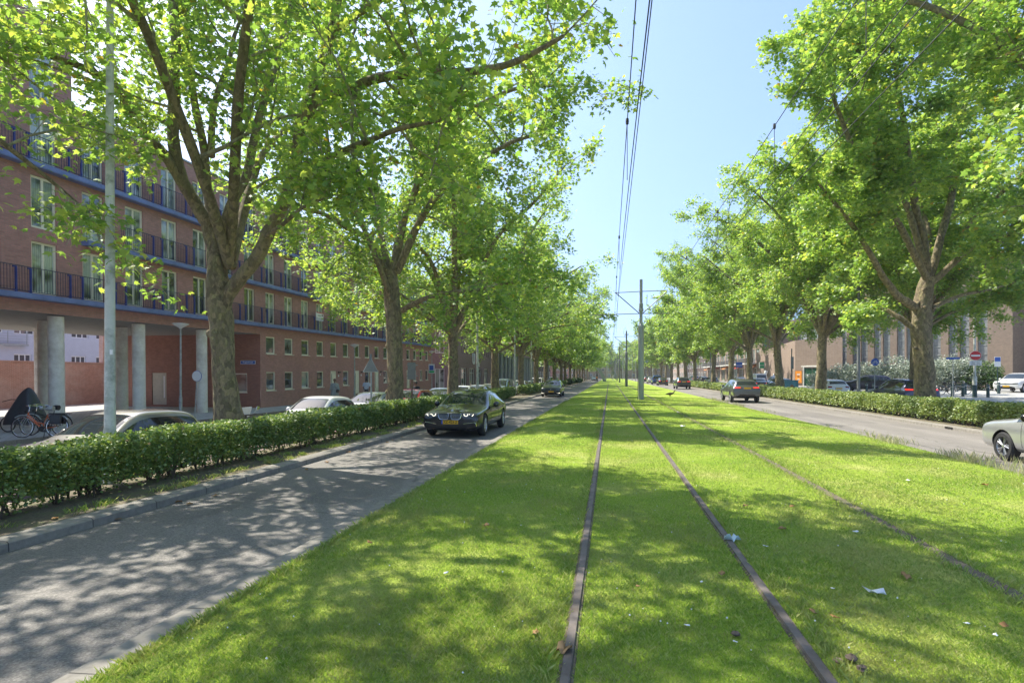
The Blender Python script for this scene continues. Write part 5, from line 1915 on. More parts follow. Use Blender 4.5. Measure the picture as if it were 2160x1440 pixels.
    for sd, z in (('F', pz), ('B', (.76 if kind != 'suv' else .90) * k)):
        ys = [proj(x, z + dz, sd)[0].y for x in (-.26, 0, .26) for dz in (-.05, .05)]
        y = (max(ys) + .006) if sd == 'F' else (min(ys) - .006)
        mb = MB()
        s = 1 if sd == 'F' else -1
        mb.bx(-.26, .26, min(y - s * .05, y), max(y - s * .05, y), z - .055, z + .055)
        o = mb.build('number_plate', M['plate'], root)
        mb = MB()
        mb.bx(-.26 if sd == 'B' else .215, -.215 if sd == 'B' else .26, min(y, y + s * .003), max(y, y + s * .003), z - .055, z + .055)
        mb.build('blue_band', M['plate_blue'], o)
        if sd == 'F' and detail == 'executive':
            t = link('lettering', text_mesh('XZ-423-Z', .105, M['ink'], .001, True), o)
            t.location = (-.02, y + .003, z)
            t.rotation_euler = (PI / 2, 0, PI)
    # seams and handles
    dA = next(x[0] for x in st if x[6] == 'w')
    dB = next(x[0] for x in st if x[6] == 'p')
    for s, sd in ((1, 'R'), (-1, 'L')):
        for dd_ in (dA + .22, dB + .04):
            y = L / 2 - dd_
            mb = MB()
            pts = []
            for z in np.linspace(.26, bh - .02, 7):
                p, _ = proj(y, z, sd)
                if p is not None:
                    pts.append(p + Vector((s * .001, 0, 0)))
            if len(pts) > 2:
                mb.tube(pts, .005, 5)
                mb.build('door_seam', M['black'], root)
        for dd_ in (dB - .12, dB + .85):
            p, _ = proj(L / 2 - dd_, bh - .10, sd)
            if p is not None:
                mb = MB()
                mb.box(p + Vector((s * .015, 0, 0)), (.03, .19, .028))
                mb.build('door_handle', pt, root, bevel=.006)
        patch('sill_trim', [(L / 2 - wb_front - wr * 1.25, .24), (L / 2 - wb_front - wheelbase + wr * 1.25, .24), (L / 2 - wb_front - wheelbase + wr * 1.25, .30), (L / 2 - wb_front - wr * 1.25, .30)], sd, M['black'], .004, 6, 1, .01)
    return root, pt


_first = {}


def car(kind, xyz, rz, colour, label, group=None, name=None):
    root, pt = CARS[kind]
    if kind in _first:
        r = copy_tree(root)
    else:
        r = root
        _first[kind] = True
    r.name = name or kind
    r.location = xyz
    r.rotation_euler = (0, 0, rz)
    props(r, label, 'van' if kind == 'van' else 'car', group)
    cname, c, metal = colour
    pm = paint(cname, c, metal)
    for ch in r.children:
        for sl in ch.material_slots:
            if sl.material == pt or (ch.name.startswith(('body', 'mirror', 'door_handle')) and sl.material and sl.material.name.endswith('car paint')):
                sl.link = 'OBJECT'
                sl.material = pm
    return r


CARS['executive_sedan'] = car_proto('executive_sedan', scale_st(SEDAN, 4.94, 1.415, 1.868), .86, 2.97, .335, 'rim', 5, 'executive')
CARS['sedan'] = car_proto('sedan', scale_st(SEDAN, 4.7, 1.45, 1.84), .86, 2.8, .325, 'rim', 5, None, True)
CARS['lit_hatchback'] = car_proto('lit_hatchback', HATCH, .84, 2.63, .315, 'rim', 5, 'lit')
CARS['hatchback'] = car_proto('hatchback', HATCH, .84, 2.63, .315, 'rim', 6, None)
CARS['silver_hatchback'] = car_proto('silver_hatchback', HATCH, .84, 2.63, .318, 'rim', 5, None)
CARS['small_hatchback'] = car_proto('small_hatchback', scale_st(HATCH, 3.8, 1.47, 1.70), .74, 2.42, .295, 'rim', 6, None)
CARS['suv'] = car_proto('suv', scale_st(HATCH, 4.66, 1.64, 1.89, .27), .88, 2.87, .365, 'rim', 5, None, True)
CARS['van'] = car_proto('van', VAN, .88, 3.0, .33, 'rim_dark', 6, None)

BLK = ('anthracite', (.012, .014, .018), .1)
DGR = ('dark grey metallic', (.055, .06, .062), .5)
GRN = ('grey green metallic', (.125, .13, .13), .4)
SIL = ('silver metallic', (.44, .44, .445), .45)
SIB = ('silver beige metallic', (.27, .26, .24), .4)
WHT = ('white', (.72, .72, .71), 0)
RED = ('red', (.38, .02, .03), 0)
BLU = ('dark blue metallic', (.02, .03, .085), .3)
MBL = ('mid blue', (.03, .09, .30), .2)
LBL = ('pale blue', (.36, .44, .54), .2)
TEA = ('dark teal', (.02, .07, .07), .3)
PUR = ('dark violet', (.035, .025, .045), .3)

GM = 'cars driving on the tram street'
car('executive_sedan', (-4.74, 16.25 + 2.47, .01), PI, BLK, 'black sedan with twin chrome grille and lit ring lamps coming towards the camera', GM)
car('lit_hatchback', (-5.0, 48.0 + 2.12, .01), PI, DGR, 'dark hatchback with lit lamps following the black sedan', GM)
car('suv', (9.2, 40.2 + 2.33, .01), 0, GRN, 'grey green estate car with lit red lamps driving away on the right road', GM)
car('suv', (9.75, 77.5 + 2.2, .01), 0, DGR, 'dark grey estate car ahead of the grey green one on the right road', GM)
car('sedan', (9.6, 107, .01), 0, PUR, 'dark violet sedan queueing on the right road behind the blue van', GM)
car('van', (9.5, 119.5, .01), 0, MBL, 'blue van queueing on the right road', GM)
car('hatchback', (9.4, 133, .01), 0, WHT, 'pale hatchback queueing ahead of the blue van', GM)
car('suv', (9.4, 147, .01), 0, DGR, 'farthest dark car of the queue on the right road', GM)
car('silver_hatchback', (9.46, 12.82, .01), 0, SIL, 'silver hatchback cut off by the right frame edge', GM)
car('hatchback', (-4.7, 186, .01), PI, WHT, 'white car far down the left road beside the leaning slab', GM)
car('sedan', (-5.6, 205, .01), PI, LBL, 'pale blue car far down the left road behind the white one', GM)

GP = 'cars parked along the side road behind the left hedge'
z = -.325
PK = [('small_hatchback', 10.3, SIB, 'silver beige hatchback parked behind the left hedge by the first lamp post'),
      ('small_hatchback', 18.7, WHT, 'white hatchback parked behind the left hedge beyond the first tree'),
      ('hatchback', 23.3, SIL, 'silver hatchback parked right behind the white one at the triangular sign'),
      ('hatchback', 28.2, RED, 'red hatchback parked beside the second plane trunk'),
      ('sedan', 33.2, LBL, 'pale blue sedan parked beyond the red car'),
      ('hatchback', 38.6, WHT, 'white hatchback parked before the third plane trunk'),
      ('small_hatchback', 43.4, SIL, 'small silver car parked just beyond the third plane trunk'),
      ('hatchback', 48.0, SIB, 'beige hatchback parked in the row at the second grey lamp post'),
      ('van', 53.2, LBL, 'pale blue van parked in the row before the fourth plane trunk'),
      ('hatchback', 58.6, SIL, 'silver hatchback parked beyond the pale blue van'),
      ('suv', 63.8, WHT, 'white estate car parked beyond the fourth plane trunk'),
      ('sedan', 69.4, DGR, 'dark grey sedan parked far along the left row'),
      ('hatchback', 74.8, LBL, 'pale blue hatchback parked far along the left row'),
      ('van', 80.5, WHT, 'white van parked far along the left row'),
      ('hatchback', 86.5, MBL, 'blue hatchback parked near the far end of the left row'),
      ('sedan', 92.5, SIL, 'silver sedan parked near the far end of the left row'),
      ('van', 104, LBL, 'pale blue van parked at the far end of the left row')]
for kd, y, c, lab in PK:
    car(kd, (-10.35 + rnd.uniform(-.08, .08), y, z), PI + rnd.uniform(-.015, .015), c, lab, GP)
car('sedan', (-13.9, 69, z), 0, BLU, 'dark blue car on the far side of the side road beyond the brick building', GP)

GQ = 'cars on the right plaza behind the hedge'
for kd, x, y, rz, c, lab in (
    ('suv', 16.55, 35.7, 0, BLU, 'dark blue estate car with red tail lamps standing behind the burled trunk'),
    ('hatchback', 17.5, 49.2, 0, WHT, 'white hatchback seen from behind left of the dark blue car'),
    ('suv', 24.9, 60.3, 1.05, PUR, 'dark off road car seen from the side before the silvery shrubs'),
    ('suv', 34.4, 54.6, 2.25, WHT, 'white car with black grille at the right frame edge'),
    ('van', 27.0, 83.0 + 14, 2.9, WHT, 'white van standing before the pink shops'),
    ('van', 22.4, 92, .1, WHT, 'white van parked left of the leaning white post'),
    ('suv', 19.8, 72, 2.7, DGR, 'dark estate car parked left of the green doors'),
    ('hatchback', 17.4, 62.5, .05, TEA, 'dark teal hatchback behind the hedge by the painted cabinet'),
    ('sedan', 17.3, 71, .0, BLK, 'black sedan behind the hedge ahead of the teal car'),
    ('sedan', 18.5, 86, .05, DGR, 'dark sedan behind the pale hedge on the right'),
    ('hatchback', 18.0, 105, .05, SIL, 'silver hatchback parked before the pink shops'),
    ('hatchback', 18.2, 116, .05, BLK, 'black hatchback parked before the pink shops'),
    ('suv', 18.2, 128, .05, LBL, 'pale blue estate car parked before the pink shops')):
    car(kd, (x, y, plaza_z(x, y) + .005), rz, c, lab, GQ)
# ------------------------------------------------------------------ tram masts and overhead wires
GMAST = 'tram masts between the two tracks'


def mast(y, label, full=True, x=2.2):
    t = thing('tram_mast', label, 'tram mast', (x, y, 0.1), 0, GMAST)
    q = MB()
    q.lathe([(.20, 0), (.20, 5.2), (.185, 5.32), (.11, 5.42), (.108, 8.6), (0, 8.61)], 20)
    q.build('pole', M['mast'] if full else M['greypole'], t, smooth=30)
    q = MB()
    for zz, hl in ((7.72, 1.85), (6.15, 3.55 if full else 1.8)):
        q.tube([(-hl, 0, zz - .02), (0, 0, zz + .03), (hl if zz > 7 else 1.85, 0, zz + (.06 if zz > 7 else 0))], .028, 6)
    for s in (-1, 1):
        q.tube([(s * 1.8, 0, 7.72), (s * .12, 0, 6.2)], .033, 6)
    q.build('cross_arm', M['greypole'], t)
    if full:
        q = MB()
        for k in range(5):
            q.lathe([(.115, 6.55 + k * .07), (.15, 6.57 + k * .07), (.15, 6.60 + k * .07), (.115, 6.62 + k * .07)], 16)
        q.lathe([(.12, 6.3), (.175, 6.34), (.175, 6.52), (.12, 6.54)], 16)
        q.build('insulator', M['galv'], t, smooth=30)
        q = MB()
        q.tube([(-.24, 0, .1), (-.24, .0, 2.6), (-.2, 0, 2.7)], .012, 5)
        q.build('cable', M['wire'], t)
        q = MB()
        q.tube([(.42, 0, 7.5), (.40, 0, 6.8), (.55, 0, 6.74)], .02, 5)
        q.build('drop_bracket', M['greypole'], t)
    else:
        q = MB()
        q.tube([(0, 0, 8.5), (-.1, 0, 9.1), (-.35, 0, 9.0), (-.45, 0, 8.3), (-.2, 0, 7.6)], .02, 5)
        q.bx(-.25, .35, -.06, .06, 8.0, 8.12)
        q.build('top_fitting', M['greypole'], t)


mast(40.8, 'tall grey green tram mast with cross arms, nearest the camera')
mast(88.0, 'slimmer grey tram mast behind the nearest one', False, 2.55)
for i, y in enumerate((134, 178, 224, 268)):
    mast(y, '%s small grey tram mast far down the lawn behind the nearer two' % ORD[i], False, 2.3)

GW = 'overhead wires of the tram'


def wire(name, label, x, zfun, y0=-6.0, y1=268.0, r=.009, hang=None):
    pts = []
    y = y0
    while y <= y1:
        pts.append((x(y), y, zfun(y)))
        y += 3.0
    root = thing(name, label, 'overhead wire', (0, 0, 0), 0, GW)
    q = MB()
    q.tube(pts, r, 5)
    q.build('cable', M['wire'], root)
    if hang:
        for yy in hang[0]:
            q = MB()
            q.tube([(x(yy), yy, zfun(yy)), (x(yy), yy, hang[1](yy))], .007, 4)
            q.lathe([(.03, -.06), (.035, 0), (.03, .06)], 6, (x(yy), yy, zfun(yy)))
            q.build('hanger', M['wire'], root)


def sag(z0, d, span=47.0, y0=40.8):
    return lambda y: z0 - d * (1 - (2 * (((y - y0) / span) % 1.0) - 1) ** 2)


def cx(v, a=0.0):
    return lambda y: v + a * math.sin((y - 40.8) / 47.0 * PI)


mz1, cz1 = sag(7.75, .55), sag(6.05, .06)
wire('messenger_wire', 'thick carrying wire above the left track', cx(.42, .06), mz1, r=.010, hang=([12, 22, 32, 50, 62, 74], cz1))
wire('contact_wire', 'lower contact wire above the left track', cx(.52, .12), cz1)
wire('feeder_wire', 'upper feeder wire just beside the carrying wire of the left track', cx(.56), sag(7.1, .2), r=.009)
wire('messenger_wire', 'topmost carrying wire above the right track with thin hangers', cx(3.92), sag(8.2, .3), r=.010, hang=([9.5, 14.4, 21.6, 30], lambda y: 6.9))
wire('contact_wire', 'lowest contact wire above the right track, crossing the right crowns', cx(3.9, .1), sag(5.95, .06))
wire('feeder_wire', 'one of two close middle wires above the right track', cx(3.86), sag(6.9, .1), r=.009)
wire('feeder_wire', 'other one of two close middle wires, slightly lower', cx(3.98), sag(6.75, .1), r=.010)

# ------------------------------------------------------------------ lamp posts
GLP = 'tall lamp posts along the tram street'


def lamp_tall(x, y, z, h, label, m_, r0=.088, r1=.052, arm=1.6, s=1, band=False):
    t = thing('lamp_post', label, 'lamp post', (x, y, z), 0, GLP)
    q = MB()
    q.lathe([(r0 * 1.12, 0), (r0 * 1.12, 1.05), (r0, 1.1), (r1, h - .05), (r1 * .9, h), (0, h)], 18)
    q.build('pole', M[m_], t, smooth=30)
    q = MB()
    q.tube([(0, 0, h - .12), (s * .3, 0, h - .02), (s * arm, 0, h + .12)], .032, 8)
    q.lathe([(r1 * 1.3, h - .22), (r1 * 1.3, h - .1)], 14, caps=True)
    q.build('arm', M[m_], t, smooth=30)
    q = MB()
    q.box((s * (arm + .28), 0, h + .13), (.62, .2, .09))
    q.build('luminaire', M['greypole'], t, bevel=.02)
    if band:
        q = MB()
        q.lathe([(r0 * 1.14, .62), (r0 * 1.15, .64), (r0 * 1.15, .72), (r0 * 1.14, .74)], 18)
        q.build('tape_band', M['brown'], t)
        q = MB()
        q.box((r0 * .9, -.05, 2.42), (.06, .02, .09))
        q.build('number_tag', M['sign_white'], t)


p = at(232, 925, 9.77)
lamp_tall(p.x, p.y, -.12, 8.75, 'pale grey lamp post rising from the left hedge, nearest the camera', 'galv_pale', arm=1.6, band=True)
for i, (u, lab) in enumerate(((1007, 'pale lamp post between the third and fourth plane trunks on the left'), (1086, 'pale lamp post between the fourth and fifth plane trunks on the left'),
                              (1121, 'lamp post just behind the thin sixth trunk of the left row'), (1156, 'grey lamp post at the end of the left hedge'), (1201, 'far grey lamp post near the end of the left road'))):
    d = 8.75 * F / (CY * (1286 - u))
    q_ = at(u, 800, d)
    lamp_tall(q_.x, q_.y, -.1, 8.6, lab, 'galv_pale' if i < 3 else 'greypole')
d = 14 * F / (CY * (1811 - 1286))
q_ = at(1811, 800, d)
lamp_tall(q_.x, q_.y, .05, 8.7, 'dark grey lamp post on the right before the tall church windows', 'greypole', s=-1)
for i, u in enumerate((1579, 1499, 1430, 1409)):
    d = 14.4 * F / (CY * (u - 1286))
    q_ = at(u, 800, d)
    lamp_tall(q_.x, q_.y, .05, 8.6, '%s grey lamp post from the right among the trees of the right row' % ORD[i + 1], 'greypole', s=-1)
for i, (x, y) in enumerate(((-6.9, 168), (-6.9, 200), (-1.2, 214), (-.6, 240), (4.6, 205), (5.6, 228), (7.4, 190), (7.4, 165), (.6, 262), (3.2, 250))):
    lamp_tall(x, y, 0, 8.6, '%s of the thin pale posts standing close together at the far street end' % ORD[i], 'galv', arm=1.2, s=1 if i % 2 else -1)

GSL = 'short lamp posts with white dish shades on the left pavement'


def lamp_short(u, vhead, x, label, sign=False):
    d = -x * F / (CY * (1286 - u)) * -1
    d = abs(x) * F / (CY * (1286 - u))
    b = at(u, 800, d)
    zt = CAMZ - (vhead - V0) / F * d
    t = thing('short_lamp_post', label, 'lamp post', (b.x, b.y, -.19), 0, GSL)
    h = zt + .19
    q = MB()
    q.lathe([(.075, 0), (.075, 1.0), (.055, 1.1), (.04, h - .35), (.03, h - .2)], 14)
    o = q.build('pole', M['galv'], t, smooth=30)
    q = MB()
    q.lathe([(.045, h - .24), (.09, h - .18), (.36, h - .02), (.37, h), (.3, h + .02), (0, h + .05)], 24)
    q.build('lamp_shade', M['shade_white'], t, smooth=40)
    q = MB()
    q.lathe([(.05, h - .30), (.055, h - .28), (.05, h - .2)], 12)
    q.build('collar', M['galv'], t, smooth=40)
    if sign:
        q = MB()
        q.bx(-.36, .36, -.09, -.075, 2.3, 3.35)
        s_ = q.build('sign_board', M['sign_white'], t)
        q = MB()
        q.bx(-.27, .22, -.1, -.091, 2.65, 3.2)
        q.build('blue_panel', M['sign_blue'], s_)
        q = MB()
        q.bx(-.3, .3, -.1, -.091, 2.36, 2.6)
        q.build('green_panel', M['sign_green'], s_)


lamp_short(381, 683, 20.4, 'short lamp post with white dish shade before the columned passage')
lamp_short(748, 727, 20.0, 'short lamp post with white dish shade before the brick facade doors')
lamp_short(911, 741, 20.0, 'short lamp post carrying a blue and green board at the brick building end', True)


# ------------------------------------------------------------------ signs
def post(parent, h, r=.025, m_='galv', lean=0.0):
    q = MB()
    q.tube([(0, 0, 0), (lean, 0, h)], r, 10)
    return q.build('post', M[m_], parent, smooth=30)


def disc(name, parent, c, r, m_, th=.012, rz=0.0, axis='Y', n=28):
    q = MB()
    q.lathe([(0, -th), (r, -th), (r, th), (0, th)], n, (0, 0, 0), axis)
    o = q.build(name, M[m_], parent)
    o.location = c
    o.rotation_euler = (0, 0, rz)
    return o


b = at(411, 872, 26.0)
t = thing('round_sign', 'round traffic sign seen from the back on a leaning post before the passage', 'traffic sign', (b.x, b.y, -.19))
post(t, 2.2, .03, 'galv', .12)
disc('sign_plate', t, (.12, -.03, 2.05), .235, 'shade_white', .01)
disc('rim', t, (.12, -.01, 2.05), .25, 'sign_blue', .006)
b = at(783, 880, 21.4)
t = thing('triangular_sign', 'triangular traffic sign seen from the back behind the left hedge', 'traffic sign', (b.x, b.y, -.15))
post(t, 2.75, .032, 'galv')
q = MB()
q.prism([(-.30, 2.18), (.30, 2.18), (0, 2.72)], -.055, -.04, 'Y')
q.build('sign_plate', M['sign_back'], t, bevel=.008)
q = MB()
q.tube([(-.30, -.05, 2.18), (.30, -.05, 2.18), (0, -.05, 2.72), (-.30, -.05, 2.18)], .016, 6)
q.build('rim', M['galv'], t)
q = MB()
q.tube([(-.02, -.03, 2.68), (0, -.03, 2.86)], .05, 8)
q.build('clamp', M['greypole'], t)
b = at(869, 880, 26.3)
t = thing('narrow_sign', 'narrow grey sign seen from the back on a brown post behind the left hedge', 'traffic sign', (b.x, b.y, -.15))
post(t, 2.75, .04, 'brown')
q = MB()
q.bx(-.2, .2, -.06, -.045, 1.85, 2.65)
q.build('sign_plate', M['sign_back'], t, bevel=.006)
q = MB()
q.bx(-.24, .3, -.05, -.03, 2.5, 2.54)
q.bx(-.24, .3, -.05, -.03, 2.0, 2.04)
q.build('bracket', M['galv'], t)

# right side signs
b = at(1845, 838, 40.0)
t = thing('cycle_sign', 'round blue bicycle and moped sign on a thin post among the right plaza cars', 'traffic sign', (b.x, b.y, plaza_z(b.x, b.y)), YAW * .6)
post(t, 3.0, .028)
disc('sign_face', t, (0, -.05, 2.72), .27, 'sign_blue', .01)
q = MB()
for x in (-.12, .12):
    ring_ = [(x + .065 * math.cos(a), -.064, 2.66 + .065 * math.sin(a)) for a in np.linspace(0, 2 * PI, 13)]
    q.tube(ring_, .011, 4)
q.tube([(-.12, -.064, 2.66), (-.04, -.064, 2.78), (.08, -.064, 2.78), (.12, -.064, 2.66)], .012, 4)
q.tube([(-.04, -.064, 2.78), (0, -.064, 2.66), (.08, -.064, 2.78), (.07, -.064, 2.84)], .012, 4)
q.build('bicycle_symbol', M['white_ink'], t)

b = at(2056, 838, 41.0)
zb = plaza_z(b.x, b.y)
t = thing('no_entry_post', 'tall pale lamp post with a red no entry sign and white plate on the right', 'lamp post', (b.x, b.y, zb), -.2)
q = MB()
q.lathe([(.14, 0), (.14, 1.5), (.085, 1.6), (.06, 7.5), (0, 7.51)], 16)
q.build('pole', M['galv_pale'], t, smooth=30)
q = MB()
q.lathe([(.143, 0), (.143, .9)], 16)
q.build('painted_base', M['bollard'], t, smooth=30)
q = MB()
q.box((-.25, 0, 7.5), (.62, .16, .08))
q.build('luminaire', M['greypole'], t, bevel=.015)
disc('sign_face', t, (0, -.16, 3.05), .33, 'sign_red', .012)
o = disc('sign_rim', t, (0, -.14, 3.05), .345, 'sign_white', .010)
q = MB()
q.bx(-.265, .265, -.182, -.173, 2.985, 3.105)
q.build('white_bar', M['sign_white'], t)
q = MB()
q.bx(-.36, .36, -.16, -.14, 2.33, 2.68)
pl = q.build('exception_plate', M['sign_white'], t, bevel=.006)
o = link('lettering', text_mesh('uitgezonderd', .105, M['ink'], .001), pl)
o.location = (0, -.162, 2.6)
o.rotation_euler = (PI / 2, 0, 0)
q = MB()
for x in (-.2, -.06, .1, .24):
    q.tube([(x + .05 * math.cos(a), -.163, 2.43 + .05 * math.sin(a)) for a in np.linspace(0, 2 * PI, 11)], .008, 4)
for x in (-.2, .1):
    q.tube([(x, -.163, 2.43), (x + .04, -.163, 2.51), (x + .11, -.163, 2.51), (x + .14, -.163, 2.43)], .008, 4)
q.build('bicycle_symbols', M['ink'], pl)

b = at(2010, 838, 42.0)
t = thing('street_name_post', 'thin post with a small blue street name plate beside the bollards', 'street sign', (b.x, b.y, plaza_z(b.x, b.y)), -.2)
post(t, 3.0, .03)
q = MB()
q.bx(-.42, .42, -.05, -.03, 2.82, 2.98)
q.build('name_plate', M['sign_blue'], t)
b = at(2104, 800, 46)
t = thing('parking_sign', 'blue and white sign board on a dark post behind the white car', 'traffic sign', (b.x, b.y, plaza_z(b.x, b.y)), -.3)
post(t, 2.9, .03, 'bollard')
q = MB()
q.bx(-.2, .2, -.05, -.03, 2.2, 3.0)
s_ = q.build('sign_plate', M['sign_white'], t)
q = MB()
q.bx(-.18, .18, -.056, -.051, 2.62, 2.96)
q.build('blue_panel', M['sign_blue'], s_)
b = at(1670, 800, 55)
t = thing('narrow_board_post', 'dark post with a narrow board beside the painted cabinet', 'sign post', (b.x, b.y, plaza_z(b.x, b.y)))
post(t, 4.4, .05, 'bollard')
q = MB()
q.bx(-.1, .16, -.08, -.05, 2.4, 3.6)
q.build('board', M['sign_back'], t)
# painted cabinet
b = at(1668, 815, 54)
t = thing('utility_cabinet', 'teal street cabinet painted with a brown oval motif behind the right hedge', 'cabinet', (b.x, b.y, plaza_z(b.x, b.y)))
q = MB()
q.bx(-.62, .62, -.25, .25, 0, 1.28)
q.build('body', M['teal'], t, bevel=.02)
q = MB()
vs = [(.03 + .22 * math.cos(a), -.258, .55 + .34 * math.sin(a)) for a in np.linspace(0, 2 * PI, 20)[:-1]]
q.add(vs, [tuple(range(len(vs)))])
q.build('painted_motif', M['face_tone'], t)
q = MB()
q.bx(-.66, .66, -.29, .29, 1.28, 1.33)
q.build('lid', M['teal'], t)
# green hanging shop sign
b = at(1607, 765, 96)
t = thing('hanging_shop_sign', 'green shop sign hanging from dark brackets by the pink wall', 'shop sign', (b.x, b.y, 3.6))
q = MB()
q.bx(-.42, .42, -.1, .1, -.55, .55)
q.build('sign_box', M['sign_white'], t)
q = MB()
q.bx(-.38, .34, -.112, -.101, 0.02, .5)
q.bx(-.38, .34, -.112, -.101, -.5, -.08)
q.build('green_panel', M['sign_green'], t)
q = MB()
q.bx(-.2, 1.4, -.02, .02, .58, .66)
q.bx(.5, .62, -.05, .05, .6, 6.0)
q.bx(-1.8, -.2, -.02, .02, -.62, -.56)
q.build('bracket', M['brown'], t)
q = MB()
q.bx(.44, .7, -.06, .06, 3.2, 6.4)
q.build('blue_panel', M['teal'], t)
# blue direction signs over the right road far away
for i, (u, v, d, lab) in enumerate(((1366, 763, 150, 'large blue direction board on white posts over the far right road'), (1559, 772, 92, 'small blue and white sign among the right plaza trees'))):
    b = at(u, v, d)
    t = thing('direction_sign', lab, 'traffic sign', (b.x, b.y, 0.1))
    z = b.z
    q = MB()
    w_ = 1.5 if i == 0 else .5
    q.bx(-w_, w_, -.04, .04, z - .3, z + .55)
    q.build('sign_board', M['sign_blue'], t)
    q = MB()
    q.bx(-w_ * .95, w_ * .95, -.05, -.041, z - .02, z + .06)
    q.build('white_line', M['sign_white'], t)
    q = MB()
    q.tube([(-w_ * .8, .06, 0), (-w_ * .8, .06, z + 1.2)], .09, 8)
    if i == 0:
        q.tube([(w_ * .9, .06, 0), (w_ * .9, .06, z + 2.4)], .07, 8)
        q.bx(-w_, -.1, -.04, .04, z + .75, z + 1.3)
    q.build('support', M['galv_pale'], t)
# striped post with round sign on the far lawn
b = at(1293, 801, 190)
t = thing('striped_sign_post', 'black and white striped post with a round sign on the far lawn', 'traffic sign', (b.x, b.y, .1))
for k in range(8):
    q = MB()
    q.lathe([(.16, k * .25), (.16, k * .25 + .25)], 10, caps=True)
    q.build('stripe', M['ink'] if k % 2 else M['sign_white'], t)
disc('round_sign', t, (0, -.2, 2.6), .62, 'sign_back', .03)
# leaning slabs
b = at(1276, 805, 150)
t = thing('leaning_slab', 'tall pale blue grey curved slab leaning over at the far end of the left road', 'sculpture', (b.x, b.y, 0), .2)
q = MB()
pr = [(.0, 0), (-.25, .9), (-.75, 1.9), (-1.3, 2.9), (-1.9, 3.7), (-2.6, 3.95)]
for (x0, z0), (x1, z1) in zip(pr, pr[1:]):
    vs = [(x0 - .45, -.15, z0), (x0 + .45, -.15, z0), (x1 + .45, -.15, z1), (x1 - .45, -.15, z1), (x0 - .45, .15, z0), (x0 + .45, .15, z0), (x1 + .45, .15, z1), (x1 - .45, .15, z1)]
    q.add(vs, [(0, 1, 2, 3), (7, 6, 5, 4), (1, 5, 6, 2), (4, 0, 3, 7)])
q.build('slab', M['steel_clad'], t, smooth=50)
b = at(1610, 802, 86)
t = thing('leaning_post', 'thick white leaning post between the white vans on the right plaza', 'post', (b.x, b.y, plaza_z(b.x, b.y)))
q = MB()
q.tube([(-.35, 0, 0), (.1, 0, 1.2), (.45, 0, 2.3)], [.3, .26, .24], 12)
q.build('post', M['white'], t, smooth=30)

# ------------------------------------------------------------------ bollards
GB = 'dark teal bollards on the right plaza'
bo_first = None
for u, v, d, lab in ((2009, 836, 42.5, 'dark bollard below the small blue street name plate'), (2031, 836, 42.3, 'dark bollard of the close pair, the nearer one'), (2036, 834, 44.5, 'dark bollard of the close pair, the farther one'),
                     (2084, 838, 40.5, 'dark bollard in front of the grille of the white car'), (2107, 833, 45.5, 'dark bollard by the front wheel of the white car'),
                     (1828, 824, 52, 'slim dark bollard beside the side facing dark off road car'), (1842, 826, 50, 'slim dark bollard at the foot of the blue bicycle sign')):
    b = at(u, v, d)
    zz = plaza_z(b.x, b.y)
    if bo_first is None:
        t = thing('bollard', lab, 'bollard', (b.x, b.y, zz), 0, GB)
        q = MB()
        q.lathe([(.10, 0), (.10, .84), (.085, .9), (.04, .94), (0, .945)], 18)
        q.build('post', M['bollard'], t, smooth=30)
        q = MB()
        q.lathe([(.103, .70), (.104, .71), (.104, .78), (.103, .79)], 18)
        q.build('band', M['galv'], t)
        bo_first = t
    else:
        t = copy_tree(bo_first)
        t.location = (b.x, b.y, zz)
        t['label'] = lab

# ------------------------------------------------------------------ shrubs before the church, garden plants
GSH = 'silvery shrubs before the church'


def shrub(x, y, z, r, h, n, ls, m_, label, group, seed):
    rg = np.random.default_rng(seed)
    t = thing('shrub', label, 'shrub', (x, y, z), 0, group)
    v = rg.normal(0, 1, (n, 3))
    v /= np.linalg.norm(v, axis=1)[:, None]
    rad = rg.uniform(0, 1, n) ** .33
    lob = 1 + .18 * np.sin(v[:, 0] * 5 + seed) + .15 * np.sin(v[:, 2] * 7 + seed * 2) + .12 * np.sin(v[:, 1] * 9)
    P = v * (rad * lob)[:, None] * np.array([r, r * .8, h * .52])
    P[:, 2] += h * .5
    P = P[P[:, 2] > .03]
    link('foliage', leaf_mesh('foliage', P, ls, 'low', M[m_], rg, .9, .1), t)
    q = MB()
    for k in range(7):
        a = k * .9
        q.tube([(.1 * math.cos(a), .1 * math.sin(a), 0), (.5 * r * math.cos(a), .4 * r * math.sin(a), h * .7)], [.03, .008], 5)
    q.build('stems', M['twig'], t)


for i, (u, d, r, h) in enumerate(((1738, 66, 1.6, 2.2), (1772, 64, 2.2, 2.6), (1815, 62, 2.3, 2.9), (1862, 60, 2.2, 2.9), (1905, 58, 2.3, 3.2), (1950, 57, 2.2, 2.9), (1985, 55, 2.4, 3.5), (2030, 54, 2.2, 2.9), (2072, 53, 2.1, 2.6))):
    b = at(u, 820, d)
    shrub(b.x, b.y, plaza_z(b.x, b.y) - .05, r, h, 5200, .15, 'silver_leaf' if i < 8 else 'leaf_dark', '%s silvery shrub from the left in the row below the church windows' % ORD[i], GSH, 50 + i)
for i in range(3):
    shrub(-7.6 + i * .1, 108 + i * 14, 0, 1.0, 1.3, 1500, .16, 'leaf_dark', '%s dark round shrub at the far end of the left hedge' % ORD[i], 'dark shrubs at the far end of the left road', 90 + i)

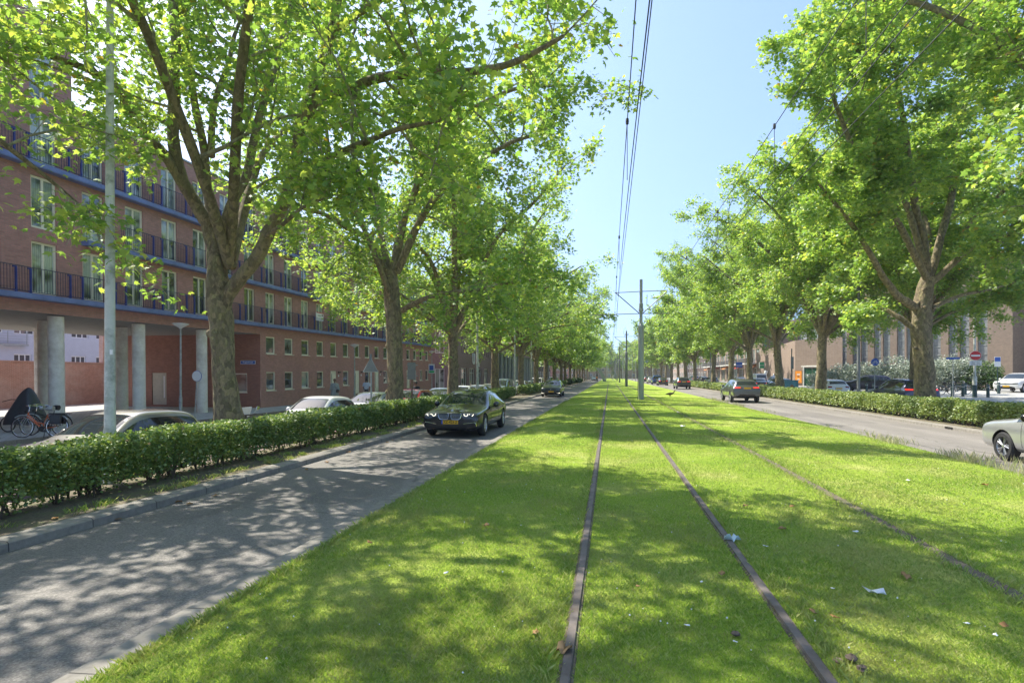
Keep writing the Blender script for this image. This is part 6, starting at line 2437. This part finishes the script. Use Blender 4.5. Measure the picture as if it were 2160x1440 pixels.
# ------------------------------------------------------------------ bicycles
def bicycle(x, y, z, rz, frame_m, label, group=None, pannier=False, crate=False, lean=.06, name='bicycle', rack=True):
    t = thing(name, label, 'bicycle', (x, y, z), rz, group)
    t.rotation_euler = (lean, 0, rz)
    R_ = .345
    for wx in (-.53, .53):
        q = MB()
        q.tube([(wx + R_ * math.cos(a), 0, R_ + .01 + R_ * math.sin(a)) for a in np.linspace(0, 2 * PI, 33)], .019, 8, caps=False)
        w_ = q.build('wheel', M['tyre'], t, smooth=60)
        q = MB()
        q.tube([(wx + (R_ - .022) * math.cos(a), 0, R_ + .01 + (R_ - .022) * math.sin(a)) for a in np.linspace(0, 2 * PI, 33)], .011, 6, caps=False)
        for k in range(18):
            a = 2 * PI * k / 18
            q.tube([(wx, .02 * (-1) ** k, R_ + .01), (wx + (R_ - .02) * math.cos(a), 0, R_ + .01 + (R_ - .02) * math.sin(a))], .0022, 3)
        q.tube([(wx, -.05, R_ + .01), (wx, .05, R_ + .01)], .018, 8)
        q.build('rim', M['chrome'], w_, smooth=60)
        q = MB()
        a0, a1 = (.25, 2.5) if wx < 0 else (.9, 2.9)
        q.tube([(wx + (R_ + .045) * math.cos(a), 0, R_ + .01 + (R_ + .045) * math.sin(a)) for a in np.linspace(a0, a1, 14)], .024, 6)
        q.build('mudguard', M['galv'], t, smooth=60)
    q = MB()
    bb, st, hd = (-.08, 0, .30), (-.24, 0, .78), (.37, 0, .80)
    q.tube([bb, st], .019, 8)
    q.tube([bb, (.39, 0, .70)], .027, 8)
    q.tube([(-.2, 0, .62), (.38, 0, .76)], .018, 8) if frame_m != 'orange_frame' else q.tube([(-.14, 0, .44), (.1, 0, .5), (.38, 0, .77)], .022, 8)
    q.tube([(.36, 0, .84), (.405, 0, .64)], .022, 8)
    for s in (-1, 1):
        q.tube([bb, (-.53, s * .06, .355)], .011, 6)
        q.tube([(-.21, s * .02, .70), (-.53, s * .06, .355)], .010, 6)
    q.build('frame', M[frame_m], t, smooth=50)
    q = MB()
    for s in (-1, 1):
        q.tube([(.40, s * .045, .66), (.47, s * .055, .5), (.53, s * .055, .355)], .012, 6)
    q.build('fork', M['galv'], t, smooth=50)
    q = MB()
    q.tube([(.36, 0, .82), (.335, 0, 1.0), (.36, 0, 1.06)], .013, 6)
    q.tube([(.12, -.29, 1.02), (.28, -.25, 1.05), (.36, -.1, 1.07), (.36, .1, 1.07), (.28, .25, 1.05), (.12, .29, 1.02)], .012, 6)
    q.build('handlebar', M['chrome'], t, smooth=50)
    q = MB()
    q.tube([st, (-.27, 0, .92)], .013, 6)
    q.lathe([(0, .09), (.05, .085), (.06, .03), (.02, 0)], 10, (-.02, 0, .93))
    q.tube([(-.40, 0, .955), (-.28, 0, .965), (-.12, 0, .955)], [.09, .085, .03], 10)
    q.build('saddle', M['galv'] if frame_m == 'orange_frame' else M['black'], t, smooth=50)
    if rack:
        q = MB()
        for s in (-1, 1):
            q.tube([(-.26, s * .05, .74), (-.80, s * .06, .76)], .008, 5)
            q.tube([(-.72, s * .07, .76), (-.53, s * .07, .36)], .007, 5)
        q.tube([(-.80, -.06, .76), (-.80, .06, .76)], .008, 5)
        q.build('rear_rack', M['black'], t)
    q = MB()
    q.tube([(-.08, -.07, .30), (-.08, .07, .30)], .02, 8)
    q.tube([(-.08, .07, .30), (-.0, .09, .16)], .011, 5)
    q.tube([(-.08, -.07, .30), (-.16, -.09, .44)], .011, 5)
    q.lathe([(.085, -.005), (.085, .005)], 18, (-.08, .05, .30), 'Y', caps=True)
    q.tube([(-.2, .05, .28), (-.26, .2, 0.0)], .012, 5)
    q.build('cranks', M['black'], t)
    q = MB()
    q.lathe([(0, .06), (.05, .05), (.045, 0), (0, -.01)], 12, (.43, 0, .87), 'X')
    q.build('lamp', M['black'], t)
    if pannier:
        for s in (-1, 1):
            q = MB()
            q.box((-.56, s * .14, .60), (.34, .12, .32), 0)
            o = q.build('pannier', M['tarp'], t, bevel=.04)
        q = MB()
        q.box((-.52, 0, .79), (.38, .26, .05))
        q.build('pannier_flap', M['tarp'], t, bevel=.02)
    if crate:
        q = MB()
        for k in range(5):
            zz = .78 + k * .065
            q.bx(.48, .86, -.22, -.2, zz, zz + .045)
            q.bx(.48, .86, .2, .22, zz, zz + .045)
            q.bx(.48, .50, -.2, .2, zz, zz + .045)
            q.bx(.84, .86, -.2, .2, zz, zz + .045)
        q.bx(.48, .86, -.22, .22, .76, .78)
        q.build('front_crate', M['black'], t)
    return t


GBK = 'bicycles parked by the columns'
b = at(70, 910, 18.8)
bicycle(b.x + .25, b.y, -.185, PI + YAW + .12, 'orange_frame', 'orange bicycle with black pannier parked before the columns', GBK, True)
bicycle(b.x - .15, b.y + .55, -.185, PI + YAW + .05, 'black', 'dark bicycle standing just behind the orange one', GBK)
b2_ = at(8, 920, 17.9)
bicycle(b2_.x - .5, b2_.y, -.185, YAW - .9, 'black', 'black bicycle with front crate cut off by the left frame edge', GBK, False, True)
# cargo bike under a black cover
b = at(52, 880, 20.6)
t = thing('covered_cargo_bike', 'cargo bicycle hidden under a black cover beside the columns', 'bicycle', (b.x, b.y, -.185), YAW)
q = MB()
sec = []
xs_ = [-.62, -.56, -.36, -.10, .10, .26, .46, .62, .70]
tops = [.5, .8, .95, 1.5, 1.68, 1.62, 1.15, .75, .4]
wid = [.2, .3, .34, .30, .28, .3, .36, .36, .3]
for x, tp, w_ in zip(xs_, tops, wid):
    lo = .28
    for (yy, zz) in ((-w_, lo), (-w_ * .95, lo + (tp - lo) * .55), (-w_ * .45, tp), (w_ * .45, tp), (w_ * .95, lo + (tp - lo) * .55), (w_, lo)):
        sec.append((x + rnd.uniform(-.03, .03), yy + rnd.uniform(-.03, .03), zz + rnd.uniform(-.03, .03)))
n = 6
fs = [(i * n + k, i * n + k + 1, (i + 1) * n + k + 1, (i + 1) * n + k) for i in range(len(xs_) - 1) for k in range(n - 1)]
q.add(sec, fs + [tuple(range(n)), tuple(range((len(xs_) - 1) * n, len(xs_) * n))])
o = q.build('cover', M['tarp'], t, smooth=35)
md = o.modifiers.new('s', 'SUBSURF')
md.levels = md.render_levels = 2
for x in (-.62, .72):
    q = MB()
    q.tube([(x + .27 * math.cos(a), 0, .28 + .27 * math.sin(a)) for a in np.linspace(0, 2 * PI, 25)], .022, 6, caps=False)
    q.build('wheel', M['tyre'], t, smooth=60)
q = MB()
q.tube([(-.55, -.3, 1.12), (-.3, -.22, 1.2), (-.2, 0, 1.18), (-.3, .22, 1.2), (-.55, .3, 1.12)], .014, 6)
q.tube([(-.2, 0, 1.18), (-.12, 0, .8)], .016, 6)
q.build('handlebar', M['black'], t)
# bicycles on the right plaza
for i, (u, d, lab) in enumerate(((2001, 45.5, 'black bicycle leaning behind the bollards left of the no entry sign'), (2022, 46.2, 'dark bicycle beside the other one at the silvery shrubs'))):
    b = at(u, 833, d)
    bicycle(b.x, b.y, plaza_z(b.x, b.y), -.35 + i * .2, 'black', lab, 'bicycles on the right plaza', lean=.1)

# ------------------------------------------------------------------ moped with a windscreen behind the hedge
b = at(580, 900, 16.4)
t = thing('moped', 'pale moped with wooden crate and stickered windscreen showing above the left hedge', 'moped', (-10.2, 14.9, -.325), PI / 2 + 1.45)
q = MB()
q.tube([(-.55, 0, .62), (-.25, 0, .66), (.0, 0, .40), (.30, 0, .38), (.45, 0, .75)], [.14, .16, .12, .12, .09], 12)
q.build('body', paint('cream', (.62, .58, .50)), t, smooth=50)
q = MB()
q.tube([(-.62, 0, .80), (-.35, 0, .84), (-.1, 0, .80)], [.12, .14, .1], 12)
q.build('seat', M['brown'], t, smooth=50)
for x in (-.55, .58):
    q = MB()
    q.tube([(x + .2 * math.cos(a), 0, .22 + .2 * math.sin(a)) for a in np.linspace(0, 2 * PI, 21)], .05, 8, caps=False)
    q.build('wheel', M['tyre'], t, smooth=60)
q = MB()
q.tube([(.58, 0, .25), (.45, 0, .8), (.4, 0, 1.02)], .03, 8)
q.tube([(.33, -.33, 1.06), (.42, -.1, 1.04), (.42, .1, 1.04), (.33, .33, 1.06)], .018, 6)
q.build('handlebar', M['black'], t, smooth=50)
q = MB()
q.add([(.50, -.24, .98), (.50, .24, .98), (.36, .2, 1.28), (.36, -.2, 1.28), (.515, -.24, .98), (.515, .24, .98), (.375, .2, 1.28), (.375, -.2, 1.28)], [(0, 1, 2, 3), (7, 6, 5, 4), (0, 4, 5, 1), (2, 6, 7, 3), (1, 5, 6, 2), (4, 0, 3, 7)])
q.build('windscreen', M['mask_blue'], t)
q = MB()
q.bx(-1.0, -.62, -.2, .2, .82, 1.06)
q.build('crate', M['brown'], t, bevel=.01)
q = MB()
for s in (-1, 1):
    q.tube([(.36, s * .26, 1.06), (.3, s * .36, 1.22)], .008, 5)
    q.lathe([(0, -.01), (.06, -.01), (.06, .01), (0, .01)], 12, (.3, s * .38, 1.24), 'X')
q.build('mirror', M['chrome'], t)


# ------------------------------------------------------------------ people
def skin_mesh(name, J, E, mat_, sub=2):
    me = bpy.data.meshes.new(name)
    me.from_pydata([j[:3] for j in J], E, [])
    o = bpy.data.objects.new('t', me)
    COL.objects.link(o)
    o.modifiers.new('k', 'SKIN')
    sv = me.skin_vertices[0].data
    for i, j in enumerate(J):
        r = j[3]
        sv[i].radius = r if isinstance(r, tuple) else (r, r)
    sv[0].use_root = True
    sb = o.modifiers.new('s', 'SUBSURF')
    sb.levels = sb.render_levels = sub
    dg = bpy.context.evaluated_depsgraph_get()
    out = bpy.data.meshes.new_from_object(o.evaluated_get(dg))
    bpy.data.objects.remove(o)
    out.materials.clear()
    out.materials.append(mat_)
    out.polygons.foreach_set('use_smooth', [True] * len(out.polygons))
    return out


def person(xyz, rz, label, top_m, robe=False, hairm='hair', arms='walk', bag=False):
    t = thing('person', label, 'person', xyz, rz)
    J = [(0, 0, .95, (.15, .11)), (0, .0, 1.15, (.145, .10)), (0, .01, 1.36, (.17, .105)), (0, 0, 1.47, .075), (0, .01, 1.55, .052), (0, .025, 1.62, (.072, .085)), (0, .02, 1.71, (.075, .09)), (0, .01, 1.78, (.045, .05))]
    E = [(i, i + 1) for i in range(7)]

    def chain(a, pts):
        for p_ in pts:
            J.append(p_)
            E.append((a, len(J) - 1))
            a = len(J) - 1
        return a
    for s in (-1, 1):
        f = .16 * s if arms == 'walk' else .02
        chain(0, [(s * .10, 0, .90, .095), (s * .10, f * .8, .50, .06), (s * .10, f * .4 - .04, .10, .04), (s * .10, f * .4 + .10, .04, (.04, .03))])
        fa = -.14 * s if arms == 'walk' else .16
        e = chain(2, [(s * .19, 0, 1.42, .06), (s * .25, fa * .35 - .03, 1.15, .045), (s * .24, fa + .06, .93, .032), (s * .235, fa * 1.1 + .10, .86, (.022, .036))])
        for k in range(4):
            chain(e, [(s * (.225 + .012 * (k - 1.5)), fa * 1.1 + .12 + .006 * k, .81, .009), (s * (.215 + .012 * (k - 1.5)), fa * 1.1 + .135 + .004 * k, .775 + .008 * abs(k - 1.5), .008)])
        chain(e, [(s * .20, fa * 1.1 + .125, .84, .011), (s * .19, fa * 1.1 + .145, .81, .009)])
    link('body', skin_mesh('body', J, E, M['skin']), t)
    q = MB()
    if robe:
        pr = [(.10, 1.50), (.20, 1.44), (.225, 1.25), (.21, 1.02), (.26, .75), (.31, .45), (.34, .18)]
    else:
        pr = [(.09, 1.49), (.185, 1.44), (.205, 1.25), (.195, 1.02), (.20, .84)]
    n = 26
    for r, z_ in pr:
        for k in range(n):
            a = 2 * PI * k / n
            fold = 1 + (.06 * math.sin(7 * a + z_ * 3) if z_ < .9 else 0)
            q.v.append((r * math.cos(a) * fold * 1.05, r * math.sin(a) * fold * .72, z_))
    for i in range(len(pr) - 1):
        for k in range(n):
            q.f.append((i * n + k, i * n + (k + 1) % n, (i + 1) * n + (k + 1) % n, (i + 1) * n + k))
            q.mi.append(0)
    for s in (-1, 1):
        fa = -.14 * s if arms == 'walk' else .16
        el = (s * .26, fa * .35 - .03, 1.15)
        q.tube([(s * .12, 0, 1.43), (s * .2, 0, 1.41), el] + ([(s * .27, fa * .8, 1.0)] if robe else []), [.08, .085, .07] + ([.11] if robe else []), 12)
    q.build('robe' if robe else 'shirt', M[top_m], t, smooth=60)
    if not robe:
        Jt = [(0, 0, .93, (.155, .12)), (.1, 0, .88, .10), (.1, .1, .5, .072), (.1, .04, .10, .055), (-.1, 0, .88, .10), (-.1, -.1, .5, .072), (-.1, -.09, .10, .055)]
        link('trousers', skin_mesh('trousers', Jt, [(0, 1), (1, 2), (2, 3), (0, 4), (4, 5), (5, 6)], M['cloth_dark']), t)
    q = MB()
    q.lathe([(.088, 1.64), (.104, 1.70), (.10, 1.76), (.07, 1.815), (0, 1.83)], 18, (0, -.005, 0))
    q.build('hair', M[hairm], t, smooth=60)
    q = MB()
    for s in (-1, 1):
        q.lathe([(0, .012), (.013, .006), (.013, 0)], 8, (s * .032, .098, 1.69), 'Y')
    q.build('eyes', M['ink'], t)
    if bag:
        q = MB()
        q.box((-.2, .16, .92), (.22, .1, .2))
        o = q.build('shoulder_bag', M['black'], t, bevel=.03)
        q = MB()
        q.tube([(-.2, .16, 1.02), (0, .17, 1.25), (.12, .06, 1.46), (.05, -.14, 1.4), (-.14, -.12, 1.1), (-.2, .12, 1.0)], .012, 5)
        q.build('strap', M['black'], o)
    return t


d = 19.9 * F / (CY * (1286 - 706))
b = at(706, 800, d)
person((b.x, b.y, -.18), PI + .5, 'person in a long grey green robe with black shoulder bag by the facade', 'cloth_grey', True, 'skin', 'walk', True)
d = 19.6 * F / (CY * (1286 - 773))
b = at(773, 800, d)
person((b.x, b.y, -.18), .3, 'person with dark hair in a pale blue shirt walking away by the brick facade', 'cloth_pale')
d = 12.6 * F / (CY * (1286 - 877))
b = at(877, 800, d)
person((b.x, b.y, -.32), PI, 'person in dark clothes standing behind the red car', 'cloth_dark', False, 'hair', 'hold')
b = at(1259, 805, 165)
person((b.x, b.y, .0), PI, 'distant person in an orange top on the far left road', 'orange_sheet', False, 'hair', 'walk')
b = at(1568, 800, 100)
person((b.x, b.y, .2), 1.0, 'distant person in white before the shop doors', 'white', False, 'hair', 'walk')

# ------------------------------------------------------------------ goose on the lawn
b = at(1414, 839, 43.5)
t = thing('goose', 'brown goose walking on the lawn to the right of the tram mast', 'bird', (b.x, b.y, .15), -.25)
J = [(0, 0, .30, (.10, .11)), (.16, 0, .33, (.085, .09)), (.26, 0, .40, .05), (.30, 0, .50, .034), (.335, 0, .565, .034), (.37, 0, .57, .024), (.42, 0, .555, .012), (-.16, 0, .29, (.075, .08)), (-.30, 0, .27, (.045, .03)), (-.40, 0, .26, (.03, .01)),
     (.02, .06, .22, .026), (.02, .06, .08, .011), (.05, .06, .012, .014), (-.03, -.06, .22, .026), (-.05, -.06, .08, .011), (-.02, -.06, .012, .014)]
E = [(0, 1), (1, 2), (2, 3), (3, 4), (4, 5), (5, 6), (0, 7), (7, 8), (8, 9), (0, 10), (10, 11), (11, 12), (0, 13), (13, 14), (14, 15)]
link('body', skin_mesh('body', J, E, M['feather']), t)
for s in (-1, 1):
    q = MB()
    q.tube([(.12, s * .085, .36), (-.1, s * .10, .34), (-.34, s * .03, .29)], [.04, .055, .012], 8)
    q.build('wing', M['feather_dark'], t, smooth=60)

# ------------------------------------------------------------------ litter on the lawn
def lz(p):
    return float(lawn_z(p.x)) + .03


def flat_blob(name, label, cat, u, v, r, m_, group=None, curl=.3, seed=0, squash=.6):
    zp = (CAMZ - .17) * F / (v - V0)
    p = at(u, v, zp)
    rr = random.Random(seed)
    q = MB()
    n = 11
    pts = [(0, 0, r * .06)]
    for k in range(n):
        a = 2 * PI * k / n
        s = r * rr.uniform(.55, 1.1)
        pts.append((s * math.cos(a), s * math.sin(a) * squash, r * curl * rr.uniform(-.1, 1.0)))
    q.add(pts, [(0, k + 1, (k + 1) % n + 1) for k in range(n)])
    o = q.build(name, M[m_], None, smooth=60)
    md = o.modifiers.new('t', 'SOLIDIFY')
    md.thickness = .003
    o.location = (p.x, p.y, lz(p))
    o.rotation_euler = (0, 0, rr.uniform(0, 6))
    return props(o, label, cat, group)


flat_blob('paper_scrap', 'pale blue crumpled tissue lying on the second tram rail', 'litter', 1545, 1142, .095, 'mask_blue', None, .8, 1)
flat_blob('paper_scrap', 'white crumpled paper on the lawn at the lower right', 'litter', 1847, 1257, .085, 'paper', None, .5, 2, .4)
flat_blob('fallen_leaf', 'large brown curled leaf on the lawn above the white paper', 'fallen leaf', 1912, 1222, .095, 'fallen', None, .35, 3, .4)
flat_blob('fallen_leaf', 'brown leaf resting on the first tram rail at the bottom of the picture', 'fallen leaf', 1190, 1377, .075, 'fallen', None, .7, 4)
GFL = 'small brown leaves on the lawn'
for i, (u, v, r) in enumerate(((1572, 1070, .05), (1650, 1120, .06), (1714, 1296, .045), (1762, 1308, .045), (1522, 1214, .05), (2078, 1023, .07), (2120, 1328, .05), (1027, 1110, .05), (780, 1140, .05), (1345, 1240, .035), (1130, 1340, .04), (1670, 1072, .045))):
    flat_blob('fallen_leaf', 'small dry brown leaf lying on the lawn between the rails and kerbs', 'fallen leaf', u, v, r, 'fallen', GFL, .5, 10 + i)
GKL = 'brown leaves lying along the left kerb'
for i in range(16):
    y_ = 4.2 + 13 * rnd.random()
    x_ = rnd.choice((-6.3, -6.2, -6.85, -7.0, -6.05)) + rnd.uniform(-.08, .08)
    q = MB()
    rr = random.Random(200 + i)
    pts = [(0, 0, .01)] + [(.07 * rr.uniform(.5, 1.1) * math.cos(a), .045 * rr.uniform(.5, 1.1) * math.sin(a), .03 * rr.random()) for a in np.linspace(0, 2 * PI, 10)[:-1]]
    q.add(pts, [(0, k + 1, (k + 1) % 9 + 1) for k in range(9)])
    o = q.build('fallen_leaf', M['fallen'], None, smooth=60)
    md = o.modifiers.new('t', 'SOLIDIFY')
    md.thickness = .003
    o.location = (x_, y_, .012 if x_ > -6.36 else .108)
    o.rotation_euler = (0, 0, rr.uniform(0, 6))
    props(o, 'dry brown leaf lying along the kerb of the left road', 'fallen leaf', GKL)
GSC = 'tiny white scraps on the lawn'
for i, (u, v, r) in enumerate(((1450, 1322, .025), (1806, 1125, .04), (1440, 900, .14), (1430, 870, .12), (1615, 1155, .03), (2098, 1346, .03), (2040, 1322, .02), (1756, 1246, .02), (940, 1210, .03), (1550, 1357, .02), (1480, 1230, .02), (1915, 1015, .05))):
    flat_blob('paper_scrap', 'tiny white scrap lying on the lawn', 'litter', u, v, r, 'paper', GSC, .3, 40 + i)
GCL = 'dark earth clods at the lower right of the lawn'
for i, (u, v, r) in enumerate(((1768, 1398, .03), (1796, 1392, .035), (1818, 1414, .032), (1552, 1340, .032))):
    zp = (CAMZ - .17) * F / (v - V0)
    p = at(u, v, zp)
    q = MB()
    rr = random.Random(i)
    q.lathe([(0, -.01)] + [(r * math.sin(a) * rr.uniform(.8, 1.2), r * .55 * (1 - math.cos(a)) * .8) for a in np.linspace(.3, 2.9, 6)] + [(0, r * .9)], 9)
    q.v = [(x * rr.uniform(.75, 1.25), y * rr.uniform(.75, 1.25), z_ * rr.uniform(.7, 1.2)) for x, y, z_ in q.v]
    o = q.build('earth_clod', M['clump'], None, smooth=70)
    o.location = (p.x, p.y, lz(p) - .015)
    props(o, 'dark lump of earth lying on the lawn near the bottom edge', 'earth clod', GCL)
# drain slot in the right kerb
b = at(1880, 889, 23)
q = MB()
for k in range(3):
    q.bx(-.012, .012, -.5 + k * .16, -.38 + k * .16, .03, .09)
o = q.build('drain_slot', M['ink'])
o.location = (11.69, 22.2, 0)
props(o, 'dark drain slots in the right kerb face before the hedge', 'drain')

# ------------------------------------------------------------------ air
q = MB()
q.bx(-130, 130, -40, 460, -1.6, 32)
hz = q.build('haze', plain('haze', (0.8, 0.85, 0.9), var=0))
hz['kind'] = 'stuff'
hm = hz.data.materials[0].node_tree
for l_ in list(hm.nodes['Material Output'].inputs['Surface'].links):
    hm.links.remove(l_)
vp = hm.nodes.new('ShaderNodeVolumePrincipled')
vp.inputs['Color'].default_value = (0.86, 0.91, 0.97, 1)
vp.inputs['Density'].default_value = 0.00045
hm.links.new(vp.outputs[0], hm.nodes['Material Output'].inputs['Volume'])
